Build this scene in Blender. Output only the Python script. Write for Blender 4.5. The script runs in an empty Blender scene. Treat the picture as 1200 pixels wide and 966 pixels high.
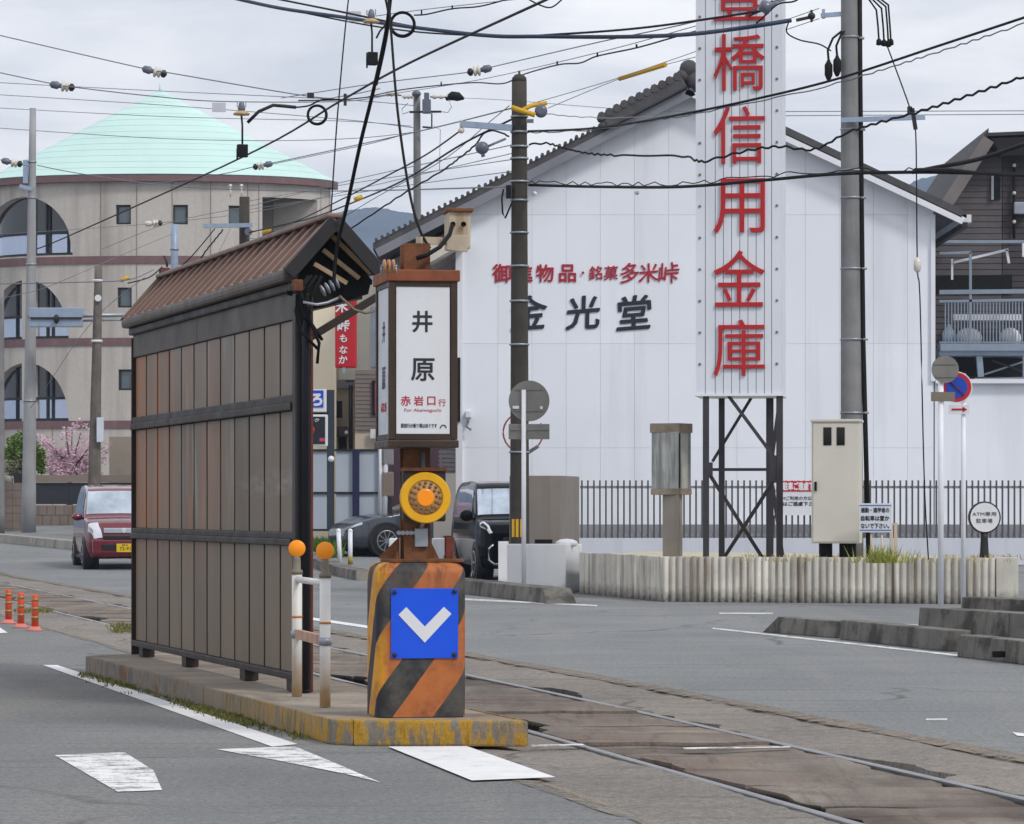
import bpy, bmesh, math, random
from mathutils import Vector, Matrix, noise
R_ = math.radians
scene = bpy.context.scene
COL = scene.collection

# ------------------------------------------------------------------ camera
F, H, Y0, CX = 4200.0, 1.23, 597.0, 600.0        # lens and eye height recovered from the track gauge and the shelter lines
cam_d = bpy.data.cameras.new('camera'); cam = bpy.data.objects.new('camera', cam_d); COL.objects.link(cam)
cam.location = (0, 0, H); cam.rotation_euler = (R_(90), 0, 0)
cam_d.sensor_width = 36; cam_d.lens = 36 * F / 1200; cam_d.shift_y = (Y0 - 483) / 1200
cam_d.clip_start = .5; cam_d.clip_end = 6000
scene.camera = cam

# ------------------------------------------------------------------ sky and sun: thin bright overcast
SUN = Vector((.52, -.56, .78)).normalized()
el = math.asin(SUN.z); az = math.atan2(SUN.x, SUN.y)
world = bpy.data.worlds.new('World'); scene.world = world; world.use_nodes = True
nt = world.node_tree; nt.nodes.clear()
def wn(t, **k):
    n = nt.nodes.new(t)
    for a, b in k.items(): setattr(n, a, b)
    return n
sky = wn('ShaderNodeTexSky', sky_type='NISHITA', sun_disc=False)
sky.sun_elevation = el; sky.sun_rotation = az; sky.air_density = 1.2; sky.dust_density = 3
bg1 = wn('ShaderNodeBackground'); bg1.inputs[1].default_value = .1
nt.links.new(sky.outputs[0], bg1.inputs[0])
tc = wn('ShaderNodeTexCoord'); sx = wn('ShaderNodeSeparateXYZ'); nt.links.new(tc.outputs['Generated'], sx.inputs[0])
zz = wn('ShaderNodeMath', operation='ADD'); nt.links.new(sx.outputs[2], zz.inputs[0]); zz.inputs[1].default_value = .12
cmb = wn('ShaderNodeCombineXYZ')
for i in (0, 1):
    dv = wn('ShaderNodeMath', operation='DIVIDE'); nt.links.new(sx.outputs[i], dv.inputs[0]); nt.links.new(zz.outputs[0], dv.inputs[1])
    nt.links.new(dv.outputs[0], cmb.inputs[i])
nz = wn('ShaderNodeTexNoise'); nz.inputs['Scale'].default_value = 2.1; nz.inputs['Detail'].default_value = 6; nz.inputs['Roughness'].default_value = .55
nz.inputs['Distortion'].default_value = .4
nt.links.new(cmb.outputs[0], nz.inputs['Vector'])
cr = wn('ShaderNodeValToRGB'); cr.color_ramp.elements[0].position = .34; cr.color_ramp.elements[1].position = .68
cr.color_ramp.elements[0].color = (.70, .73, .80, 1); cr.color_ramp.elements[1].color = (1.06, 1.06, 1.08, 1)
nt.links.new(nz.outputs[0], cr.inputs[0])
bg2 = wn('ShaderNodeBackground'); bg2.inputs[1].default_value = 1.0; nt.links.new(cr.outputs[0], bg2.inputs[0])
mx = wn('ShaderNodeMixShader'); mx.inputs[0].default_value = .94
nt.links.new(bg1.outputs[0], mx.inputs[1]); nt.links.new(bg2.outputs[0], mx.inputs[2])
wo = wn('ShaderNodeOutputWorld'); nt.links.new(mx.outputs[0], wo.inputs[0])
sl = bpy.data.lights.new('sun', 'SUN'); sl.energy = 1.5; sl.angle = R_(10); sl.color = (1, .96, .90)
so = bpy.data.objects.new('sun', sl); COL.objects.link(so); so.rotation_euler = SUN.to_track_quat('Z', 'Y').to_euler()
vs = scene.view_settings; vs.view_transform = 'Standard'; vs.look = 'None'; vs.exposure = 0.17; vs.gamma = 1.0
vs.use_curve_mapping = False
scene.cycles.max_bounces = 6; scene.cycles.transparent_max_bounces = 8

# ------------------------------------------------------------------ geometry helpers
X_, Y_, Z_ = Vector((1, 0, 0)), Vector((0, 1, 0)), Vector((0, 0, 1))
def P(x, y, d): return Vector(((x - CX) * d / F, d, H + (Y0 - y) * d / F))      # a point of the place, d metres out
def G(x, y, z=0.0):
    d = F * (H - z) / (y - Y0); return Vector(((x - CX) * d / F, d, z))
def gz(y):                                                                       # the street climbs gently beyond 66 m
    t = max(0.0, y - 66.0)
    return min(1.0, .026 * t * t / (t + 3.0)) if t > 0 else 0.0
def W(px, d): return px * d / F
WMAT = {}
def frame3(d, up=Z_):
    d = d.normalized()
    if abs(d.dot(up)) > .999: up = Y_
    a = d.cross(up).normalized(); b = a.cross(d).normalized()
    return a, b
class MB:
    def __init__(s): s.v = []; s.f = []; s.s = []; s.uv = None
    def add(s, vs, fs, smooth=False):
        o = len(s.v); s.v += [Vector(p) for p in vs]
        for f in fs: s.f.append([i + o for i in f]); s.s.append(smooth)
        return s
    def hexa(s, p):                                                              # 8 corners: bottom 4 ccw, top 4 ccw
        return s.add(p, [(3,2,1,0),(4,5,6,7),(0,1,5,4),(1,2,6,5),(2,3,7,6),(3,0,4,7)])
    def box(s, c, d, rz=0, M=None):
        c = Vector(c); a, b, e = d[0]/2, d[1]/2, d[2]/2
        M = M or Matrix.Rotation(rz, 3, 'Z')
        return s.hexa([c + M @ Vector(q) for q in ((-a,-b,-e),(a,-b,-e),(a,b,-e),(-a,b,-e),(-a,-b,e),(a,-b,e),(a,b,e),(-a,b,e))])
    def bar(s, p, q, w, h, up=Z_):
        p, q = Vector(p), Vector(q); a, b = frame3(q - p, up); a = a*w/2; b = b*h/2
        return s.hexa([p-a-b, p+a-b, q+a-b, q-a-b, p-a+b, p+a+b, q+a+b, q-a+b])
    def tube(s, pts, r, seg=8, caps=True):
        pts = [Vector(p) for p in pts]; n = len(pts); rs = r if isinstance(r, (list, tuple)) else [r]*n
        vs = []; up = Z_
        d0 = (pts[1]-pts[0])
        if abs(d0.normalized().z) > .95: up = Y_
        for i, p in enumerate(pts):
            d = pts[min(i+1, n-1)] - pts[max(i-1, 0)]; a, b = frame3(d, up)
            for k in range(seg):
                t = 2*math.pi*k/seg; vs.append(p + a*math.cos(t)*rs[i] + b*math.sin(t)*rs[i])
        fs = [(i*seg+k, i*seg+(k+1) % seg, (i+1)*seg+(k+1) % seg, (i+1)*seg+k) for i in range(n-1) for k in range(seg)]
        s.add(vs, fs, True)
        if caps:
            o = len(s.v) - len(vs)
            s.f.append([o+k for k in reversed(range(seg))]); s.s.append(False)
            s.f.append([o+(n-1)*seg+k for k in range(seg)]); s.s.append(False)
        return s
    def lathe(s, prof, c, axis=Z_, seg=16, smooth=True):
        c = Vector(c); ax = Vector(axis).normalized(); a, b = frame3(ax)
        vs = [c + ax*z + (a*math.cos(2*math.pi*k/seg) + b*math.sin(2*math.pi*k/seg))*r for r, z in prof for k in range(seg)]
        n = len(prof)
        fs = [(i*seg+k, i*seg+(k+1) % seg, (i+1)*seg+(k+1) % seg, (i+1)*seg+k) for i in range(n-1) for k in range(seg)]
        s.add(vs, fs, smooth); o = len(s.v) - len(vs)
        s.f.append([o+k for k in reversed(range(seg))]); s.s.append(False)
        s.f.append([o+(n-1)*seg+k for k in range(seg)]); s.s.append(False)
        return s
    def prism(s, poly, vec):
        poly = [Vector(p) for p in poly]; vec = Vector(vec); n = len(poly)
        return s.add(poly + [p+vec for p in poly], [list(reversed(range(n))), [n+i for i in range(n)]] +
                     [(i, (i+1) % n, n+(i+1) % n, n+i) for i in range(n)])
    def grid(s, rows, smooth=True):
        m = len(rows[0]); vs = [p for r in rows for p in r]
        return s.add(vs, [(i*m+j, i*m+j+1, (i+1)*m+j+1, (i+1)*m+j) for i in range(len(rows)-1) for j in range(m-1)], smooth)
    def ball(s, c, r, seg=12, ring=8):
        rr = r if isinstance(r, (tuple, list)) else (r, r, r); c = Vector(c)
        rows = [[c + Vector((rr[0]*math.sin(math.pi*i/ring)*math.cos(2*math.pi*k/seg), rr[1]*math.sin(math.pi*i/ring)*math.sin(2*math.pi*k/seg), rr[2]*math.cos(math.pi*i/ring))) for k in range(seg+1)] for i in range(ring+1)]
        return s.grid(rows)
    def build(s, name, mat, parent=None, bev=0, local=False, segs=2, fixn=True):
        me = bpy.data.meshes.new(name)
        vs = s.v
        if parent is not None and not local:
            inv = WMAT[parent.name].inverted(); vs = [inv @ p for p in vs]
        me.from_pydata([tuple(p) for p in vs], [], s.f)
        for i, p in enumerate(me.polygons): p.use_smooth = s.s[i]
        if bev or fixn:
            bm = bmesh.new(); bm.from_mesh(me)
            if fixn: bmesh.ops.recalc_face_normals(bm, faces=bm.faces)
            if bev:
                es = [e for e in bm.edges if len(e.link_faces) == 2 and e.calc_face_angle(0) > .5]
                bmesh.ops.bevel(bm, geom=es, offset=bev, segments=segs, profile=.6, affect='EDGES', clamp_overlap=True)
            bm.to_mesh(me); bm.free()
        me.materials.append(mat)
        o = bpy.data.objects.new(name, me); COL.objects.link(o)
        if parent is not None: o.parent = parent; WMAT[o.name] = WMAT[parent.name]
        else: WMAT[o.name] = Matrix.Identity(4)
        return o
def tag(o, label=None, cat=None, group=None, kind=None):
    if label: o['label'] = label
    if cat: o['category'] = cat
    if group: o['group'] = group
    if kind: o['kind'] = kind
    return o
def thing(name, label, cat, loc=(0, 0, 0), rz=0, group=None):
    o = bpy.data.objects.new(name, None); COL.objects.link(o); o.empty_display_size = .2
    o.location = loc; o.rotation_euler = (0, 0, rz)
    WMAT[o.name] = Matrix.Translation(Vector(loc)) @ Matrix.Rotation(rz, 4, 'Z')
    return tag(o, label, cat, group)
def solo(mb, name, mat, label, cat, group=None, bev=0):                          # a thing that is a single mesh, origin at its base
    c = Vector((sum(p.x for p in mb.v), sum(p.y for p in mb.v), 0)) / len(mb.v); c.z = min(p.z for p in mb.v)
    mb.v = [p - c for p in mb.v]
    o = mb.build(name, mat, bev=bev); o.location = c; WMAT[o.name] = Matrix.Translation(c)
    return tag(o, label, cat, group)
def inst(src, off, parent, rz=None):
    o = src.copy(); COL.objects.link(o); o.location = Vector(src.location) + Vector(off)
    if rz is not None: o.rotation_euler = (0, 0, rz)
    o.parent = parent; WMAT[o.name] = WMAT[parent.name]
    return o
def copy_tree(o, parent=None):
    c = o.copy(); COL.objects.link(c); c.parent = parent
    WMAT[c.name] = WMAT[o.name]
    for ch in list(o.children): copy_tree(ch, c)
    return c

# ------------------------------------------------------------------ materials
def L(v):
    v /= 255.0
    return v/12.92 if v <= .04045 else ((v+.055)/1.055)**2.4
def rgb(c): return (L(c[0]), L(c[1]), L(c[2]), 1.0)
class NT:
    def __init__(s, m): s.t = m.node_tree; s.t.nodes.clear()
    def n(s, t, ins=None, **k):
        n = s.t.nodes.new(t)
        for a, b in k.items(): setattr(n, a, b)
        for a, b in (ins or {}).items():
            if isinstance(b, bpy.types.NodeSocket): s.t.links.new(b, n.inputs[a])
            else: n.inputs[a].default_value = b
        return n
    def noise(s, vec, scale, detail=4, rough=.55, dist=0):
        return s.n('ShaderNodeTexNoise', {'Vector': vec, 'Scale': scale, 'Detail': detail, 'Roughness': rough, 'Distortion': dist}).outputs[0]
    def ramp(s, fac, a, b, ca=0.0, cb=1.0):
        return s.n('ShaderNodeMapRange', {0: fac, 1: a, 2: b, 3: ca, 4: cb}, clamp=True).outputs[0]
    def mix(s, fac, a, b, mode='MIX'):
        n = s.t.nodes.new('ShaderNodeMix'); n.data_type = 'RGBA'; n.blend_type = mode
        for i, v in ((0, fac), (6, a), (7, b)):
            if isinstance(v, bpy.types.NodeSocket): s.t.links.new(v, n.inputs[i])
            else: n.inputs[i].default_value = v
        return n.outputs[2]
    def math(s, op, a, b=0.0, c=0.0):
        return s.n('ShaderNodeMath', {0: a, 1: b, 2: c}, operation=op).outputs[0]
    def scale(s, vec, k): return s.n('ShaderNodeVectorMath', {0: vec, 1: k}, operation='MULTIPLY').outputs[0]
MATS = {}
def pm(name, col, rough=.6, metal=0.0, var=.12, vs=1.5, bump=0.0, bs=40.0, streak=None, st_amt=.5, st_scale=4.0, st_rng=(.52, .72),
       rust=None, rust_h=None, grain=0.0, gs=150.0, rnd=0.0, spec=.4, spot=None, spot_s=3.0, spot_rng=(.6, .7), coat=0.0):
    if name in MATS: return MATS[name]
    m = bpy.data.materials.new(name); m.use_nodes = True; t = NT(m)
    pos = t.n('ShaderNodeNewGeometry').outputs['Position']
    c = rgb(col)
    big = t.noise(pos, vs, 5)
    k = t.ramp(big, .3, .7, 1-var, 1+var)
    if grain:
        g = t.noise(pos, gs, 2, .7); k = t.math('MULTIPLY', k, t.ramp(g, .3, .7, 1-grain, 1+grain))
    if rnd:
        oi = t.n('ShaderNodeObjectInfo').outputs['Random']; k = t.math('MULTIPLY', k, t.ramp(oi, 0, 1, 1-rnd, 1+rnd))
    base = t.mix(1.0, c, t.n('ShaderNodeCombineXYZ', {0: k, 1: k, 2: k}).outputs[0], 'MULTIPLY')
    if streak:
        sv = t.scale(pos, (1, 1, .07)); sn = t.noise(sv, st_scale, 5, .6)
        base = t.mix(t.math('MULTIPLY', t.ramp(sn, st_rng[0], st_rng[1]), st_amt), base, rgb(streak))
    if spot:
        pn = t.noise(pos, spot_s, 6, .65); base = t.mix(t.math('MULTIPLY', t.ramp(pn, *spot_rng), .85), base, rgb(spot))
    if rust:
        z = t.n('ShaderNodeSeparateXYZ', {0: pos}).outputs[2]; rn = t.noise(pos, 14, 4)
        e = t.math('ADD', z, t.math('MULTIPLY', t.math('SUBTRACT', rn, .5), rust_h[1]-rust_h[0]))
        base = t.mix(t.ramp(e, rust_h[0], rust_h[1], .85, 0), base, rgb(rust))
    ins = {'Base Color': base, 'Roughness': rough, 'Metallic': metal, 'Specular IOR Level': spec, 'Coat Weight': coat}
    if rough > .2: ins['Roughness'] = t.ramp(t.noise(pos, vs*3.1, 3), .3, .7, max(.05, rough-.08), min(1, rough+.08))
    if bump:
        b = t.n('ShaderNodeBump', {'Strength': min(1, bump), 'Distance': .01, 'Height': t.noise(pos, bs, 4, .65)}); ins['Normal'] = b.outputs[0]
    bs_ = t.n('ShaderNodeBsdfPrincipled', ins)
    t.n('ShaderNodeOutputMaterial', {0: bs_.outputs[0]})
    MATS[name] = m; return m
def glass_mat(name, col, rough=.06, spec=.9, metal=0.0):
    return pm(name, col, rough, metal, var=.05, spec=spec)
M_conc = pm('concrete', (150, 147, 140), .85, var=.18, vs=2.5, bump=.3, streak=(70, 68, 64), st_amt=.55, grain=.12)
M_pole = pm('pole_concrete', (126, 126, 127), .8, var=.15, vs=3, streak=(92, 90, 88), st_amt=.5, grain=.1)
M_poled = pm('pole_concrete_dark', (64, 60, 54), .85, var=.2, vs=3, streak=(38, 36, 33), st_amt=.7, grain=.15)
M_polel = pm('pole_concrete_light', (150, 151, 154), .7, var=.1, vs=2, streak=(120, 118, 116), st_amt=.5, grain=.08)
M_steel = pm('galvanised_steel', (150, 156, 165), .45, .55, var=.12, vs=6)
M_bsteel = pm('pale_blue_steel', (148, 164, 186), .5, .2, var=.1, vs=6)
M_black = pm('black_rubber', (14, 14, 15), .7, var=.1, spec=.25)
M_dark = pm('dark_paint', (30, 30, 34), .5, var=.15, streak=(70, 66, 64), st_amt=.4)
M_wire = pm('wire_jacket', (20, 20, 22), .7, var=.1, spec=.2)
M_wireg = pm('grey_wire', (112, 115, 122), .6, var=.1)
M_wireb = pm('blue_black_cable', (36, 52, 78), .6, var=.1)
M_yel = pm('yellow_sleeve', (205, 160, 25), .5, var=.12)
M_white = pm('white_paint', (215, 217, 222), .5, var=.05, vs=2)
M_wpost = pm('white_post_paint', (222, 224, 230), .4, var=.05, vs=3)
M_porc = pm('porcelain', (205, 200, 190), .25, var=.06, spec=.6)
M_porcd = pm('porcelain_grey', (96, 100, 116), .3, var=.15)
M_rust = pm('rusty_steel', (116, 76, 50), .85, .1, var=.3, vs=9, bump=.4, bs=60, streak=(60, 34, 26), st_amt=.7, grain=.2, gs=90)
M_brown = pm('brown_paint', (66, 50, 42), .5, .1, var=.15, vs=6, streak=(104, 78, 58), st_amt=.4)

# ------------------------------------------------------------------ lettering
def text_mesh(s, w=None, h=None, bold=0.0, depth=.02, shear=0.0, res=4):
    c = bpy.data.curves.new('t', 'FONT'); c.body = s; c.offset = 0.0; c.extrude = depth/2; c.resolution_u = res; c.shear = shear
    o = bpy.data.objects.new('t', c); COL.objects.link(o); bpy.context.view_layer.update()
    m = bpy.data.meshes.new_from_object(o.evaluated_get(bpy.context.evaluated_depsgraph_get()))
    vs = [v.co.copy() for v in m.vertices]; fs = [list(p.vertices) for p in m.polygons]
    bpy.data.objects.remove(o); bpy.data.curves.remove(c); bpy.data.meshes.remove(m)
    x0, x1 = min(v.x for v in vs), max(v.x for v in vs); y0, y1 = min(v.y for v in vs), max(v.y for v in vs)
    kx = w/(x1-x0) if w else None; ky = h/(y1-y0) if h else None
    kx = kx or ky; ky = ky or kx
    base = [Vector(((v.x-(x0+x1)/2)*kx, (v.y-(y0+y1)/2)*ky, v.z)) for v in vs]
    if not bold: return base, fs
    ov, of = [], []                                                              # heavier strokes: the glyph laid a few times, a hair apart
    for q, (dx, dy) in enumerate(((0, 0), (1, 0), (-1, 0), (0, 1), (0, -1), (.7, .7), (-.7, .7), (.7, -.7), (-.7, -.7))):
        o = len(ov); ov += [v + Vector((dx*bold*kx, dy*bold*ky, q*depth*.012)) for v in base]; of += [[i+o for i in f] for f in fs]
    return ov, of
def text(s, O, Rt, N, mat, parent, name='lettering', w=None, h=None, bold=0.0, depth=.006, shear=0.0, warp=None):
    vs, fs = text_mesh(s, w, h, bold, depth, shear)
    if warp: vs = [warp(v) for v in vs]
    Rt = Vector(Rt).normalized(); N = Vector(N).normalized(); U = N.cross(Rt)
    mb = MB(); mb.add([Vector(O) + Rt*v.x + U*v.y + N*v.z for v in vs], fs)
    return mb.build(name, mat, parent, fixn=False)
def clip(poly, n, d):                                                            # keep n.p <= d  (2-D)
    out = []
    for i in range(len(poly)):
        a, b = poly[i], poly[(i+1) % len(poly)]; da = n[0]*a[0]+n[1]*a[1]-d; db = n[0]*b[0]+n[1]*b[1]-d
        if da <= 0: out.append(a)
        if da*db < 0: t = da/(da-db); out.append((a[0]+(b[0]-a[0])*t, a[1]+(b[1]-a[1])*t))
    return out
def leaves(mb, c, r, n, size, seed, flat=1.0):
    rnd = random.Random(seed); c = Vector(c)
    for _ in range(n):
        while True:
            q = Vector((rnd.uniform(-1, 1), rnd.uniform(-1, 1), rnd.uniform(-1, 1)))
            if .1 < q.length < 1: break
        q = q.normalized() * (q.length ** .5)
        k = .75 + .5*noise.noise(q*2.3 + Vector((seed, 0, 0)))
        p = c + Vector((q.x*r[0], q.y*r[1], q.z*r[2]))*k
        a = Vector((rnd.gauss(0, 1), rnd.gauss(0, 1), rnd.gauss(0, .6))).normalized(); b = a.cross(Vector((rnd.gauss(0, 1), rnd.gauss(0, 1), rnd.gauss(0, 1)))).normalized()
        sz = size*rnd.uniform(.6, 1.3)
        mb.add([p-a*sz, p+b*sz*.5, p+a*sz, p-b*sz*.5], [(0, 1, 2, 3)])
# ================================================================== THE GROUND
def rail_far(y):
    pts = [(8, 3.80), (12, 2.93), (15.4, 2.20), (17.8, 1.69), (21.1, 1.0), (26.9, -.30), (33.1, -1.86), (44.9, -4.78), (61.5, -8.85), (90, -16.2), (140, -30)]
    for (a, xa), (b, xb) in zip(pts, pts[1:]):
        if y <= b: return xa + (xb-xa)*(y-a)/(b-a)
    return pts[-1][1]
def rf(y):                                                                       # smoothed
    return sum(rail_far(max(8, min(140, y+d))) for d in (-4, -2, 0, 2, 4))/5
GA = 1.10                                                                        # far-to-near rail, measured across x
def tb_l(y): return rf(y) - 1.95 + .03*noise.noise(Vector((y*1.4, 8, 0)))
def tb_r(y): return rf(y) + .82

def asphalt(name, c1, c2, warm):
    m = bpy.data.materials.new(name); m.use_nodes = True; t = NT(m)
    pos = t.n('ShaderNodeNewGeometry').outputs['Position']
    rot = t.n('ShaderNodeMapping', {'Vector': pos, 'Rotation': (0, 0, R_(-14)), 'Scale': (1, .06, 1)}).outputs[0]
    a = t.noise(pos, .35, 6, .6); b = t.noise(rot, 1.6, 4, .6); g = t.noise(pos, 95, 3, .8); g2 = t.noise(pos, 28, 3, .7)
    col = t.mix(t.ramp(a, .3, .7), rgb(c1), rgb(c2))
    col = t.mix(t.math('MULTIPLY', t.ramp(b, .5, .72), .45), col, rgb(warm))
    k = t.math('MULTIPLY', t.ramp(g, .25, .75, .5, 1.5), t.ramp(g2, .3, .7, .70, 1.30))
    col = t.mix(1.0, col, t.n('ShaderNodeCombineXYZ', {0: k, 1: k, 2: k}).outputs[0], 'MULTIPLY')
    stone = t.n('ShaderNodeTexVoronoi', {'Vector': pos, 'Scale': 60.0}, feature='F1')
    col = t.mix(t.math('MULTIPLY', t.ramp(stone.outputs[0], .22, .1), .35), col, rgb((176, 172, 166)))
    wob = t.n('ShaderNodeVectorMath', {0: pos, 1: t.scale(t.n('ShaderNodeTexNoise', {'Vector': pos, 'Scale': 1.2, 'Detail': 5}).outputs[1], (.9, .9, 0))}, operation='ADD').outputs[0]
    ck = t.n('ShaderNodeTexVoronoi', {'Vector': wob, 'Scale': .32}, feature='DISTANCE_TO_EDGE').outputs[0]
    col = t.mix(t.math('MULTIPLY', t.ramp(ck, .010, .002), t.ramp(a, .45, .6, 0, .6)), col, rgb((52, 50, 50)))
    # tyre streaks across the near lane
    ty = t.noise(t.scale(pos, (.25, 6.0, 1)), 1.4, 4, .6); col = t.mix(t.math('MULTIPLY', t.ramp(ty, .56, .74), .5), col, rgb((70, 71, 74)))
    bp = t.n('ShaderNodeBump', {'Strength': .55, 'Distance': .006, 'Height': t.math('ADD', g, t.math('MULTIPLY', stone.outputs[0], .6))})
    s = t.n('ShaderNodeBsdfPrincipled', {'Base Color': col, 'Roughness': .92, 'Specular IOR Level': .15, 'Normal': bp.outputs[0]})
    t.n('ShaderNodeOutputMaterial', {0: s.outputs[0]})
    return m
M_asph = asphalt('asphalt', (106, 108, 109), (128, 129, 129), (136, 133, 128))
M_asph2 = asphalt('asphalt_far_lane', (114, 117, 119), (134, 136, 137), (140, 138, 134))

ys = [6 + i*1.0 for i in range(60)] + [66 + 3*i for i in range(28)]
def strip(name, xl, xr, mat, z=0.0, nx=6):
    mb = MB(); rows = []
    for y in ys:
        a, b = xl(y), xr(y); rows.append([Vector((a+(b-a)*k/nx, y, gz(y)+z)) for k in range(nx+1)])
    mb.grid(rows); return tag(mb.build(name, mat), kind='structure')
strip('road', lambda y: -45, tb_l, M_asph); strip('road', tb_r, lambda y: 45, M_asph2)
M_earth = pm('earth', (96, 94, 88), .95, var=.2, vs=.2, grain=.2)
mb = MB(); rows = []
for y in [-400, -40, 4] + ys + [150, 170, 220, 320, 600, 1200, 3000]:
    rows.append([Vector((x, y, gz(max(0, y)) - .2)) for x in (-2500, -600, -200, -80, -40, -10, 0, 10, 40, 80, 200, 600, 2500)])
mb.grid(rows); tag(mb.build('ground', M_earth), kind='structure')

# ---- track bed: worn concrete between and beside the rails, with broken flangeways
def track_mat():
    m = bpy.data.materials.new('track_bed'); m.use_nodes = True; t = NT(m)
    pos = t.n('ShaderNodeNewGeometry').outputs['Position']
    rot = t.n('ShaderNodeMapping', {'Vector': pos, 'Rotation': (0, 0, R_(-13.5)), 'Scale': (1, .12, 1)}).outputs[0]
    a = t.noise(pos, .8, 6, .62); b = t.noise(rot, 2.2, 6, .65); g = t.noise(pos, 70, 3, .75); h = t.noise(t.scale(pos, (.25, 2.4, 1)), 1.5, 5, .6)
    col = t.mix(t.ramp(b, .3, .7), rgb((98, 91, 86)), rgb((140, 131, 121)))
    col = t.mix(t.math('MULTIPLY', t.ramp(a, .45, .62), .55), col, rgb((114, 95, 85)))
    col = t.mix(t.math('MULTIPLY', t.ramp(h, .54, .68), .7), col, rgb((76, 67, 62)))
    col = t.mix(t.math('MULTIPLY', t.ramp(h, .40, .27), .5), col, rgb((160, 150, 132)))
    k = t.ramp(g, .25, .75, .68, 1.3)
    col = t.mix(1.0, col, t.n('ShaderNodeCombineXYZ', {0: k, 1: k, 2: k}).outputs[0], 'MULTIPLY')
    z = t.n('ShaderNodeSeparateXYZ', {0: pos}).outputs[2]
    col = t.mix(t.ramp(z, -.02, -.04), col, rgb((40, 36, 33)))  # darker with depth: shade in the gaps is put into the colour
    vor = t.n('ShaderNodeTexVoronoi', {'Vector': t.n('ShaderNodeVectorMath', {0: rot, 1: t.scale(t.n('ShaderNodeTexNoise', {'Vector': pos, 'Scale': 2.0, 'Detail': 5}).outputs[1], (.5, .5, 0))}, operation='ADD').outputs[0], 'Scale': 1.7}, feature='DISTANCE_TO_EDGE').outputs[0]
    col = t.mix(t.math('MULTIPLY', t.ramp(vor, .03, .008), t.ramp(a, .4, .6, .0, .4)), col, rgb((72, 62, 56)))
    rl = t.noise(t.n('ShaderNodeMapping', {'Vector': pos, 'Rotation': (0, 0, R_(-13.5)), 'Scale': (5, .25, 1)}).outputs[0], 2.0, 6, .7)
    col = t.mix(t.math('MULTIPLY', t.ramp(rl, .56, .72), .6), col, rgb((74, 65, 60)))
    bp = t.n('ShaderNodeBump', {'Strength': .6, 'Distance': .008, 'Height': t.math('ADD', g, t.noise(pos, 18, 5, .7))})
    s = t.n('ShaderNodeBsdfPrincipled', {'Base Color': col, 'Roughness': .9, 'Specular IOR Level': .25, 'Normal': bp.outputs[0]})
    t.n('ShaderNodeOutputMaterial', {0: s.outputs[0]})
    return m
M_track = track_mat()
sy = []; y = 8.0
while y < 140: sy.append(y); y += .07 if y < 34 else (.2 if y < 60 else 1.0)
M_base = pm('track_base', (40, 36, 33), .95, var=.3, vs=6, grain=.3, gs=30)
M_should = asphalt('worn_track_shoulder', (112, 108, 104), (140, 134, 127), (146, 137, 125))
def brk(y, k): return 1.7*noise.noise(Vector((3.0 + k*5, y*.55, 0))) + .7*noise.noise(Vector((1, y*2.1, 4+k*3))) + .12
def jag(y, k): return .05*noise.noise(Vector((k*4.1, y*3.3, 9))) + .03*noise.noise(Vector((k*4.1, y*8.0, 2)))
def hgt(x, y): return .012*noise.noise(Vector((x*1.2, y*.45, 0))) + .008*noise.noise(Vector((x*5, y*2.2, 3))) + .006*abs(noise.noise(Vector((x*2, y*5, 7))))
def far_gap(y): return rf(y) + .034 + .19*max(0, brk(y, 1)) + max(0, jag(y, 1))
def near_gap(y): return rf(y) - GA + .034 + .19*max(0, brk(y, 0)) + max(0, jag(y, 0))
mb = MB(); mb.grid([[Vector((tb_l(y)-.1 + (tb_r(y)-tb_l(y)+.2)*k/4, y, gz(y)-.062)) for k in range(5)] for y in sy[::6]])
bed = tag(mb.build('track_bed', M_base, fixn=False), kind='structure')
def shoulder(xa, xb, ka, kb, n):                                                  # worn asphalt beside the rails; an edge at a rail breaks off into the gap
    rows = []
    for y in sy:
        a, b = xa(y), xb(y); row = []
        for k in range(n+1):
            x = a + (b-a)*k/n; e = min(1, (k/2 if not ka else 1), ((n-k)/2 if not kb else 1))
            row.append(Vector((x, y, gz(y) + (hgt(x, y) - .020)*e)))
        if ka: row[0:0] = [row[0] - Z_*.07 - X_*.012]
        if kb: row.append(row[-1] - Z_*.07 + X_*.012)
        rows.append(row)
    mb = MB(); mb.grid(rows, False); return tag(mb.build('track_shoulder', M_should, bed, fixn=False))
shoulder(far_gap, tb_r, True, False, 20)
shoulder(tb_l, lambda y: rf(y) - GA - .034 - .5*max(0, jag(y, 5)), False, True, 22)
rs_ = random.Random(12); y = 8.0; sk = 0
while y < 75:                                                                     # paving slabs between the rails
    ln = rs_.uniform(.9, 1.9); st = .07 if y < 34 else .25; m = max(3, int(ln/st)); rows = []
    tilt = (rs_.uniform(-.006, .006), rs_.uniform(-.006, .006)); dz = rs_.uniform(-.010, .004)
    for i in range(m+1):
        u = i/m; row = []
        for k in range(15):
            yy = y + ln*u; v = k/14
            yy += (.03 + .04*noise.noise(Vector((v*3, sk*2.7, 1))))*(1 if i == 0 else 0) - (.03 + .04*noise.noise(Vector((v*3, sk*2.7, 6))))*(1 if i == m else 0)
            a, b = near_gap(yy), rf(yy) - .036 - max(0, jag(yy, 3)); x = a + (b-a)*v
            row.append(Vector((x, yy, gz(yy) + hgt(x, yy) - .014 + dz + tilt[0]*(u-.5)*2 + tilt[1]*(v-.5)*2)))
        rows.append([row[0] - Z_*.06] + row + [row[-1] - Z_*.06])
    rows = [[p - Z_*.05 for p in rows[0]]] + rows + [[p - Z_*.05 for p in rows[-1]]]
    mb = MB(); mb.grid(rows, False); mb.build('paving_slab', M_track, bed, fixn=False); y += ln; sk += 1
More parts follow.
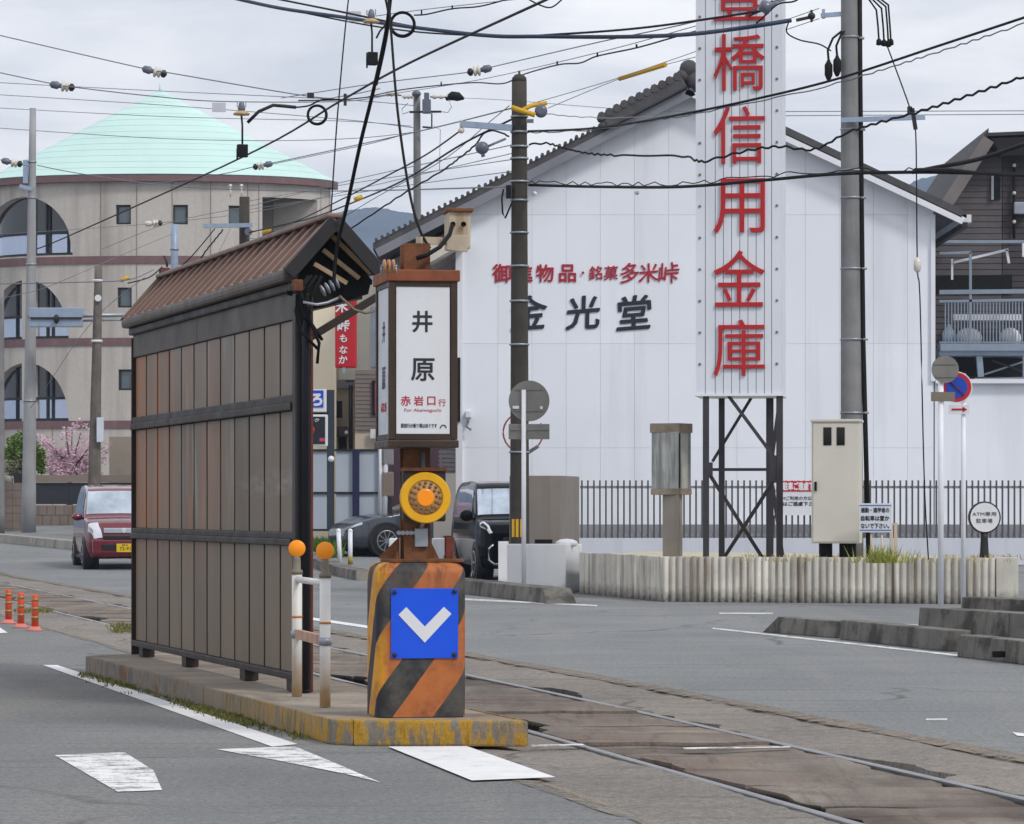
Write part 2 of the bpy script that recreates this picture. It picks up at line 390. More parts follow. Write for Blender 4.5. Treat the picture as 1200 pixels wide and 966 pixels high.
mb = MB(); mb.grid([[Vector((near_gap(y) + (rf(y)-.04-near_gap(y))*k/4, y, gz(y)-.002)) for k in range(5)] for y in [75 + 3*i for i in range(22)]]); mb.build('track_surface', M_track, bed, fixn=False)
M_rail = pm('worn_rail_steel', (140, 141, 144), .38, .65, var=.15, vs=4)
for k, off in enumerate((0, -GA)):
    mb = MB(); rows = []
    for y in sy[::3]:
        x = rf(y) + off; z = gz(y) - .011
        rows.append([Vector((x-.026, y, z-.09)), Vector((x-.024, y, z-.004)), Vector((x-.019, y, z)), Vector((x+.019, y, z)), Vector((x+.024, y, z-.004)), Vector((x+.026, y, z-.09))])
    mb.grid(rows, False); o = mb.build('tram_rail', M_rail, fixn=False)
    tag(o, ('polished steel tram rail farther from the platform, by the open lane', 'polished steel tram rail nearest the boarding island')[k], 'rail', 'rails of the tram track')
# pale concrete edge band of the track bed
def edge_mat():
    m = bpy.data.materials.new('pale_edge_concrete'); m.use_nodes = True; t = NT(m)
    pos = t.n('ShaderNodeNewGeometry').outputs['Position']; n1 = t.noise(pos, 4, 6, .7); n2 = t.noise(pos, 45, 3, .8)
    s = t.n('ShaderNodeBsdfPrincipled', {'Base Color': t.mix(n2, rgb((100, 94, 88)), rgb((156, 144, 128))), 'Roughness': .9, 'Specular IOR Level': .2})
    w = t.math('ADD', t.math('MULTIPLY', n1, .6), t.math('MULTIPLY', n2, .4))
    mxs = t.n('ShaderNodeMixShader', {0: t.ramp(w, .44, .52), 1: t.n('ShaderNodeBsdfTransparent').outputs[0], 2: s.outputs[0]})
    t.n('ShaderNodeOutputMaterial', {0: mxs.outputs[0]}); return m
M_edge = edge_mat()
for s_, fx in ((0, tb_r), (1, tb_l)):
    mb = MB(); rows = []
    for y in sy[::4]:
        w = .075 + .04*noise.noise(Vector((y*.8, s_*9, 0))) + .02*noise.noise(Vector((y*3.1, s_*9, 4)))
        c = fx(y) + .03*noise.noise(Vector((y*.5, 4+s_*5, 0)))
        zl, zr = (-.006, .0045) if s_ == 0 else (.0045, -.006); rows.append([Vector((c-w, y, gz(y)+zl)), Vector((c+w, y, gz(y)+zr))])
    mb.grid(rows); tag(mb.build('track_edge_strip', M_edge), kind='structure')

# ---- painted markings
def paint_mat(name, wear):
    m = bpy.data.materials.new(name); m.use_nodes = True; t = NT(m)
    pos = t.n('ShaderNodeNewGeometry').outputs['Position']
    n1 = t.noise(pos, 5, 6, .7); n2 = t.noise(pos, 60, 3, .8); n3 = t.noise(t.scale(pos, (.35, 7, 1)), 3, 4, .6)
    w = t.math('ADD', t.math('MULTIPLY', n1, .45), t.math('ADD', t.math('MULTIPLY', n2, .25), t.math('MULTIPLY', n3, .3)))
    fac = t.ramp(w, wear-.05, wear+.03)
    s = t.n('ShaderNodeBsdfPrincipled', {'Base Color': t.mix(t.ramp(n1, .3, .7), rgb((205, 206, 208)), rgb((228, 228, 228))), 'Roughness': .7, 'Specular IOR Level': .3})
    tr = t.n('ShaderNodeBsdfTransparent')
    mxs = t.n('ShaderNodeMixShader', {0: fac, 1: tr.outputs[0], 2: s.outputs[0]})
    t.n('ShaderNodeOutputMaterial', {0: mxs.outputs[0]})
    return m
M_p1, M_p2, M_p3 = paint_mat('road_paint', .395), paint_mat('road_paint_worn', .472), paint_mat('road_paint_ghost', .49)
def mark(pts, mat, z=.004):
    mb = MB(); ps = [G(*p) for p in pts]; mb.add([Vector((p.x, p.y, gz(p.y)+z)) for p in ps], [list(range(len(ps)))])
    o = mb.build('road_marking', mat); return tag(o, kind='structure')
mark([(50, 780), (67, 780), (349, 873), (319, 876)], M_p1)
mark([(254, 879), (345, 875.5), (385, 892), (446, 918), (405, 908), (330, 893)], M_p2)
mark([(64, 886), (146, 882.5), (180, 904), (190, 927), (138, 929)], M_p2)
mark([(455, 877), (547, 876.5), (651, 913), (553, 917)], M_p1, .009)
mark([(-20, 731), (0, 736), (9, 742), (-20, 744)], M_p1)
mark([(300, 714.5), (300, 717.5), (450, 739.5), (450, 736.5)], M_p1)
mark([(540, 701.5), (540, 703.5), (700, 711), (700, 709.5)], M_p2)
mark([(835, 736), (835, 737.6), (1215, 780), (1215, 778)], M_p2)
mark([(843, 718.6), (843, 720), (906, 720), (906, 718.6)], M_p2)
mark([(1186, 859), (1210, 861), (1210, 865), (1192, 863)], M_p1)
mark([(1085, 843), (1110, 843), (1110, 845), (1085, 845)], M_p2)
mark([(622, 873.5), (682, 872.3), (686, 874), (624, 875.5)], M_p3, .003)
mark([(800, 877), (925, 875.3), (927, 876.8), (802, 879)], M_p3, .004)
mark([(975, 726.5), (1080, 733), (1080, 734.5), (975, 728)], M_p1)
mark([(95, 640), (120, 640), (126, 642), (98, 642)], M_p2, .01)

# ---- kerbs: rows of separate stones
M_kerb = pm('kerb_stone', (112, 108, 102), .9, spot=(54, 52, 49), spot_s=2.6, spot_rng=(.48, .62), var=.25, vs=2.2, bump=.4, streak=(46, 44, 42), st_amt=.75, st_scale=5, grain=.15, gs=60, rnd=.12)
def kerb(pts, h, w, n, label=None, slope=(0, 0), mat=M_kerb):
    a, b = pts; d = (b-a).normalized(); nrm = Vector((-d.y, d.x, 0))
    if nrm.y < 0: nrm = -nrm
    root = bpy.data.objects.new('kerb', None); COL.objects.link(root); root.location = a; root['kind'] = 'structure'
    WMAT[root.name] = Matrix.Translation(a)
    ln = (b-a).length/n
    for i in range(n):
        p = a + d*(ln*i+.006); q = a + d*(ln*(i+1)-.006); p.z = gz(p.y); q.z = gz(q.y)
        s0 = slope[0] if i == 0 else 0; s1 = slope[1] if i == n-1 else 0
        mb = MB(); mb.hexa([p, q, q+nrm*w, p+nrm*w, p+Z_*h+d*s0+nrm*.02, q+Z_*h-d*s1+nrm*.02, q+nrm*w+Z_*h-d*s1, p+nrm*w+Z_*h+d*s0])
        mb.build('kerb_stone', mat, root, bev=.012)
    return root
kerb((G(330, 662), G(418, 680.5)), .17, .35, 4, slope=(0, .3))
kerb((G(500, 691), G(641, 708)), .2, .4, 5, slope=(0, .35))
kerb((G(893, 741), G(982, 748.5)), .165, .2, 1, slope=(.35, 0))
kerb((G(983, 749.5), G(1110, 764)), .185, .22, 1)
kerb((G(1121, 770), G(1290, 790)), .185, .22, 1)
mb = MB(); sl_ = G(1171, 777.2); mb.box((sl_.x, sl_.y+.02, .07), (.05, .10, .05), R_(-50)); solo(mb, 'drain_slot', M_black, 'small black drain slot in the dark kerb stone at the right edge', 'drain')
kerb((G(1075, 739.5), G(1300, 757)), .24, .3, 2)
kerb((G(1125, 722), G(1330, 733)), .22, .4, 2)
kerb((Vector((-18, 97, 0)), Vector((-8.4, 77.6, 0))), .2, .3, 14, mat=M_conc)
# ================================================================== BOARDING ISLAND
PU = Vector((-.2814, 1, 0)).normalized(); PV = Vector((PU.y, -PU.x, 0))           # along the island (away) and across it (to the right)
SO = Vector((-1.32, 21.49, 0)); PH = .135
def S(a, b, z): return SO + PU*a + PV*b + Z_*z
M_plat = pm('island_concrete', (142, 132, 120), .9, var=.22, vs=2.0, bump=.35, spot=(104, 92, 80), spot_s=2.2, spot_rng=(.5, .68), grain=.18, gs=70)
def islandkerb():
    m = bpy.data.materials.new('island_kerb'); m.use_nodes = True; t = NT(m)
    pos = t.n('ShaderNodeNewGeometry').outputs['Position']
    n1 = t.noise(pos, 3, 6, .65); n2 = t.noise(t.scale(pos, (1, 1, .25)), 16, 5, .7); g = t.noise(pos, 80, 3, .7)
    col = t.mix(t.ramp(n1, .35, .65), rgb((98, 94, 86)), rgb((138, 130, 118)))
    xyz = t.n('ShaderNodeSeparateXYZ', {0: pos})
    yl = t.math('MULTIPLY', t.ramp(xyz.outputs[1], 22.5, 19.5), t.ramp(n2, .44, .56))
    col = t.mix(yl, col, rgb((176, 134, 30)))
    col = t.mix(t.math('MULTIPLY', t.ramp(n2, .56, .7), .7), col, rgb((58, 52, 46)))
    col = t.mix(t.math('MULTIPLY', t.ramp(xyz.outputs[1], 21, 24), t.ramp(n1, .5, .62)), col, rgb((104, 72, 44)))
    k = t.ramp(g, .25, .75, .78, 1.2)
    col = t.mix(1.0, col, t.n('ShaderNodeCombineXYZ', {0: k, 1: k, 2: k}).outputs[0], 'MULTIPLY')
    bp = t.n('ShaderNodeBump', {'Strength': .5, 'Distance': .01, 'Height': t.noise(pos, 30, 5, .7)})
    s = t.n('ShaderNodeBsdfPrincipled', {'Base Color': col, 'Roughness': .9, 'Normal': bp.outputs[0]})
    t.n('ShaderNodeOutputMaterial', {0: s.outputs[0]}); return m
M_ik = islandkerb()
A = Vector((-.925, 18.64, 0)); B = Vector((.085, 18.55, 0)); C_ = Vector((-3.19, 26.8, 0)); D_ = Vector((-2.45, 28.0, 0))
A2 = A + (B-A)*.10 + PU*0; A3 = A + (C_-A).normalized()*.10
island = thing('boarding_island', 'low narrow concrete tram boarding island with yellow worn kerb at its tip', 'platform', (A+B+C_+D_)/4)
ring = [A2, B, D_, C_, A3]
cen = (A+B+C_+D_)/4
inn = [p + (cen-p).normalized()*.16 for p in ring]
mb = MB(); mb.prism([p + Z_*.005 for p in inn], Z_*(PH-.009)); mb.build('slab', M_plat, island, bev=.006)
for i in range(len(ring)):
    p, q = ring[i], ring[(i+1) % len(ring)]; pi, qi = inn[i], inn[(i+1) % len(ring)]
    n = max(1, round((q-p).length/1.15))
    for k in range(n):
        t0, t1 = k/n, (k+1)/n; g = .004/(q-p).length if n > 1 else 0
        a, b, c, d = p.lerp(q, t0+g), p.lerp(q, t1-g), pi.lerp(qi, t1-g), pi.lerp(qi, t0+g)
        dz = .005*noise.noise(Vector((i*3.3, k*1.7, 0)))
        mb = MB(); mb.hexa([d, c, b, a, d+Z_*(PH+dz), c+Z_*(PH+dz), b+Z_*(PH+dz), a+Z_*(PH+dz)]); mb.build('kerb_stone', M_ik, island, bev=.013)

# ---- weeds along the kerb
M_moss = pm('moss', (104, 104, 52), .95, var=.35, vs=8)
M_grass = pm('grass', (78, 110, 40), .9, var=.35, vs=6)
M_dry = pm('dry_grass', (170, 160, 100), .95, var=.3, vs=5)
def tuft(mb, c, n, h, r, seed, w=.006):
    rn = random.Random(seed)
    for _ in range(n):
        a = rn.uniform(0, 6.28); d = r*math.sqrt(rn.random()); p = Vector(c) + Vector((d*math.cos(a), d*math.sin(a), 0))
        t = Vector((rn.gauss(0, .4), rn.gauss(0, .4), 1))*h*rn.uniform(.4, 1.1); s = Vector((math.cos(a+1), math.sin(a+1), 0))*w
        mb.add([p-s, p+s, p+t*.6+s*.6, p+t, p+t*.6-s*.6], [(0, 1, 2, 3, 4)])
mb = MB(); rn = random.Random(3)
for i in range(330):
    t = rn.choice([rn.gauss(.18, .07), rn.gauss(.62, .07), rn.gauss(.72, .04), rn.uniform(.05, .95)])
    if not 0 < t < 1: continue
    p = C_.lerp(A, t) - PV*abs(rn.gauss(.01, .06)); tuft(mb, (p.x, p.y, 0), 5, .035, .06, i, .006)
tag(mb.build('kerb_weeds', M_moss), 'thin mossy weeds along the foot of the island kerb', 'weeds', kind='stuff')
mb = MB()
for i in range(160):
    p = G(rn.uniform(130, 200), rn.uniform(732, 742)); tuft(mb, p, 4, .04, .08, i, .008)
for i in range(60):
    p = G(rn.uniform(20, 60), rn.uniform(715, 719)); tuft(mb, p, 4, .05, .08, i, .008)
tag(mb.build('track_weeds', M_moss), 'low weeds growing in the track bed behind the shelter', 'weeds', kind='stuff')

# ================================================================== SHELTER
def shelter_panel():
    m = bpy.data.materials.new('brown_smoked_panel'); m.use_nodes = True; t = NT(m)
    pos = t.n('ShaderNodeNewGeometry').outputs['Position']
    oi = t.n('ShaderNodeObjectInfo').outputs['Random']; xyz = t.n('ShaderNodeSeparateXYZ', {0: pos})
    k = t.ramp(oi, 0, 1, .78, 1.16)
    col = t.mix(1.0, rgb((116, 100, 82)), t.n('ShaderNodeCombineXYZ', {0: k, 1: k, 2: k}).outputs[0], 'MULTIPLY')
    st = t.noise(t.scale(pos, (1, 1, .05)), 7, 3, .5); st2 = t.noise(t.scale(pos, (1, 1, .14)), 3.5, 4, .55, .4)
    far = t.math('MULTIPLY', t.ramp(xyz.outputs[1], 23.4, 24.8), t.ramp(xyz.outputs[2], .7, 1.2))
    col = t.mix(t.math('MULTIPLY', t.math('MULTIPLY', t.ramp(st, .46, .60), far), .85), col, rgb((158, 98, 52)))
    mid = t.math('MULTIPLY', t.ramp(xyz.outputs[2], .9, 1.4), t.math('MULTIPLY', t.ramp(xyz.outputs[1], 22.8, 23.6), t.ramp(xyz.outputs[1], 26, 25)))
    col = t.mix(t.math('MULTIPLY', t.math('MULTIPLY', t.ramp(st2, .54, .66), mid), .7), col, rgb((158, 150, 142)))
    col = t.mix(t.math('MULTIPLY', t.ramp(st2, .42, .28), .35), col, rgb((58, 53, 50)))
    gr = t.noise(t.scale(pos, (1.2, 1.2, 7)), 3.1, 6, .75)
    bandz = t.math('MULTIPLY', t.ramp(xyz.outputs[2], 1.30, 1.35), t.ramp(xyz.outputs[2], 1.50, 1.40))
    col = t.mix(t.math('MULTIPLY', t.math('MULTIPLY', bandz, t.ramp(xyz.outputs[1], 23.4, 22.6)), t.ramp(gr, .42, .62, 0, .55)), col, rgb((158, 152, 144)))
    r = t.ramp(t.noise(pos, 1.5, 2), .3, .7, .38, .48)
    s = t.n('ShaderNodeBsdfPrincipled', {'Base Color': col, 'Roughness': r, 'Specular IOR Level': .32})
    t.n('ShaderNodeOutputMaterial', {0: s.outputs[0]}); return m
M_panel = shelter_panel()
M_frame = pm('dark_brown_frame', (50, 43, 39), .5, .0, var=.10, vs=1.5, spec=.25)
M_fascia = pm('grey_fascia', (80, 72, 68), .5, .0, var=.06, vs=1, spec=.2)
M_roofm = pm('brown_roof_sheet', (126, 102, 92), .5, .15, var=.12, vs=2.5, streak=(104, 80, 71), st_amt=.4, rnd=.05)
M_timber = pm('bleached_batten', (170, 146, 118), .8, var=.15, vs=8)
M_navy = pm('blue_black_flashing', (31, 33, 42), .4, .3, var=.15)
M_gut = pm('gutter_brown', (84, 74, 66), .5, var=.1, vs=2, spec=.25)
M_barge = pm('dark_barge', (34, 31, 33), .5, var=.15)
LEN = 5.70; NP = 12; PWD = LEN/NP
sh = thing('tram_shelter', 'long brown metal tram stop shelter with ribbed gable roof on boarding island', 'shelter', S(0, 0, PH))
rowsz = [(.249, 1.01), (1.092, 1.823), (1.922, 2.367)]
for z0, z1 in rowsz:
    first = None
    for i in range(NP):
        if first is None:
            e0, e1 = .023, PWD-.023; mb = MB(); mb.hexa([S(e0, .03, z0), S(e0, .0365, z0), S(e1, .0365, z0), S(e1, .03, z0), S(e0, .03, z1), S(e0, .0365, z1), S(e1, .0365, z1), S(e1, .03, z1)])
            first = mb.build('wall_panel', M_panel, sh, bev=.002)
        else: inst(first, PU*(PWD*i), sh)
mb = MB()
for z0, z1 in rowsz: mb.hexa([S(0, .038, z0), S(0, .075, z0), S(LEN, .075, z0), S(LEN, .038, z0), S(0, .038, z1), S(0, .075, z1), S(LEN, .075, z1), S(LEN, .038, z1)])
mb.build('panel_backing', M_black, sh)
def rail_(z0, z1, b0, b1, name='cross_rail', mat=M_frame, a0=0.0, a1=LEN, bev=.006):
    mb = MB(); mb.hexa([S(a0, b0, z0), S(a0, b1, z0), S(a1, b1, z0), S(a1, b0, z0), S(a0, b0, z1), S(a0, b1, z1), S(a1, b1, z1), S(a1, b0, z1)]); return mb.build(name, mat, sh, bev=bev)
rail_(1.012, 1.052, -.012, .09); rail_(1.050, 1.090, .004, .088)
rail_(1.826, 1.872, -.012, .09); rail_(1.870, 1.920, .004, .088)
rail_(.205, .247, -.004, .09, 'bottom_rail')
rail_(2.37, 2.54, .012, .066, 'fascia_panel', M_fascia, 0, 3.12, .004); rail_(2.37, 2.54, .012, .066, 'fascia_panel', M_fascia, 3.128, LEN, .004)
rail_(2.537, 2.595, -.02, .07, 'eave_board', M_frame, -.06, LEN+.02, .012); rail_(2.59, 2.665, -.075, .02, 'gutter', M_gut, -.10, LEN+.03, .025)
for a in (.12, 1.55, 3.6, 5.35):
    mb = MB(); mb.box(S(a, .055, (.205+PH)/2), (.09, .16, .205-PH), math.atan2(PU.y, PU.x)-R_(90)); mb.build('foot', M_frame, sh)
mb = MB(); mb.hexa([S(-.10, .0, PH), S(-.10, .09, PH), S(-.002, .09, PH), S(-.002, .0, PH), S(-.10, .0, 2.52), S(-.10, .09, 2.52), S(-.002, .09, 2.52), S(-.002, .0, 2.52)]); mb.build('end_post', M_barge, sh, bev=.008)
mb = MB(); mb.hexa([S(-.09, .092, PH), S(-.09, .112, PH), S(-.01, .112, PH), S(-.01, .092, PH), S(-.09, .092, 2.5), S(-.09, .112, 2.5), S(-.01, .112, 2.5), S(-.01, .092, 2.5)]); mb.build('end_post', pm('red_brown_paint', (92, 48, 38), .6, var=.2, vs=6), sh, bev=.006)
mb = MB(); mb.hexa([S(LEN-.09, .105, PH), S(LEN-.09, .15, PH), S(LEN, .15, PH), S(LEN, .105, PH), S(LEN-.09, .105, 2.5), S(LEN-.09, .15, 2.5), S(LEN, .15, 2.5), S(LEN, .105, 2.5)]); mb.build('end_post', M_frame, sh, bev=.006)
mb = MB(); mb.hexa([S(LEN+.002, .0, PH), S(LEN+.002, .10, PH), S(LEN+.02, .10, PH), S(LEN+.02, .0, PH), S(LEN+.002, .0, 2.52), S(LEN+.002, .10, 2.52), S(LEN+.02, .10, 2.52), S(LEN+.02, .0, 2.52)]); mb.build('end_post', M_frame, sh, bev=.008)
# roof: two pitched slopes of standing-seam sheet
ZE, ZR, BE0, BR, BE1 = 2.65, 2.958, -.05, .235, .53
RA0, RA1 = -.12, LEN+.02
for side in (0, 1):
    eb = BE0 if side == 0 else BE1
    mb = MB(); mb.hexa([S(RA0, eb, ZE), S(RA0, BR, ZR), S(RA1, BR, ZR), S(RA1, eb, ZE), S(RA0, eb, ZE+.018), S(RA0, BR, ZR+.018), S(RA1, BR, ZR+.018), S(RA1, eb, ZE+.018)])
    sl1 = mb.build('roof_slope', M_roofm, sh)
    nrm = (S(0, BR, ZR) - S(0, eb, ZE)).normalized().cross(PU); nrm = nrm if nrm.z > 0 else -nrm
    mb = MB(); p, q = S(RA0+.05, eb, ZE) + nrm*.022, S(RA0+.05, BR, ZR) + nrm*.022; mb.bar(p, q, .022, .022, nrm); rb = mb.build('roof_rib', M_roofm, sl1)
    for k in range(1, 20): inst(rb, PU*((RA1-RA0-.1)/19*k), sl1)
mb = MB(); mb.bar(S(RA0-.01, BR, ZR+.03), S(RA1, BR, ZR+.03), .10, .03); mb.build('ridge_cap', M_roofm, sh, bev=.01)
for a in (RA0-.02, RA1):
    for eb in (BE0, BE1):
        mb = MB(); mb.bar(S(a, eb, ZE-.02), S(a, BR, ZR-.005), .03, .085); mb.build('barge_board', M_barge, sh, bev=.005)
for k in range(3):                                                               # pale battens under the right slope
    t0 = .28 + .24*k
    p = S(-.02, BR+(BE1-BR)*.02 - .055*k, ZR-.085-.085*k); q = S(-.02, BR+(BE1-BR)*.84-.075*k, ZE+.0-.075*k+.045*k)
    mb = MB(); mb.bar(p, q, .03, .026); mb.build('batten', M_timber, sh)
mb = MB(); mb.hexa([S(.06, BE0+.02, ZE-.06), S(.06, BE1-.02, ZE-.06), S(LEN, BE1-.02, ZE-.06), S(LEN, BE0+.02, ZE-.06), S(.06, BE0+.02, ZE-.03), S(.06, BE1-.02, ZE-.03), S(LEN, BE1-.02, ZE-.03), S(LEN, BE0+.02, ZE-.03)]); mb.build('soffit', M_black, sh)
mb = MB(); mb.prism([S(.04, BE0+.03, 2.52), S(.04, BR-.02, 2.45), S(.04, BE1-.05, 2.53), S(.04, BE1-.03, ZE-.03), S(.04, BR, ZR-.05), S(.04, BE0+.03, ZE-.03)], PU*.02); mb.build('gable_shade_sheet', M_black, sh)  # black sheet stands for the shade inside the open roof end
mb = MB(); mb.tube([S(-.14, -.02, 2.58), S(-.16, .02, 2.50), S(-.15, .07, 2.40), S(-.13, .055, 2.30), S(-.13, .055, PH+.02)], .024, 10); mb.build('downpipe', M_navy, sh)
mb = MB(); mb.bar(S(-.07, .10, 2.26), S(-.07, .545, 2.53), .04, .045); mb.build('brace', M_frame, sh, bev=.005)
mb = MB(); mb.bar(S(.3, BE1-.05, 2.545), S(LEN-.3, BE1-.05, 2.545), .05, .06); mb.build('wall_plate', M_frame, sh)
# strain insulators and fittings on the gable
ins = thing('strain_fitting', 'grey porcelain strain insulators and clamps hanging on the shelter gable', 'insulator', S(-.20, .18, 2.48))
mb = MB(); c = S(-.22, .14, 2.53)
for k in range(4): mb.lathe([(.010, -.010), (.034, -.005), (.037, .004), (.014, .010)], c + PV*(.028*k)+Z_*(.016*k), PV+Z_*.5, 12)
mb.build('insulator', M_steel, ins)
mb = MB(); mb.tube([S(-.22, .02, 2.46), S(-.24, .10, 2.445), S(-.22, .17, 2.46), S(-.22, .24, 2.49)], .009, 8); mb.build('clamp_arm', M_steel, ins)
mb = MB(); mb.tube([S(-.23, .24, 2.50), S(-.23, .33, 2.42), S(-.23, .40, 2.40), S(-.2, .46, 2.415)], .008, 8); mb.build('jumper_rod', pm('tarnished_rod', (110, 98, 84), .6), ins)
mb = MB(); mb.box(S(-.2, -.01, 2.56), (.06, .06, .07), .3); mb.build('terminal_block', M_rust, ins, bev=.01)
for k, (b0, b1, dz) in enumerate(((-.06, .02, .30), (-.08, .04, .42), (-.03, .06, .36), (.0, .03, .5))):
    mb = MB(); mb.tube([S(-.19, b0+.14, 2.62), S(-.21, b0+.07, 2.62-dz*.25), S(-.20, b0+.06, 2.62-dz*.5), S(-.19, b0+.08+.015*k, 2.62-dz*.8), S(-.16, b1+.09, 2.60-dz)], .010, 8); mb.build('loose_cable', M_wire, ins)

# ================================================================== NOSE PILLAR
def pillar_mat():
    m = bpy.data.materials.new('striped_paint'); m.use_nodes = True; t = NT(m)
    uv = t.n('ShaderNodeUVMap', uv_map='wrap').outputs[0]; xyz = t.n('ShaderNodeSeparateXYZ', {0: uv}); pos = t.n('ShaderNodeNewGeometry').outputs['Position']
    s = t.math('SUBTRACT', xyz.outputs[1], t.math('MULTIPLY', xyz.outputs[0], 1.37))
    s = t.math('ADD', s, t.math('MULTIPLY', t.math('SUBTRACT', t.noise(pos, 25, 3), .5), .012))
    fr = t.math('FRACT', t.math('DIVIDE', t.math('ADD', s, 5.3 + .385), .53))
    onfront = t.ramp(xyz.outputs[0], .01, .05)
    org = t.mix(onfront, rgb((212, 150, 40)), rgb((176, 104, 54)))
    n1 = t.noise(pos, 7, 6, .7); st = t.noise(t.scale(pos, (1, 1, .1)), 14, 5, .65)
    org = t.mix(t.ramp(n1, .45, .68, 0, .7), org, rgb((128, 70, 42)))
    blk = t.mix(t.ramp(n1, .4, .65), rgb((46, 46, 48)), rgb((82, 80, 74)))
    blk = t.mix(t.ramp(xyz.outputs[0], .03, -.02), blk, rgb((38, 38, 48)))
    msk2 = t.math('MULTIPLY', t.ramp(fr, .0, .012), t.ramp(fr, .562, .55))
    col = t.mix(msk2, blk, org)
    zz = xyz.outputs[1]
    col = t.mix(t.math('MULTIPLY', t.ramp(st, .5, .62), t.ramp(zz, .55, .80, 0, .85)), col, rgb((104, 56, 36)))
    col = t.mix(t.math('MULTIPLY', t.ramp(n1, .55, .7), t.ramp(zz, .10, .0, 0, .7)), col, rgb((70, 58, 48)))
    sc = t.noise(pos, 40, 4, .8); col = t.mix(t.ramp(sc, .68, .74, 0, .5), col, rgb((168, 160, 150)))
    bp = t.n('ShaderNodeBump', {'Strength': .3, 'Distance': .006, 'Height': t.noise(pos, 45, 4, .6)})
    ch = t.noise(pos, 16, 6, .75); col = t.mix(t.ramp(ch, .64, .68, 0, .8), col, rgb((92, 86, 80)))
    b = t.n('ShaderNodeBsdfPrincipled', {'Base Color': col, 'Roughness': .62, 'Normal': bp.outputs[0], 'Specular IOR Level': .35})
    t.n('ShaderNodeOutputMaterial', {0: b.outputs[0]}); return m
# rounded box; local x to the right, y away
PR = R_(10); pr = Vector((math.cos(PR), math.sin(PR), 0)); pa = Vector((-math.sin(PR), math.cos(PR), 0))
PO = Vector((-.708, 18.84, PH))                                                    # front left corner of the block
PWW, PDD, PHH, RC = .478, .46, .815, .07
def PL(x, y, z): return PO + pr*x + pa*y + Z_*z
pil = thing('nose_pillar', 'black and orange striped concrete guard block at the island tip', 'pillar', PO)
def outline(ins):
    pts = []
    r = max(.01, RC-ins*.4)
    x0, x1, y0, y1 = ins, PWW-ins, ins, PDD-ins
    for (cx, cy, a0) in ((x0+r, y0+r, 180), (x1-r, y0+r, 270), (x1-r, y1-r, 0), (x0+r, y1-r, 90)):
        for k in range(7): a = R_(a0 + 90*k/6); pts.append((cx+r*math.cos(a), cy+r*math.sin(a)))
    return pts
levels = [(0, 0), (.2, 0), (.4, 0), (.6, 0), (PHH-.06, 0), (PHH-.03, .008), (PHH-.01, .028), (PHH, .06)]
ol = outline(0); per = []; acc = 0
for k in range(len(ol)):
    per.append(acc); a, b = ol[k], ol[(k+1) % len(ol)]; acc += math.hypot(b[0]-a[0], b[1]-a[1])
p0 = per[3]
verts = []; uvs = []; nO = len(ol)
for z, i_ in levels:
    o_ = outline(i_)
    for k in range(nO): verts.append(PL(o_[k][0], o_[k][1], z))
me_f = []; fuv = []
def pu(k):                                                                       # distance round the block from the front-left edge
    d = per[k] - p0
    if k > 20: d -= acc
    return d
for li in range(len(levels)-1):
    for k in range(nO):
        k2 = (k+1) % nO
        me_f.append((li*nO+k, li*nO+k2, (li+1)*nO+k2, (li+1)*nO+k))
        ua = pu(k); ub = ua + math.hypot(ol[k2][0]-ol[k][0], ol[k2][1]-ol[k][1])
        fuv.append([(ua, levels[li][0]), (ub, levels[li][0]), (ub, levels[li+1][0]), (ua, levels[li+1][0])])
me_f.append([(len(levels)-1)*nO+k for k in range(nO)]); fuv.append([(outline(.06)[k][0], PHH+outline(.06)[k][1]*0) for k in range(nO)])
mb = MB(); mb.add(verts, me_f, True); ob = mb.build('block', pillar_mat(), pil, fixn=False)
ul = ob.data.uv_layers.new(name='wrap'); li = 0
for pol, fu in zip(ob.data.polygons, fuv):
    for lp, c in zip(pol.loop_indices, fu): ul.data[lp].uv = c
mb = MB(); mb.box(PL(.27, .22, PHH+.008), (.40, .34, .016), PR); mb.build('base_plate', M_rust, pil, bev=.003)
for x_, y_ in ((.12, .10), (.42, .10), (.12, .34), (.42, .34)):
    mb = MB(); mb.lathe([(.014, 0), (.014, .014), (.007, .016), (.007, .04)], PL(x_, y_, PHH+.017), Z_, 6, False); mb.build('anchor_bolt', M_rust, pil)

# blue keep-left plate
bs = thing('lane_arrow_sign', 'square blue plate with white downward chevron bolted to striped block', 'sign', PL(.29, -.01, .32))
fx0, fx1 = .072, .429
M_blue = pm('blue_sheeting', (14, 80, 218), .35, var=.06, vs=3, streak=(40, 98, 214), st_amt=.12)
zb, zt = .310, .678
mb = MB(); mb.hexa([PL(fx0, -.010, zb), PL(fx1, -.010, zb), PL(fx1, -.004, zb), PL(fx0, -.004, zb), PL(fx0, -.010, zt), PL(fx1, -.010, zt), PL(fx1, -.004, zt), PL(fx0, -.004, zt)]); mb.build('plate', M_blue, bs, bev=.0015)
def bl(u, v): return PL(fx0 + (fx1-fx0)*u, -.0135, zb + (zt-zb)*v)
chev = [(.108, .625), (.224, .735), (.5, .455), (.785, .735), (.898, .635), (.5, .225)]
mb = MB(); mb.add([bl(*c) for c in chev] + [bl(*c) + pa*.003 for c in chev], [(0, 5, 2, 1), (5, 4, 3, 2)] + [(i, (i+1) % 6, 6+(i+1) % 6, 6+i) for i in range(6)]); mb.build('chevron', M_white, bs)
for u, v in ((.05, .95), (.945, .955), (.05, .05), (.94, .05)):
    mb = MB(); mb.lathe([(.012, 0), (.012, .006), (.006, .009)], bl(u, v), -pa, 10); mb.build('bolt', M_dark, bs)

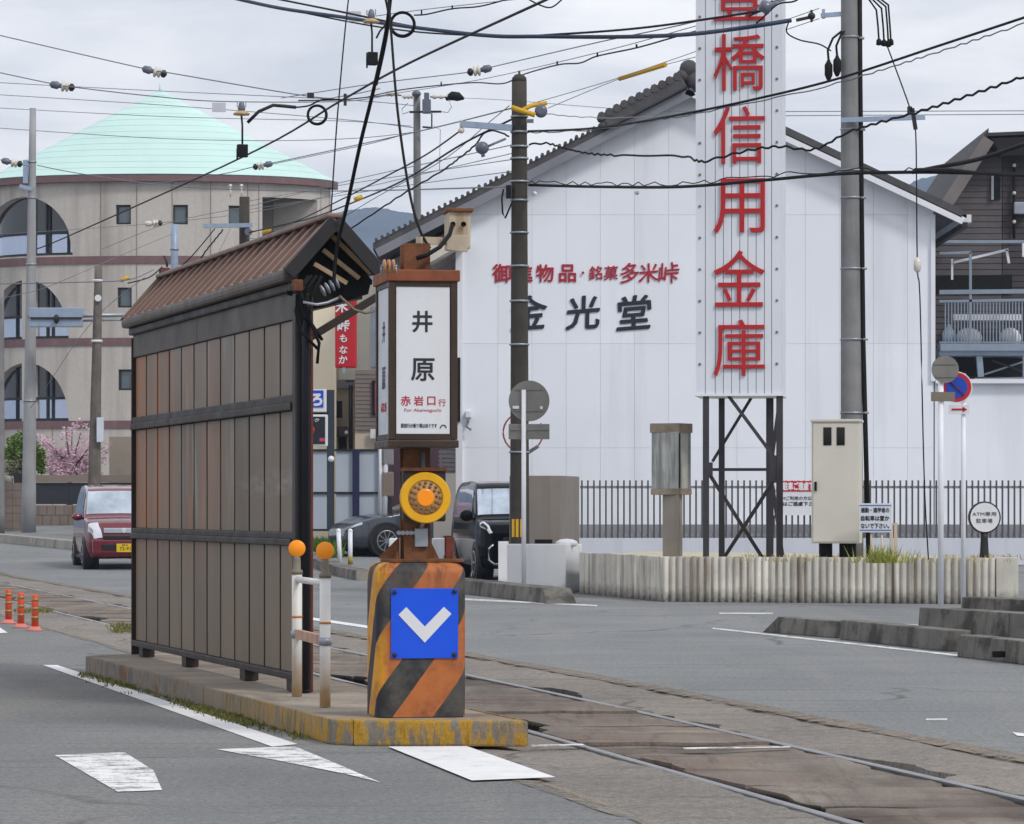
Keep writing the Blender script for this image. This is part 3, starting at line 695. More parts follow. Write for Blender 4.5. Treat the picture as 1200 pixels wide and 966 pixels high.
# ---- steel post on the block, with the name box on it
post = thing('sign_post', 'rusty steel post rising from the striped block to carry the name box', 'post', PL(.25, .22, PHH+.017))
PXc = PL(.230, .20, 0)                                                             # post centre
def Q(x, y, z): return PXc + pr*x + pa*y + Z_*z
ztop = H + (Y0-286)/ (F/19.05) - PH
mb = MB(); zb_ = PHH+.016
mb.box(Q(0, -.07, (zb_+ztop)/2), (.14, .012, ztop-zb_), PR); mb.box(Q(0, .07, (zb_+ztop)/2), (.14, .012, ztop-zb_), PR); mb.box(Q(0, 0, (zb_+ztop)/2), (.010, .13, ztop-zb_), PR)
mb.build('column', M_rust, post)
mb = MB(); mb.prism([Q(-.20, 0, zb_+.002), Q(-.082, 0, zb_+.002), Q(-.082, 0, zb_+.12)], pa*.010); mb.build('gusset', M_rust, post)
mb = MB(); mb.prism([Q(.082, 0, zb_+.002), Q(.13, 0, zb_+.002), Q(.082, 0, zb_+.10)], pa*.010); mb.build('gusset', M_rust, post)
mb = MB(); mb.box(Q(.18, -.03, zb_+.06), (.045, .05, .115), PR); mb.build('stub_bracket', pm('red_rust', (104, 48, 36), .8, var=.25, vs=9), post, bev=.004)
mb = MB(); mb.box(Q(.02, -.085, 1.085-.14), (.07, .03, .10), PR); mb.build('junction_box', M_steel, post, bev=.006)
for k in range(5):
    mb = MB(); mb.lathe([(.012, 0), (.012, .012)], Q(-.10+.022*k, -.085, 1.09-.14+.02), -pa, 8); mb.build('cable_gland', M_steel, post)
mb = MB(); mb.tube([Q(.02, -.085, .995), Q(.03, -.085, 1.02), Q(.03, -.08, 1.4)], .012, 8); mb.build('conduit', M_steel, post)

# yellow flashing reflector disc
dc = P(498.5, 583.5, 18.90); N_ = -pa
disc = thing('warning_lamp', 'round yellow warning lamp with orange centre on the sign post', 'lamp', dc - Z_*.14)
k_ = 18.9/F
mb = MB(); mb.box(dc + pa*.055 + Z_*.01, (.23, .05, .27), PR); mb.build('housing', M_dark, disc, bev=.012)
mb = MB(); mb.box(dc + pa*.05 + Z_*.150, (.24, .07, .02), PR); mb.build('rusty_cap', M_rust, disc, bev=.004)
mb = MB(); mb.lathe([(30*k_, -.02), (30*k_, .004), (29*k_, .010), (21*k_, .010), (20.5*k_, .004)], dc, N_, 48, False); mb.build('rim', pm('yellow_rim', (226, 168, 14), .4, var=.06, vs=12, streak=(190, 130, 20), st_amt=.25), disc)
mb = MB(); mb.lathe([(21*k_, 0), (21*k_, .005), (.001, .006)], dc, N_, 40); mb.build('face', pm('tan_lamp_face', (176, 134, 78), .6, var=.12, vs=30), disc)
mb = MB(); mb.lathe([(10*k_, 0), (10*k_, .010), (9*k_, .012), (.001, .0125)], dc, N_, 32, False); mb.build('centre_reflector', pm('orange_reflector', (250, 146, 10), .3, var=.04), disc)
src = None
for ring_, nn, off in ((13.4, 12, .13), (17.6, 16, 0)):
    for k in range(nn):
        a = 2*math.pi*(k/nn) + off; o_ = (pr*math.cos(a) + Z_*math.sin(a))*ring_*k_
        if src is None:
            mb = MB(); mb.lathe([(2.0*k_, 0), (1.9*k_, .003), (.001, .006)], dc - pa*.005, N_, 8); src = mb.build('lens', pm('dark_lens', (112, 84, 66), .25, var=.2), disc); src0 = o_; src.location = Vector(src.location) + o_
        else: inst(src, o_ - src0, disc)

# ---- the name box
nb = thing('station_name_box', 'brown framed white lightbox with vertical station name on rusty post', 'sign', Q(0, 0, ztop-1.1))
z0 = H - PH + (Y0-520)*18.75/F; z1 = H - PH + (Y0-322)*18.75/F
BWd, BDp = .365, .52
def Bx(x, y, z): return Q(-.177 + x, -.26 + y, z)
M_bf = pm('bronze_frame', (62, 50, 43), .45, .35, var=.12, vs=7, streak=(92, 72, 56), st_amt=.5)
M_lb = pm('white_acrylic', (214, 217, 222), .3, var=.03, vs=2, streak=(196, 188, 168), st_amt=.25, spec=.5)
M_cap = pm('rust_brown_cap', (134, 74, 46), .7, var=.2, vs=9, streak=(92, 50, 36), st_amt=.5)
mb = MB(); mb.hexa([Bx(.02, .02, z0+.03), Bx(BWd-.02, .02, z0+.03), Bx(BWd-.02, BDp-.02, z0+.03), Bx(.02, BDp-.02, z0+.03), Bx(.02, .02, z1-.02), Bx(BWd-.02, .02, z1-.02), Bx(BWd-.02, BDp-.02, z1-.02), Bx(.02, BDp-.02, z1-.02)]); mb.build('inner_body', M_bf, nb)
for (x, y) in ((0, 0), (BWd-.035, 0), (0, BDp-.035), (BWd-.035, BDp-.035)):
    mb = MB(); mb.hexa([Bx(x, y, z0+.022), Bx(x+.035, y, z0+.022), Bx(x+.035, y+.035, z0+.022), Bx(x, y+.035, z0+.022), Bx(x, y, z1-.03), Bx(x+.035, y, z1-.03), Bx(x+.035, y+.035, z1-.03), Bx(x, y+.035, z1-.03)]); mb.build('corner_post', M_bf, nb, bev=.004)
mb = MB(); mb.hexa([Bx(-.012, -.012, z1-.03), Bx(BWd+.012, -.012, z1-.03), Bx(BWd+.012, BDp+.012, z1-.03), Bx(-.012, BDp+.012, z1-.03), Bx(-.012, -.012, z1+.03), Bx(BWd+.012, -.012, z1+.03), Bx(BWd+.012, BDp+.012, z1+.03), Bx(-.012, BDp+.012, z1+.03)]); mb.build('cap', M_cap, nb, bev=.006)
mb = MB(); mb.hexa([Bx(-.006, -.006, z0-.02), Bx(BWd+.006, -.006, z0-.02), Bx(BWd+.006, BDp+.006, z0-.02), Bx(-.006, BDp+.006, z0-.02), Bx(-.006, -.006, z0+.02), Bx(BWd+.006, -.006, z0+.02), Bx(BWd+.006, BDp+.006, z0+.02), Bx(-.006, BDp+.006, z0+.02)]); mb.build('bottom_frame', M_bf, nb, bev=.006)
for zz_ in ((z0+.022, z0+.05), (z1-.056, z1-.032)):
    mb = MB(); mb.hexa([Bx(.036, .004, zz_[0]), Bx(BWd-.036, .004, zz_[0]), Bx(BWd-.036, .02, zz_[0]), Bx(.036, .02, zz_[0]), Bx(.036, .004, zz_[1]), Bx(BWd-.036, .004, zz_[1]), Bx(BWd-.036, .02, zz_[1]), Bx(.036, .02, zz_[1])]); mb.build('frame_rail', M_bf, nb)
    mb = MB(); mb.hexa([Bx(.004, .036, zz_[0]), Bx(.02, .036, zz_[0]), Bx(.02, BDp-.036, zz_[0]), Bx(.004, BDp-.036, zz_[0]), Bx(.004, .036, zz_[1]), Bx(.02, .036, zz_[1]), Bx(.02, BDp-.036, zz_[1]), Bx(.004, BDp-.036, zz_[1])]); mb.build('frame_rail', M_bf, nb)
mb = MB(); mb.hexa([Bx(.040, .010, z0+.052), Bx(BWd-.040, .010, z0+.052), Bx(BWd-.040, .018, z0+.052), Bx(.040, .018, z0+.052), Bx(.040, .010, z1-.058), Bx(BWd-.040, .010, z1-.058), Bx(BWd-.040, .018, z1-.058), Bx(.040, .018, z1-.058)]); fp = mb.build('front_panel', M_lb, nb, bev=.002)
mb = MB(); mb.hexa([Bx(.010, .040, z0+.052), Bx(.018, .040, z0+.052), Bx(.018, BDp-.04, z0+.052), Bx(.010, BDp-.04, z0+.052), Bx(.010, .040, z1-.058), Bx(.018, .040, z1-.058), Bx(.018, BDp-.04, z1-.058), Bx(.010, BDp-.04, z1-.058)]); spn = mb.build('side_panel', M_lb, nb, bev=.002)
M_ink = pm('black_ink', (40, 42, 48), .5, var=.05); M_red = pm('red_ink', (176, 44, 66), .5, var=.05); M_redl = pm('red_letter', (176, 26, 30), .4, var=.06, vs=2)
bd = 18.62/F
def nbz(y): return H - PH + (Y0-y)*bd
def onface(x):                                                                   # where along the front face a sight line lands
    c = Bx(.5*BWd, .009, 0); k = (x-CX)/F; return (k*c.y - c.x)/(pr.x - k*pr.y)
def nt_(s, x, y, h, mat, w=None, bold=.012):
    xx = onface(x)
    return text(s, Bx(.5*BWd+xx, .0088, nbz(y)), pr, -pa, mat, fp, 'lettering', w, h, bold, .0012)
nt_('井', 495, 374.5, 24.5*bd, M_ink, bold=.022); nt_('原', 495.5, 431.5, 26*bd, M_ink, bold=.018)
for ch, x, hh in (('赤', 475.5, 11.5), ('岩', 490.5, 11), ('口', 505.5, 10)): nt_(ch, x, 468.5, hh*bd, M_red, bold=.02)
nt_('行', 518, 470.5, 8.5*bd, M_red); nt_('For Akaiwaguchi', 495.5, 480, 4.8*bd, M_red, 44*bd, .0)
nt_('駅前行の乗り場は向うです', 491, 498, 5.2*bd, M_ink, 43*bd, .02)
mb = MB(); xx = onface(519.5)
arc = [Bx(.5*BWd+xx, .0085, nbz(500.5)) + (pr*math.cos(R_(a))*3.4 + Z_*math.sin(R_(a))*3.4)*bd for a in range(0, 181, 20)]
mb.tube(arc, [.0028]*9 + [.0045], 6); mb.build('arrow_mark', M_ink, fp)
text('井', Bx(.0088, .26, nbz(385)), -pa, -pr, M_ink, spn, h=24*bd, bold=.02, depth=.001); text('原', Bx(.0088, .26, nbz(440)), -pa, -pr, M_ink, spn, h=26*bd, bold=.02, depth=.001)
text('赤岩口行', Bx(.0088, .26, nbz(475)), -pa, -pr, M_red, spn, h=11*bd, bold=.02, depth=.001)
# spool insulators on the cap and a lead
sp = thing('spool_insulators', 'three brown and white spool insulators sitting on the name box cap', 'insulator', P(455, 322, 18.7))
for k in range(3):
    mb = MB(); mb.lathe([(.012, -.008), (.034, -.006), (.036, 0), (.034, .006), (.012, .008)], P(450.5+5.2*k, 312, 18.7), pr, 14); mb.build('spool', pm('amber_porcelain', (170, 122, 78), .35, var=.15, vs=20), sp)
mb = MB(); mb.tube([P(446, 312, 18.7), P(466, 312, 18.7)], .008, 6); mb.tube([P(447, 312, 18.7), P(447, 321.5, 18.7)], .006, 6); mb.tube([P(464, 312, 18.7), P(464, 321.5, 18.7)], .006, 6); mb.build('spindle', M_steel, sp)

# beige lamp housing beside the post top
lb = thing('detector_box', 'beige weathered detector housing with two dark sockets above the name box', 'device', P(534, 296, 19.3))
M_beige = pm('beige_housing', (184, 172, 152), .6, var=.12, vs=12, streak=(130, 84, 50), st_amt=.6, st_scale=14)
w_ = 19.3/F
mb = MB(); c = P(536, 271, 19.3); mb.box(c, (26*w_, .20, 44*w_), R_(8)); mb.build('housing', M_beige, lb, bev=.012)
mb = MB(); mb.box(P(536.5, 248, 19.3), (31*w_, .24, 4*w_), R_(8)); mb.build('lid', M_rust, lb, bev=.004)
mb = MB(); mb.hexa([P(523, 293, 19.16), P(548, 296, 19.16), P(548, 296, 19.4), P(523, 293, 19.4), P(524, 276, 19.16), P(549, 276, 19.16), P(549, 276, 19.4), P(524, 276, 19.4)]); mb.build('lower_tray', M_beige, lb, bev=.004)
for x in (530.5, 543):
    mb = MB(); mb.lathe([(3.1*w_, 0), (3.1*w_, .01), (2*w_, .012), (2*w_, .004), (.001, .004)], P(x, 263, 19.185), -pa, 14); mb.build('socket', M_black, lb)
mb = MB(); mb.bar(P(490, 282, 19.05), P(533, 283, 19.35), .03, .04); mb.build('bracket_arm', M_beige, lb)
mb = MB(); mb.tube([P(530, 264, 19.15), P(527, 275, 19.08), P(515, 290, 18.98), P(500, 299, 18.93), P(488, 303, 18.92)], .012, 8); mb.build('lead_cable', M_wire, lb)

# ---- white guard posts with orange reflectors
M_gp = pm('white_guard_paint', (216, 216, 214), .45, var=.06, vs=4, streak=(180, 160, 130), st_amt=.35, st_scale=14, rust=(190, 150, 90), rust_h=(.15, .42))
gp = thing('guard_posts', 'pair of white pipe posts with orange round reflectors joined by two rails', 'barrier', G(348, 816, PH))
ga, gb = G(348, 816, PH), G(381, 828.5, PH)
for c, nm in ((ga, 0), (gb, 1)):
    mb = MB(); mb.lathe([(.030, 0), (.030, .72)], c, Z_, 18); mb.build('post', M_gp, gp)
    mb = MB(); mb.lathe([(.034, .715), (.034, .735), (.022, .745), (.022, .80), (.018, .82)], c, Z_, 16); mb.build('cap', pm('grey_cap', (120, 112, 98), .6, var=.15), gp)
    mb = MB(); mb.lathe([(.0325, .46), (.0325, .472)], c, Z_, 18); mb.build('orange_band', pm('orange_tape', (196, 120, 40), .5), gp)
    rc = c + Z_*.865; fn = Vector((-rc.x*.0, -1, 0))
    mb = MB(); mb.lathe([(.046, -.012), (.050, 0), (.050, .010), (.046, .014), (.001, .018)], rc, -Y_, 28); mb.build('reflector', pm('orange_reflector_lens', (252, 152, 20), .35, var=.04, vs=30), gp)
    mb = MB(); mb.lathe([(.044, 0), (.046, .012), (.001, .02)], rc + Y_*.012, Y_, 24); mb.build('reflector_back', M_black, gp)
mb = MB(); mb.tube([ga+Z_*.685, gb+Z_*.685], .019, 10); mb.build('rail', M_gp, gp)
mb = MB(); mb.bar(ga+Z_*.365, gb+Z_*.365, .03, .055); mb.build('rail', pm('rust_stained_rail', (176, 140, 120), .7, var=.25, vs=9, streak=(130, 78, 50), st_amt=.5), gp)
for c in (ga, gb):
    mb = MB(); mb.lathe([(.036, .34), (.036, .385)], c, Z_, 16); mb.build('clamp', M_steel, gp)

# ---- orange delineator posts
M_del = pm('orange_plastic', (206, 78, 44), .5, var=.12, vs=9); M_delb = pm('pink_faded_base', (204, 120, 112), .7, var=.15); M_band = pm('reflective_band', (150, 120, 78), .3, .3)
lbls = ('orange delineator post third from the shelter, at the left edge', 'orange delineator post, middle one of the three by the track', 'orange delineator post nearest the shelter')
d0 = None
for (x, yb, lab) in ((10, 731, lbls[0]), (24.5, 736, lbls[1]), (41, 739.5, lbls[2])):
    if d0 is None:
        t_ = thing('delineator_post', lab, 'delineator', G(x, yb), group='orange delineator posts')
        c = WMAT[t_.name].translation; d0 = t_
        mb = MB(); mb.lathe([(.036, .03), (.036, .355), (.031, .365)], c, Z_, 14); mb.build('tube', M_del, t_)
        mb = MB(); mb.lathe([(.085, 0), (.085, .012), (.06, .025), (.045, .045)], c, Z_, 16); mb.build('base', M_delb, t_)
        for z in (.12, .21, .30):
            mb = MB(); mb.lathe([(.0375, z), (.0375, z+.03)], c, Z_, 14); mb.build('reflective_band', M_band, t_)
    else:
        t_ = copy_tree(d0); t_.location = G(x, yb); t_['label'] = lab; t_.rotation_euler.z = random.uniform(0, 1)
# ================================================================== WHITE GABLED WORKSHOP
WD = 84.0; wk = WD/F
M_facade = pm('white_wall_panel', (226, 230, 238), .5, var=.035, vs=.5, streak=(186, 190, 198), st_amt=.4, st_scale=1.2, rnd=.025)
M_tile = pm('grey_roof_tile', (74, 72, 74), .7, var=.25, vs=3, grain=.15, gs=20)
M_wtrim = pm('white_trim', (222, 224, 230), .5, var=.04)
wb = thing('white_workshop', 'large white panelled workshop with tiled gable roof and red and black lettering', 'building', P(800, 660, WD))
def top_l(x): return 104 + .511*(807-x)
def top_r(x): return 104 + .470*(x-807)
def wp(x, y, d=0.0): return Vector(((x-CX)*wk, WD + d, H + (Y0-y)*wk))
xs = [537, 583.5] + [623.5 + 40*i for i in range(12)] + [1094]
ysj = [80, 131, 252, 403, 525, 655]
g = .11
for i in range(len(xs)-1):
    for j in range(len(ysj)-1):
        x0, x1, y0, y1 = xs[i]+g, xs[i+1]-g, ysj[j]+g, ysj[j+1]-g
        poly = [(x0, y1), (x1, y1), (x1, y0), (x0, y0)]
        # keep below the two rakes: y >= top  ->  -y - .511x <= -(104+.511*807)
        poly = clip(poly, (-.511, -1), -(106 + .511*807))
        if len(poly) > 2: poly = clip(poly, (.470, -1), -(106 - .470*807))
        if len(poly) < 3: continue
        mb = MB(); mb.prism([wp(px, py, -.02) for px, py in poly], Y_*.05); mb.build('wall_panel', M_facade, wb)
body = [(537, 655), (1094, 655), (1094, top_r(1094)+6), (807, 106), (537, top_l(537)+4)]
mb = MB(); mb.prism([wp(x, y, .035) for x, y in body], Y_*11); mb.build('wall', pm('joint_grey', (176, 180, 192), .7), wb)
mb = MB(); mb.bar(wp(538, 655, -.05), wp(538, 245, -.05), .16, .09, Y_); mb.build('corner_trim', M_wtrim, wb)
mb = MB(); mb.bar(wp(1093, 447, -.05), wp(1093, 252, -.05), .10, .09, Y_); mb.build('corner_trim', M_wtrim, wb)
# roof slopes, tiles seen edge on along the rake
for nm, (xa, ya), (xb, yb) in (('left', (438, top_l(438)-3), (807, 101)), ('right', (807, 101), (1130, top_r(1130)-3))):
    mb = MB(); a, b = wp(xa, ya, -.45), wp(xb, yb, -.45); n = Vector((0, 0, 1))
    mb.hexa([a-n*.10, b-n*.10, b-n*.10+Y_*12, a-n*.10+Y_*12, a+n*.06, b+n*.06, b+n*.06+Y_*12, a+n*.06+Y_*12]); sl1 = mb.build('roof_slope', M_tile, wb)
    d = (b-a); ln = d.length; d.normalize(); up = Vector((-d.z, 0, d.x)); nT = int(ln/.15)
    mb = MB(); p = a + d*.13 + up*.085
    mb.tube([p - Y_*.06, p + Y_*11.5], .042, 6); tl = mb.build('tile_course', M_tile, sl1)
    for k in range(1, nT if nm == 'left' else 1): inst(tl, d*(.15*k) + up*.03*noise.noise(Vector((k*.7, 0, xa))), sl1)
    mb = MB(); mb.bar(a + d*.0 - up*.20 - Y_*.02, b - up*.20 - Y_*.02, .05, .20 if nm == 'left' else .13, up); mb.build('barge_board', pm('grey_barge', (120, 122, 130), .6) if nm == 'left' else M_wtrim, wb)
# heavy ridge mass that climbs the upper left rake, with end tile
mb = MB(); a, b = wp(708, top_l(708)-8, -.3), wp(800, top_l(800)-9, -.3); mb.bar(a, b, .7, .34); mb.build('ridge_tiles', M_tile, wb, bev=.05)
d = (b-a).normalized(); up = Vector((-d.z, 0, d.x))
mb = MB(); p = a + up*.16 - Y_*.37; mb.tube([p, p + Y_*.7], .10, 8); rt = mb.build('ridge_tile', M_tile, wb)
for k in range(1, 11): inst(rt, d*(.198*k), wb)
for (x, y, r) in ((806, 84, .22), (799, 92, .16), (812, 96, .2), (710, 146, .13), (706, 150, .10)):
    mb = MB(); mb.ball(wp(x, y, -.5), (r, .16, r), 10, 6); mb.build('end_tile', M_tile, wb)
# right eave end, gutter and downpipe elbow
mb = MB(); mb.bar(wp(1130, 258, -.45), wp(1130, 258, 10), .22, .18); mb.build('eave_gutter', pm('white_gutter', (214, 216, 220), .5), wb)
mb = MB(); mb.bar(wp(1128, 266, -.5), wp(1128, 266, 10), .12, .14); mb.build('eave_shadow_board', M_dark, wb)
# lettering
def wl(s, x, y, h, mat, w=None, bold=.03, shear=0.0, warp=None, nm='sign_letter'):
    return text(s, wp(x, y, -.036), X_, -Y_, mat, wb, nm, w, h*wk, bold, .025, shear, warp)
M_redsign = pm('red_sign_paint', (164, 22, 44), .45, var=.08, vs=1); M_blk = pm('black_sign_paint', (28, 34, 44), .45, var=.08)
for s_, x, h in (('御', 588, 21), ('進', 613.5, 20), ('物', 638.5, 20), ('品', 665, 20)): wl(s_, x, 320.5, h, M_redsign, bold=.022)
mb = MB(); mb.lathe([(1.6*wk, 0), (1.6*wk, .03)], wp(683, 320, -.05), -Y_, 10); mb.build('sign_dot', M_redsign, wb)
def brush(k):
    def f(v): return Vector((v.x + .06*v.y + .025*math.sin(v.y*9/k)*k, v.y + .08*v.x, v.z))
    return f
for s_, x, h in (('銘', 698, 16), ('菓', 716, 16), ('多', 738, 23), ('米', 760, 22), ('峠', 783.5, 24)): wl(s_, x, 320, h, M_redsign, bold=.010, warp=brush(h*wk))
for s_, x, h in (('金', 619, 39), ('光', 683, 38), ('堂', 743, 39)): wl(s_, x, 366.5, h, M_blk, bold=.020, warp=brush(h*wk*.7))
# wall lamp and dark slot window near the left corner
mb = MB(); mb.box(wp(549, 486, -.12), (.14, .2, .16)); mb.build('wall_lamp', M_white, wb, bev=.02)
mb = MB(); mb.tube([wp(549, 494, -.05), wp(547, 500, -.15), wp(552, 504, -.2)], .03, 8); mb.build('lamp_arm', M_steel, wb)
mb = MB(); mb.box(wp(536, 457, -.05), (.14, .2, 1.5)); mb.build('slot_window', M_black, wb)
# lower right wing
mb = MB(); mb.hexa([wp(1096, 660, .1), wp(1330, 660, .1), wp(1330, 660, 6), wp(1096, 660, 6), wp(1096, 449, .1), wp(1330, 449, .1), wp(1330, 449, 6), wp(1096, 449, 6)]); wg = mb.build('wing_wall', M_facade, wb)
mb = MB(); mb.box(wp(1213, 447, 1.5), (234*wk, 3.2, .10)); mb.build('wing_coping', M_wtrim, wb)
# left recessed bay under the long eave
mb = MB(); mb.hexa([wp(440, 655, 4), wp(536, 655, 4), wp(536, 655, 9), wp(440, 655, 9), wp(440, top_l(440)+6, 4), wp(536, top_l(536)+6, 4), wp(536, top_l(536)+6, 9), wp(440, top_l(440)+6, 9)]); mb.build('bay_wall', pm('bay_wall', (186, 186, 188), .7, streak=(150, 150, 152)), wb)
mb = MB(); mb.hexa([wp(505, 312, -1.2), wp(548, 287, -1.2), wp(548, 287, 2), wp(505, 312, 2), wp(505, 285, -1.2), wp(549, 284, -1.2), wp(549, 284, 2), wp(505, 285, 2)]); mb.build('eave_return', pm('cream_eave', (196, 190, 178), .7), wb)

# ================================================================== DARK HOUSE WITH BALCONY
HD = 90.0; hk = HD/F
def hp(x, y, d=0.0): return Vector(((x-CX)*hk, HD + d, H + (Y0-y)*hk))
dh = thing('dark_house', 'brown gabled house with lap siding behind the white workshop, at the right edge', 'house', hp(1170, 640))
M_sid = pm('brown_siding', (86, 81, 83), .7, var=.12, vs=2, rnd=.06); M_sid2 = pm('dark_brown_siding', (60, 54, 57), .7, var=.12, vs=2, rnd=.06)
hb = [(1085, 640), (1290, 640), (1290, 170), (1160, 170), (1085, 282)]
mb = MB(); mb.prism([hp(x, y, .06) for x, y in hb], Y_*8); mb.build('wall', pm('house_core', (60, 54, 54), .8), dh)
yy = 176
while yy < 445:
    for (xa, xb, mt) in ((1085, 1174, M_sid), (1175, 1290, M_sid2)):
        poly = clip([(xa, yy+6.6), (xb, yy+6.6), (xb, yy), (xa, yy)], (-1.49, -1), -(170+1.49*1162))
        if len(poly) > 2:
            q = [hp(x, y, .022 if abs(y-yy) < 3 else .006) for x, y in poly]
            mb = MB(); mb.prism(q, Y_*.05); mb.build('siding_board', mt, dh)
    yy += 7
rk = (hp(1098, 247, -.9), hp(1153, 162, -.9))
mb = MB(); mb.hexa([rk[0], rk[1], rk[1]+Y_*9, rk[0]+Y_*9, rk[0]+Z_*.16, rk[1]+Z_*.16, rk[1]+Y_*9+Z_*.16, rk[0]+Y_*9+Z_*.16]); mb.build('roof_slope', pm('dark_roof', (54, 52, 56), .7, var=.15), dh)
mb = MB(); mb.hexa([hp(1153, 164, -.9), hp(1300, 158, -.9), hp(1300, 158, 8), hp(1153, 164, 8), hp(1153, 160, -.9), hp(1300, 154, -.9), hp(1300, 154, 8), hp(1153, 160, 8)]); mb.build('roof_slope', MATS['dark_roof'], dh)
mb = MB(); mb.bar(rk[0]-Z_*.12, rk[1]-Z_*.12, .06, .30); mb.build('barge_board', pm('grey_brown_barge', (112, 106, 104), .6), dh)
mb = MB(); mb.hexa([hp(1170, 185, -.5), hp(1300, 178, -.5), hp(1300, 178, 0), hp(1170, 185, 0), hp(1156, 166, -.85), hp(1300, 162, -.85), hp(1300, 162, 0), hp(1156, 166, 0)]); mb.build('soffit', M_sid2, dh)
mb = MB(); mb.hexa([hp(1163, 234, -.04), hp(1172, 234, -.04), hp(1172, 234, .04), hp(1163, 234, .04), hp(1163, 207, -.04), hp(1172, 207, -.04), hp(1172, 207, .04), hp(1163, 207, .04)]); w1 = mb.build('window', M_black, dh)
mb = MB(); mb.box(hp(1162.5, 220.5, -.06), (.06, .08, .6)); mb.build('frame', M_steel, w1)
mb = MB(); mb.box(hp(1195, 245, -.15), (.36, .3, .30)); mb.build('meter_box', M_steel, dh, bev=.02)
mb = MB(); mb.tube([hp(1187.5, 190, -.1), hp(1187.5, 280, -.1)], .035, 8); dp = mb.build('downpipe', M_black, dh)
for y in (194.5, 227, 260.5):
    mb = MB(); mb.ball(hp(1187.5, y, -.15), .05, 8, 6); mb.build('pipe_clip', M_porc, dp)
mb = MB(); mb.hexa([hp(1094, 345, -.02), hp(1186, 345, -.02), hp(1186, 345, .05), hp(1094, 345, .05), hp(1094, 324, -.02), hp(1186, 322, -.02), hp(1186, 322, .05), hp(1094, 324, .05)]); mb.build('shutter_box', M_black, dh)
mb = MB(); mb.bar(hp(1096, 276, -.6), hp(1128, 268, -.6), .1, .08); mb.build('copper_pipe', pm('copper_pipe', (126, 84, 66), .5), dh)
bal = thing('balcony', 'pale blue metal balcony frame with barred railing on the brown house', 'balcony', hp(1145, 440, -1.2))
M_bal = pm('balcony_metal', (132, 144, 158), .45, .3, var=.08, vs=3)
def hbar(x0, y0, x1, y1, t, d=-1.2, nm='beam', m=None, dep=None):
    mb = MB(); a, b = hp(x0, y0, d), hp(x1, y1, d); mb.bar(a, b, dep or t*hk, t*hk); return mb.build(nm, m or M_bal, bal)
hbar(1094, 287.5, 1198, 287.5, 3.5); hbar(1196, 285, 1196, 440, 4, nm='post'); hbar(1130, 300, 1130, 405, 3, nm='post'); hbar(1094, 301, 1131, 300, 3)
hbar(1094, 346, 1196, 345, 5); hbar(1094, 356.5, 1196, 355, 3, nm='top_rail'); hbar(1094, 410, 1194, 410, 8, nm='floor_beam', dep=.5); hbar(1094, 404, 1196, 404, 2, nm='bottom_rail')
b0 = hbar(1101, 356, 1101, 404, 1.3, nm='baluster')
for k in range(1, 26): inst(b0, X_*(k*3.7*hk), bal)
mb = MB(); mb.box(hp(1145, 416, -.6), (102*hk, 1.3, .14)); mb.build('floor_slab', M_bal, bal)
hbar(1115, 373, 1194, 373, 7, d=-.35, nm='inner_panel', m=M_white)
mb = MB(); mb.box(hp(1145, 431, -.2), (104*hk, .05, .44)); mb.build('back_panel', M_black, bal)
hbar(1140, 420, 1142, 444, 7, nm='strut'); hbar(1192, 420, 1192, 444, 3, nm='strut'); hbar(1135, 447, 1200, 446, 3.5, nm='base_beam'); hbar(1158, 424, 1196, 438, 2, d=-.8, nm='brace', m=M_dark); hbar(1150, 440, 1196, 425, 2, d=-.6, nm='brace', m=M_steel)
# laundry pole and bits on the balcony
t_ = thing('laundry_rack', 'white laundry pole and hangers above the balcony railing', 'laundry rack', hp(1130, 350, -1.0))
mb = MB(); mb.bar(hp(1112, 311, -1), hp(1175, 296, -1), .05, .06); mb.build('pole', M_white, t_)
mb = MB(); mb.bar(hp(1110, 331, -1), hp(1110, 307, -1), .05, .05); mb.build('hanger', M_white, t_); mb = MB(); mb.bar(hp(1176, 312, -1), hp(1173, 296, -1), .05, .06); mb.build('hanger', M_white, t_)
mb = MB(); mb.lathe([(.16, 0), (.17, .28), (.12, .36), (.05, .44), (.04, .5)], hp(1108, 405, -.7), Z_, 12); solo(mb, 'water_bottle', pm('pale_plastic', (190, 204, 220), .3), 'clear plastic bottle standing at the left end of the balcony', 'bottle')
mb = MB(); mb.ball(hp(1131, 398, -.7), (.34, .2, .26), 14, 8); solo(mb, 'white_tub', M_white, 'larger white tub on the balcony beside the clear bottle', 'tub')
mb = MB(); mb.ball(hp(1179, 398, -.7), (.28, .2, .26), 14, 8); solo(mb, 'white_tub', M_white, 'white tub behind the railing at the right end of the balcony', 'tub')
mb = MB(); mb.box(hp(1115, 406, -.75), (.55, .2, .05)); solo(mb, 'blue_tray', pm('blue_plastic', (60, 100, 180), .4), 'flat blue tray under the clear bottle on the balcony', 'tray')
mb = MB(); mb.box(hp(1192, 298, -1.35), (.14, .1, .34)); solo(mb, 'wall_light', M_white, 'small white light fixed on the balcony corner post', 'light', bev=.02)

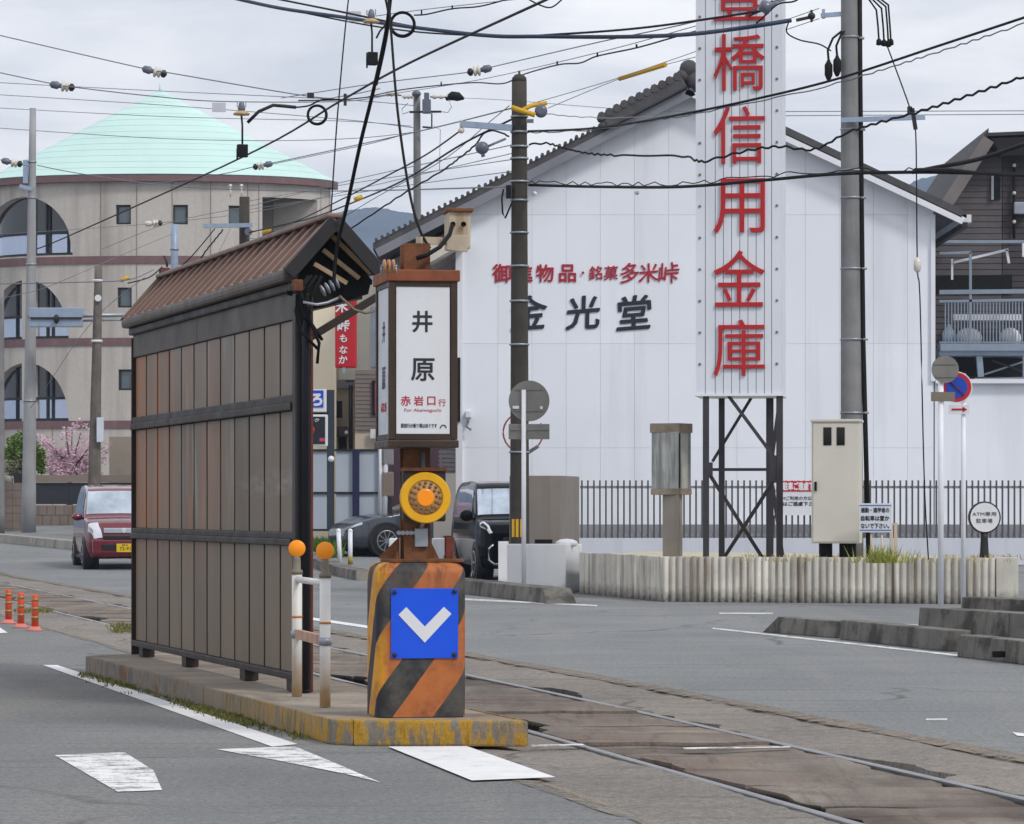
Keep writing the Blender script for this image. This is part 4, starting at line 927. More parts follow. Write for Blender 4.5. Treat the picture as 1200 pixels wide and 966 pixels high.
# ================================================================== PICKET FENCE ON WHITE BASE
FD = 72.0; fk = FD/F
def fp_(x, y, d=0.0): return Vector(((x-CX)*fk, FD + d, H + (Y0-y)*fk))
fn_ = thing('picket_fence', 'grey steel picket fence on a low white wall before the white workshop', 'fence', fp_(940, 660))
mb = MB(); mb.hexa([fp_(676, 662), fp_(1330, 662), fp_(1330, 662, .2), fp_(676, 662, .2), fp_(676, 631), fp_(1330, 631), fp_(1330, 631, .2), fp_(676, 631, .2)]); mb.build('base_wall', pm('fence_base', (196, 200, 210), .7, var=.05, streak=(160, 164, 172), st_amt=.4, st_scale=3), fn_)
M_pick = pm('picket_steel', (84, 80, 80), .5, .2, var=.12)
mb = MB(); mb.bar(fp_(682, 630.8, .1), fp_(682, 563, .1), .034, .034, Y_); pk = mb.build('picket', M_pick, fn_)
n_ = int((1330-682)/7.05)
for k in range(1, n_): inst(pk, X_*(k*7.05*fk), fn_)
for y in (571, 627):
    mb = MB(); mb.bar(fp_(680, y, .13), fp_(1330, y, .13), .03, .05); mb.build('rail', pm('fence_rail', (140, 142, 148), .5), fn_)
mb = MB(); mb.hexa([fp_(680, 631, .9), fp_(1330, 631, .9), fp_(1330, 631, 1.0), fp_(680, 631, 1.0), fp_(680, 615, .9), fp_(1330, 615, .9), fp_(1330, 615, 1.0), fp_(680, 615, 1.0)]); mb.build('inner_skirting', pm('skirting_grey', (142, 144, 150), .8), fn_)
# red and white no-parking banner on the fence
bn = thing('parking_banner', 'red and white printed notice hung on the picket fence behind the lattice tower', 'banner', fp_(932, 604, -.06))
mb = MB(); mb.hexa([fp_(903, 604, -.06), fp_(968, 604, -.06), fp_(968, 604, -.03), fp_(903, 604, -.03), fp_(903, 563.5, -.06), fp_(968, 563.5, -.06), fp_(968, 563.5, -.03), fp_(903, 563.5, -.03)]); sheet = mb.build('sheet', M_white, bn)
mb = MB(); mb.box(fp_(935.5, 570, -.066), (64.6*fk, .008, 12.4*fk)); mb.build('red_band', pm('banner_red', (190, 24, 40), .5), sheet)
text('無断駐車ご遠慮下さい', fp_(935, 570, -.075), X_, -Y_, M_white, sheet, w=60*fk, h=9*fk, bold=.05, depth=.004)
text('当ATMご利用の方以外の', fp_(933, 584, -.066), X_, -Y_, M_ink, sheet, w=56*fk, h=4.6*fk, bold=.01, depth=.004)
text('駐車はご遠慮下さい。', fp_(933, 590.5, -.066), X_, -Y_, M_ink, sheet, w=56*fk, h=4.8*fk, bold=.02, depth=.004)

# ================================================================== RIBBED BLOCK PLANTER
M_rib = pm('ribbed_block', (204, 200, 190), .9, var=.2, vs=1.6, bump=.3, streak=(122, 104, 82), st_amt=.7, st_scale=6, st_rng=(.5, .66), rust=(66, 62, 56), rust_h=(.0, .2), grain=.12, rnd=.16)
pA, pB, pC = G(678, 696), G(776, 705.5), G(1193, 708.5)
ZT = .60
pl = thing('ribbed_planter', 'raised bed walled with pale ribbed concrete blocks under the tower sign', 'planter', pB)
def rib_run(a, b, n, back):
    d = (b-a).normalized(); nrm = Vector((-d.y, d.x, 0)); nrm = nrm if nrm.y > 0 else -nrm
    mb = MB(); mb.hexa([a+nrm*.03, b+nrm*.03, b+nrm*back, a+nrm*back, a+nrm*.03+Z_*ZT, b+nrm*.03+Z_*ZT, b+nrm*back+Z_*ZT, a+nrm*back+Z_*ZT]); mb.build('block_wall', M_rib, pl)
    w = (b-a).length/n; mb = MB()
    base = [(-.36, .035), (-.31, 0.0), (-.10, -.012), (.12, -.010), (.30, .0), (.36, .035)]
    q = [a + d*(w*(.5+u)) + nrm*v for u, v in base]
    mb.prism([p + Z_*.0 for p in q], Z_*(ZT+.003)); r0 = mb.build('rib', M_rib, pl)
    rn = random.Random(n)
    for k in range(1, n):
        o = inst(r0, d*(w*k) + nrm*rn.uniform(-.004, .004), pl); o.scale = (1, 1, 1 + rn.uniform(-.008, .008))
rib_run(pA, pB, 15, .14); rib_run(pB, pC - Vector((.28, 0, 0)), 46, .14)
e_ = pC; mb = MB(); mb.box((e_.x-.14, e_.y+.10, ZT/2+.004), (.285, .24, ZT+.008)); mb.build('end_block', M_rib, pl, bev=.01)
pD = pC + Vector((.1, 5.5, 0)); pE = pA + Vector((1.2, 6, 0))
mb = MB(); mb.add([Vector((p.x, p.y, ZT-.05)) for p in (pA+Y_*.1, pB+Y_*.1, pC+Y_*.1, pD, pE)], [(0, 1, 2, 3, 4)]); mb.build('soil', pm('pale_gravel', (178, 172, 150), .95, var=.25, vs=6, grain=.3, gs=40), pl)
mb = MB(); rn = random.Random(8)
for i in range(170):
    x = rn.uniform(3.0, 6.9); y_ = rn.uniform(46, 50); tuft(mb, (x, y_, ZT-.05), 4, .09, .10, i, .008)
tag(mb.build('dry_grass', M_dry), 'pale dry grass and clippings inside the ribbed planter', 'grass', kind='stuff')
mb = MB()
for i in range(40): tuft(mb, G(1047, 714) + Vector((rn.gauss(0, .12), rn.uniform(1, 1.4), ZT-.05)), 5, .24, .05, i, .009)
solo(mb, 'weed_clump', pm('yellow_green_grass', (150, 156, 70), .9, var=.3, vs=9), 'yellow green clump of weeds beside the white cabinet', 'weeds')

# ================================================================== TOWER SIGN
TD = 48.2; tk = TD/F
TR = R_(-7); tr = Vector((math.cos(TR), math.sin(TR), 0)); ta = Vector((-math.sin(TR), math.cos(TR), 0))
T0 = Vector(((815-CX)*tk, TD, 0))                                                 # front-left edge
def tz(y): return H + (Y0-y)*tk
def tp(px, d, y): return T0 + tr*(px*tk/math.cos(TR)) + ta*d + Z_*tz(y)
tw = thing('tower_sign', 'tall white ribbed tower sign with red vertical characters on dark lattice legs', 'tower sign', tp(50, .5, 655))
M_tw = pm('tower_panel', (214, 219, 228), .5, var=.04, vs=.8, streak=(170, 176, 186), st_amt=.3, st_scale=3)
M_leg = pm('dark_lattice', (56, 55, 60), .55, .2, var=.15, vs=4, streak=(84, 74, 70), st_amt=.3)
YB, YT = 461.5, -75
TDp = 1.12
mb = MB(); mb.hexa([tp(1, .03, YB), tp(99, .03, YB), tp(99, TDp, YB), tp(1, TDp, YB), tp(1, .03, YT), tp(99, .03, YT), tp(99, TDp, YT), tp(1, TDp, YT)]); mb.build('core', pm('groove_dark', (96, 102, 114), .6), tw)
edges = [0, 11.5, 23, 32.5, 42, 51.5, 61, 70.5, 80, 88.5, 100]
for a, b in zip(edges, edges[1:]):
    mb = MB(); mb.hexa([tp(a+.35, 0, YB), tp(b-.35, 0, YB), tp(b-.35, .035, YB), tp(a+.35, .035, YB), tp(a+.35, 0, YT), tp(b-.35, 0, YT), tp(b-.35, .035, YT), tp(a+.35, .035, YT)]); mb.build('cladding_strip', M_tw, tw)
mb = MB(); mb.hexa([tp(99.2, .04, YB), tp(100.2, .04, YB), tp(100.2, TDp, YB), tp(99.2, TDp, YB), tp(99.2, .04, YT), tp(100.2, .04, YT), tp(100.2, TDp, YT), tp(99.2, TDp, YT)]); mb.build('side_panel', M_tw, tw)
mb = MB(); mb.hexa([tp(-.5, -.02, 464.5), tp(101.5, -.02, 464.5), tp(101.5, TDp+.02, 464.5), tp(-.5, TDp+.02, 464.5), tp(-.5, -.02, 461.5), tp(101.5, -.02, 461.5), tp(101.5, TDp+.02, 461.5), tp(-.5, TDp+.02, 461.5)]); mb.build('bottom_tray', M_wtrim, tw)
src = None
for x in (5, 94.5):
    for y in range(20, 460, 37):
        if src is None: mb = MB(); mb.lathe([(.02, 0), (.018, .012)], tp(x, 0, y), -ta, 8); src = mb.build('screw_head', pm('rusty_screw', (130, 108, 96), .7), tw); s0 = tp(x, 0, y)
        else: inst(src, tp(x, 0, y) - s0, tw)
for s_, y, h in (('豊', -6, 62), ('橋', 74, 66), ('信', 159, 67), ('用', 242, 64), ('金', 327, 66), ('庫', 408, 66)):
    text(s_, tp(51, -.02, y), tr, -ta, M_redl, tw, 'red_character', 60*tk, h*tk, 0, .03)
lf = {}
def leg(px, d, w, nm='leg'):
    mb = MB(); a, b = tp(px, d, 655) , tp(px, d, 464.6); a.z = ZT-.06; mb.bar(a, b, w, w, Y_); mb.build(nm, M_leg, tw, bev=.006)
leg(12, .05, 7*tk); leg(97.5, .05, 7.5*tk); leg(25, 1.0, 7*tk); leg(82, 1.0, 8.5*tk)
def strut(a, b, w=5.5, nm='brace'):
    mb = MB(); mb.bar(tp(*a), tp(*b), w*tk*.7, w*tk, Y_); mb.build(nm, M_leg, tw)
strut((38, .08, 464), (97, .08, 544)); strut((60, 1.0, 464), (14, 1.0, 540), 5); strut((14, .5, 550), (94, .5, 550), 5, 'tie_rod'); strut((16, .06, 556), (76, .5, 655), 6); strut((94, .06, 558), (30, .5, 655), 6); strut((94, 1.0, 464), (84, 1.0, 540), 6); strut((85, 1.0, 568), (97, 1.0, 652), 6)
mb = MB(); mb.hexa([tp(86, .02, 565), tp(100, .02, 565), tp(100, .03, 565), tp(86, .03, 565), tp(86, .02, 534), tp(100, .02, 534), tp(100, .03, 534), tp(86, .03, 534)]); mb.build('gusset_plate', M_leg, tw)
mb = MB(); mb.hexa([tp(9, .02, 558), tp(20, .02, 558), tp(20, .03, 558), tp(9, .03, 558), tp(9, .02, 542), tp(20, .02, 542), tp(20, .03, 542), tp(9, .03, 542)]); mb.build('gusset_plate', M_leg, tw)

# ================================================================== BOXES AND SIGNS IN THE BED
# dirty cabinet on a concrete post
ud = 48.6; uk = ud/F
ub = thing('grimy_cabinet', 'grimy grey cabinet box on a square concrete post left of the tower legs', 'cabinet', Vector(((788-CX)*uk, ud, ZT-.05)))
M_dirty = pm('grimy_grey', (172, 172, 166), .7, var=.15, vs=5, streak=(90, 98, 104), st_amt=.7, st_scale=9, st_rng=(.46, .6)); M_dirt2 = pm('stained_lid', (138, 126, 112), .8, var=.2, vs=8)
def ubx(x0, x1, xm, yt, yb, nm, m, grow=0.0, d0=0):                               # corner-on box, nearer edge at xm
    a = Vector(((x0-CX)*uk, ud+.16+d0, 0)); c = Vector(((xm-CX)*uk, ud-.02+d0, 0)); b = Vector(((x1-CX)*uk, ud+.30+d0, 0)); e = a + b - c
    zb_, zt_ = H+(Y0-yb)*uk, H+(Y0-yt)*uk
    mb = MB(); mb.hexa([a+Z_*zb_, c+Z_*zb_, b+Z_*zb_, e+Z_*zb_, a+Z_*zt_, c+Z_*zt_, b+Z_*zt_, e+Z_*zt_]); return mb.build(nm, m, ub, bev=.006)
ubx(764, 811, 795, 506, 573, 'box', M_dirty); ubx(762, 813, 796, 496, 507, 'lid', M_dirt2); ubx(763, 812, 795.5, 573, 580, 'bottom_frame', M_dirt2)
ubx(777, 801, 795, 580, 656, 'concrete_post', pm('post_concrete', (142, 134, 124), .85, var=.15, streak=(96, 84, 70)))
mb = MB(); mb.bar(P(796.5, 508, ud-.06), P(796.5, 572, ud-.06), .02, .02); mb.build('corner_seam', M_black, ub)
# cream control cabinet
cd = 47.2; ck = cd/F; CR = R_(-9); crv = Vector((math.cos(CR), math.sin(CR), 0)); cav = Vector((-math.sin(CR), math.cos(CR), 0))
C0 = Vector(((951-CX)*ck, cd, 0))
def cp(px, d, y): return C0 + crv*(px*ck) + cav*d + Z_*(H+(Y0-y)*ck)
cb = thing('cream_cabinet', 'tall cream steel control cabinet with two small dark windows on stub legs', 'cabinet', cp(28, .3, 655))
M_cream = pm('cream_paint', (204, 200, 188), .45, var=.04, vs=2)
mb = MB(); mb.hexa([cp(0, 0, 637), cp(56, 0, 637), cp(56, .62, 637), cp(0, .62, 637), cp(0, 0, 494), cp(56, 0, 494), cp(56, .62, 494), cp(0, .62, 494)]); mb.build('cabinet_body', M_cream, cb, bev=.01)
mb = MB(); mb.hexa([cp(-1.5, -.03, 494.5), cp(57.5, -.03, 494.5), cp(57.5, .66, 494.5), cp(-1.5, .66, 494.5), cp(-1.5, -.03, 491.5), cp(57.5, -.03, 491.5), cp(57.5, .66, 491.5), cp(-1.5, .66, 491.5)]); mb.build('roof_plate', M_cream, cb, bev=.006)
mb = MB(); mb.hexa([cp(2, -.014, 635), cp(54, -.014, 635), cp(54, 0.004, 635), cp(2, .004, 635), cp(2, -.014, 497), cp(54, -.014, 497), cp(54, .004, 497), cp(2, .004, 497)]); dr = mb.build('door', M_cream, cb, bev=.004)
for x in (14, 29.5):
    mb = MB(); mb.hexa([cp(x, -.022, 522), cp(x+9.5, -.022, 522), cp(x+9.5, -.016, 522), cp(x, -.016, 522), cp(x, -.022, 501), cp(x+9.5, -.022, 501), cp(x+9.5, -.016, 501), cp(x, -.016, 501)]); wd_ = mb.build('meter_window', glass_mat('dark_glass', (18, 20, 24)), dr)
mb = MB(); mb.box(cp(5, -.03, 570), (.03, .03, .12), CR); mb.build('door_handle', M_black, dr)
for x in (12, 20, 38, 46):
    mb = MB(); mb.lathe([(5*ck, 0), (5*ck, .26)], Vector((cp(x, .25 if x in (12, 46) else .1, 650).x, cp(x, .25, 650).y, ZT-.06)), Z_, 14); mb.build('stub_leg', M_black, cb)
# small notice on two stakes
nd = 46.8; nk = nd/F
no = thing('bicycle_notice', 'small pale blue printed notice board on stakes beside the cream cabinet', 'notice', P(1026, 655, nd))
mb = MB(); mb.box(P(1026, 607, nd), (38*nk, .02, 34*nk)); bd_ = mb.build('board', pm('notice_blue_white', (206, 211, 220), .5, var=.03), no)
for y in (592.5, 621.5):
    mb = MB(); mb.box(P(1026, y, nd-.012), (37*nk, .004, 1.3*nk)); mb.build('border_line', pm('notice_blue', (92, 110, 160), .5), bd_)
for s_, y in (('通勤・通学者の', 598), ('自転車は置か', 607.5), ('ないで下さい。', 616.5)): text(s_, P(1025.5, y, nd-.013), X_, -Y_, M_ink, bd_, w=33*nk, h=5.8*nk, bold=.03, depth=.002)
mb = MB(); mb.tube([P(1021, 624, nd+.03), P(1021, 657, nd+.03)], .015, 8); mb.tube([P(1033.5, 624, nd+.03), P(1033.5, 657, nd+.03)], .015, 8); mb.build('stake', pm('rust_white_stake', (196, 180, 164), .6, streak=(150, 96, 60), st_amt=.6, st_scale=20), no)
mb = MB(); mb.bar(P(1044.5, 616, nd+.5), P(1044.5, 657, nd+.5), .04, .04); mb.bar(P(1049.5, 613, nd+.5), P(1049.5, 657, nd+.5), .04, .04); mb.bar(P(1043, 615, nd+.5), P(1052, 614, nd+.5), .03, .03); solo(mb, 'stake_frame', MATS['rust_white_stake'], 'narrow rusty white stake frame right of the bicycle notice', 'stake')
# round parking sign
ad = 47.6; ak = ad/F
at = thing('parking_sign', 'round white car park sign with black rim on a flared black stem', 'sign', P(1153, 656, ad))
mb = MB(); mb.lathe([(18.8*ak, -.05), (18.8*ak, .05), (17*ak, .055)], P(1153.5, 606.5, ad), -Y_, 36, False); mb.build('rim', M_dark, at)
mb = MB(); mb.lathe([(17.2*ak, .03), (17.0*ak, .062), (.001, .0625)], P(1153.5, 606.5, ad), -Y_, 36, False); fc = mb.build('face', M_white, at)
text('ATM専用', P(1153.5, 602.5, ad-.066), X_, -Y_, M_ink, fc, w=28*ak, h=5*ak, bold=.0, depth=.002); text('駐車場', P(1153.5, 610.5, ad-.066), X_, -Y_, M_ink, fc, w=19*ak, h=5.4*ak, bold=.0, depth=.002)
mb = MB(); mb.lathe([(6.2*ak, 0), (5.2*ak, .10), (4.2*ak, .30), (4.5*ak, .36)], P(1153.5, 656.5, ad), Z_, 14); mb.build('stem', M_dark, at)
# two white sign posts by the right kerb
q1 = G(1102.5, 713.5); k1 = q1.y/F
s1 = thing('sign_seen_from_behind', 'white post with a grey round sign seen from behind, right of the cabinet', 'road sign', q1)
mb = MB(); mb.lathe([(.036, 0), (.036, (712.5-421)*k1)], q1, Z_, 14); mb.build('post', M_wpost, s1)
M_signback = pm('sign_back', (128, 126, 122), .5, .4, var=.08, vs=5, streak=(104, 100, 96), st_amt=.4)
mb = MB(); mb.lathe([(16*k1, 0), (16*k1, .008)], P(1107.5, 433, q1.y-.05), -Y_, 36, False); mb.build('disc', M_signback, s1)
mb = MB(); mb.box(P(1105, 465, q1.y-.05), (28*k1, .008, 11*k1)); mb.build('plate', pm('brown_plate_back', (120, 110, 98), .6), s1)
mb = MB(); mb.bar(P(1094, 426, q1.y-.065), P(1120, 426, q1.y-.065), .01, .03); mb.bar(P(1096, 441, q1.y-.065), P(1120, 441, q1.y-.065), .01, .03); mb.build('bracket', M_signback, s1)
q2 = G(1129, 713); k2 = q2.y/F
s2 = thing('no_parking_sign', 'white post with blue and red round no parking sign and arrow plate', 'road sign', q2)
mb = MB(); mb.lathe([(.030, 0), (.030, (712-437)*k2)], q2, Z_, 14); mb.build('post', M_wpost, s2)
c = P(1121, 454, q2.y-.05)
mb = MB(); mb.lathe([(18.5*k2, 0), (18.5*k2, .006), (.001, .0061)], c, -Y_, 40, False); di = mb.build('disc', M_white, s2)
mb = MB(); mb.lathe([(17.2*k2, .004), (17.2*k2, .009), (.001, .0091)], c, -Y_, 40, False); mb.build('red_ring', pm('sign_red', (186, 24, 40), .4), di)
mb = MB(); mb.lathe([(12.6*k2, .008), (12.6*k2, .013), (.001, .0131)], c, -Y_, 40, False); mb.build('blue_field', pm('sign_blue', (24, 70, 176), .4), di)
mb = MB(); e = Vector((1, 0, -1)).normalized()*13*k2; mb.bar(c - Y_*.016 - e, c - Y_*.016 + e, .004, 4*k2, Y_); mb.build('red_bar', MATS['sign_red'], di)
c = P(1124, 480, q2.y-.05); mb = MB(); mb.box(c, (24*k2, .008, 11*k2)); ap = mb.build('arrow_plate', M_white, s2, bev=.002)
mb = MB(); mb.box(c - Y_*.008 - X_*.02, (14*k2, .004, 2.2*k2)); mb.prism([c + Vector((4*k2, -.010, 3.4*k2)), c + Vector((9.5*k2, -.010, 0)), c + Vector((4*k2, -.010, -3.4*k2))], Y_*.004); mb.build('red_arrow', MATS['sign_red'], ap)
# ================================================================== LOW WALLS BESIDE THE MAIN POLE
lw = thing('white_low_wall', 'low white rendered wall behind the main utility pole', 'wall', G(640, 697))
M_lw = pm('white_render', (228, 229, 231), .85, var=.05, vs=1.5, streak=(180, 176, 170), st_amt=.3, st_scale=3, rust=(110, 104, 96), rust_h=(-.02, .14), grain=.05)
ld = 52.2; lk = ld/F
mb = MB(); mb.hexa([P(594, 699, ld), P(663, 699, ld), P(682, 694, ld+1.6), P(610, 694, ld+1.6), P(594, 637.5, ld), P(663, 637.5, ld), P(682, 637.5, ld+1.6), P(610, 637.5, ld+1.6)])
for i in range(4): mb.v[i].z = 0
mb.build('wall_body', M_lw, lw, bev=.015)
mb = MB(); mb.box(P(590, 668, 56.6), (.16, .3, .9)); mb.build('wall_end', M_lw, lw)
mb = MB(); mb.box(P(637, 635.5, ld+.5), (.26, .2, .08)); solo(mb, 'meter_cover', M_black, 'flat black cover lying on top of the low white wall', 'cover')
mb = MB(); mb.ball(P(664, 637, ld+.6), (.17, .14, .07), 14, 6); solo(mb, 'white_dome', M_white, 'small white dome on top of the low white wall', 'dome')
gw = thing('grey_side_wall', 'tall grey rendered wall with a rounded corner behind the low white wall', 'wall', P(650, 640, 57))
M_gr = pm('warm_grey_render', (124, 118, 112), .85, var=.08, vs=1.5, streak=(104, 98, 92), st_amt=.5, st_scale=2)
pts = [(597, 0), (630, 0), (645, .02), (656, .1), (660, .25)]
gd = 57.0; out_ = []
for x, d in pts: out_.append(Vector(((x-CX)*gd/F, gd+d, 0)))
for x, d in ((681, 1.6), (681, 4), (597, 4)): out_.append(Vector(((x-CX)*gd/F, gd+d, 0)))
mb = MB(); mb.prism([Vector((p.x, p.y, 0)) for p in out_], Z_*(H+(Y0-557.5)*gd/F)); mb.build('wall_body', M_gr, gw, bev=.01)

# ================================================================== UTILITY POLES
def pole(name, label, x0, y0, x1, y1, d, w0, w1, mat, base_y=None, cap=True):
    b, t = P(x0, y0, d), P(x1, y1, d)
    if base_y is not None: b.z = base_y
    r = thing(name, label, 'utility pole', b)
    n = 10; mb = MB(); mb.tube([b.lerp(t, k/n) for k in range(n+1)], [(w0+(w1-w0)*k/n)*d/F/2 for k in range(n+1)], 16); mb.build('shaft', mat, r)
    return r
def band(r, x, y, d, w, h=2.0, mat=None, nm='band'):
    mb = MB(); k = d/F; mb.lathe([(w*k/2, -h*k/2), (w*k/2+.012, -h*k/2), (w*k/2+.012, h*k/2), (w*k/2, h*k/2)], P(x, y, d), Z_, 16); return mb.build(nm, mat or M_steel, r)
mp_d = 55.0
mp = pole('concrete_utility_pole', 'dark concrete utility pole with yellow band standing behind the round sign', 609, 692, 608.5, 96, mp_d, 23.5, 17.5, M_poled, base_y=0)
mb = MB(); k = mp_d/F; mb.lathe([(8.8*k, 0), (8.4*k, .06), (5*k, .11), (.02, .12), (.015, .17)], P(608.5, 96, mp_d), Z_, 16); mb.build('pole_cap', M_poled, mp)
for y, w in ((137, 19), (155, 19.5), (172, 20), (186, 20), (213, 20), (235, 20), (273, 20.5), (312, 21), (353, 21.2), (404, 21.8), (530, 22.8)): band(mp, 608.6, y, mp_d, w, 2.2)
for x in (601.5, 606, 611):
    mb = MB(); c = P(x, 619, mp_d); c.y = mp_d - math.sqrt(max(.0001, (11.6*k)**2 - (c.x - P(608.8, 0, mp_d).x)**2)) - .004
    mb.box(c, (.042, .01, 21*k)); mb.build('yellow_stripe', M_yel, mp)
arm = thing('cross_arm', 'pale steel bracket arm sticking left from the dark pole', 'bracket', P(570, 150, mp_d))
mb = MB(); mb.bar(P(540, 145.5, mp_d-.1), P(600, 150, mp_d-.1), .08, 7*k); mb.build('arm', M_bsteel, arm)
mb = MB(); mb.bar(P(540.5, 141, mp_d-.1), P(540.5, 149, mp_d-.1), .05, .05); mb.ball(P(540.5, 153, mp_d-.1), .05, 8, 6); mb.build('end_insulator', M_porc, arm)
mb = MB(); mb.box(P(620, 142, mp_d), (.14, .1, .05)); mb.build('stub', M_steel, arm)
yb_ = thing('yellow_guard_sleeve', 'yellow wire guard wrapped round the top of the dark pole with a grey disc', 'guard', P(615, 130, mp_d-.2))
mb = MB(); mb.tube([P(600, 126, mp_d-.2), P(611, 130, mp_d-.25), P(627, 135, mp_d-.25)], .04, 8); mb.tube([P(611, 130, mp_d-.22), P(622, 124, mp_d-.15), P(640, 121, mp_d)], .035, 8); mb.build('sleeve', M_yel, yb_)
mb = MB(); mb.lathe([(7.5*k, -.04), (7.5*k, .04), (3*k, .05)], P(634, 130.5, mp_d-.2), -Y_, 18); mb.build('grey_disc', M_porcd, yb_)
mb = MB(); mb.box(P(596, 213+12, mp_d-.1), (.08, .1, .2)); mb.tube([P(590, 222, mp_d-.1), P(588, 232, mp_d-.1), P(589, 250, mp_d-.1), P(592, 256, mp_d-.1), P(601, 235, mp_d-.15)], .014, 6); solo(mb, 'cable_drop_loop', M_wire, 'black cable loop and clamp on the left of the dark pole', 'cable')
cl = thing('splice_closure', 'grey dome shaped cable closure hanging left of the dark pole', 'cable box', P(566, 183, mp_d-.5))
mb = MB(); mb.ball(P(565, 173.5, mp_d-.5), (.105, .09, .10), 14, 8); mb.build('dome', M_porcd, cl)
mb = MB(); mb.tube([P(571, 172, mp_d-.5), P(580, 168, mp_d-.5), P(592, 163, mp_d-.3)], .02, 6); mb.tube([P(565, 178, mp_d-.5), P(566.5, 184, mp_d-.5)], .03, 6); mb.build('tail', M_wireg, cl)
# round traffic sign on white post in front of the pole (seen from behind)
qd = 50.5; qk = qd/F
rs = thing('round_sign_back', 'grey round traffic sign seen from behind on a slim white post', 'road sign', P(614, 690, qd))
b_ = P(613.8, 690, qd); b_.z = 0
mb = MB(); mb.lathe([(.032, 0), (.032, H+(Y0-457)*qk)], b_, Z_, 12); mb.build('post', M_wpost, rs)
mb = MB(); mb.lathe([(24*qk, 0), (24*qk, .008)], P(620, 470, qd+.05), Y_, 40, False); mb.build('disc', M_signback, rs)
mb = MB(); mb.box(P(620, 506, qd+.05), (48*qk, .008, 18*qk)); mb.build('plate', M_signback, rs, bev=.003)
mb = MB(); mb.bar(P(604, 456, qd+.035), P(637, 456, qd+.035), .012, .022); mb.bar(P(604, 481, qd+.035), P(637, 481, qd+.035), .012, .022); mb.bar(P(598, 503, qd+.035), P(643, 503, qd+.035), .012, .03); mb.build('channel', M_signback, rs)
for x, y in ((604.5, 477.5), (634.5, 478)):
    mb = MB(); mb.box(P(x, y, qd+.03), (.04 if x > 620 else .09, .02, .04)); mb.build('clip', M_white, rs)
mb = MB(); mb.lathe([(25*qk, 0), (25*qk, .01), (24*qk, .01), (24*qk, 0)], P(614, 508, mp_d+.6), -Y_, 40); c = P(609, 530, mp_d)
ms = thing('mirror_ring', 'thin red ring edge of a round sign behind the dark pole', 'road sign', c)
mb = MB(); pts = [P(613, 507, mp_d+.4) + (X_*math.cos(R_(a)) + Z_*math.sin(R_(a)))*(23.5*mp_d/F) for a in range(100, 400, 12)]
mb.tube(pts, .016, 6); mb.build('rim', pm('faded_red_rim', (178, 96, 92), .5), ms)
mb = MB(); mb.bar(P(612, 535, mp_d+.3), P(631, 523, mp_d+.2), .03, .05); mb.build('arm', M_steel, ms)

rp_d = 49.2; k = rp_d/F
rp = pole('tall_concrete_pole', 'tall grey concrete pole with black conduit rising out of the picture behind the cabinet', 998.5, 655, 995.5, -70, rp_d, 27, 20, M_pole, base_y=ZT-.05)
for y in (44, 152, 200, 232, 315, 398, 484): band(rp, 996+(y+70)/725*3, y, rp_d, 20.3+(y+70)/725*7.2, 2.0)
mb = MB(); mb.tube([P(1007, -70, rp_d-.05), P(1008, 100, rp_d-.05), P(1011.5, 400, rp_d-.05), P(1014, 500, rp_d-.05), P(1018, 655, rp_d-.05)], .034, 10); mb.build('conduit', M_black, rp)
for y in (45, 152, 232, 315, 398, 484):
    mb = MB(); mb.lathe([(.045, -.015), (.045, .015)], P(1008.5+y*.012, y, rp_d-.05), Z_, 12); mb.build('conduit_clamp', pm('clamp_metal', (150, 142, 132), .5, .4), rp)
ra = thing('pole_cross_arm', 'blue grey steel arm across the tall pole carrying a guy wire', 'bracket', P(1010, 138, rp_d))
mb = MB(); mb.bar(P(986, 141, rp_d-.2), P(1084, 137.5, rp_d-.2), .06, 5.5*k); mb.build('arm', M_bsteel, ra)
ra2 = thing('upper_arm', 'short blue steel arm left of the tall pole near the top edge', 'bracket', P(975, 18, rp_d))
mb = MB(); mb.bar(P(962, 18.5, rp_d), P(986, 16.5, rp_d), .06, 5*k); mb.bar(P(965, 11, rp_d), P(965, 22, rp_d), .04, .04); mb.build('arm', M_bsteel, ra2)
for i, (x, y, lab) in enumerate(((970, 85, 'left of the two black cable ends hanging left of the tall pole'), (980, 80, 'right of the two black cable ends hanging left of the tall pole'))):
    c = thing('cable_termination', lab, 'cable end', P(x, y, rp_d))
    mb = MB(); mb.lathe([(.015, .30), (.03, .26), (.055, .22), (.055, .08), (.03, .02), (.015, 0)], P(x+1, y+10, rp_d-.1), Z_, 10); mb.build('sleeve', M_black, c)
    mb = MB(); mb.tube([P(x+1, y-14, rp_d-.1), P(x, y-26, rp_d-.1), P(x+6, y-40, rp_d-.1), P(x+16, y-48, rp_d-.05)], .016, 6); mb.build('cable', M_wire, c)
for i, (x, y) in enumerate(((1030, 48), (1036, 49), (1041, 50), (1044, 48))):
    c = thing('drop_lead', ('first', 'second', 'third', 'last')[i] + ' of four drooping black leads right of the tall pole, counted from it', 'cable end', P(x, y, rp_d), group='drooping leads of the tall pole')
    mb = MB(); mb.tube([P(1008, -4-3*i, rp_d), P(1018+2*i, -1-2*i, rp_d-.1), P(x-3, 12-2*i, rp_d-.1), P(x-1, 32, rp_d-.1), P(x, y, rp_d-.1)], .014, 6); mb.build('lead', M_wire, c)
    mb = MB(); mb.lathe([(.02, .05), (.035, .03), (.04, -.03), (.02, -.04)], P(x, y+2, rp_d-.1), Z_, 10); mb.build('end_cap', M_black, c)

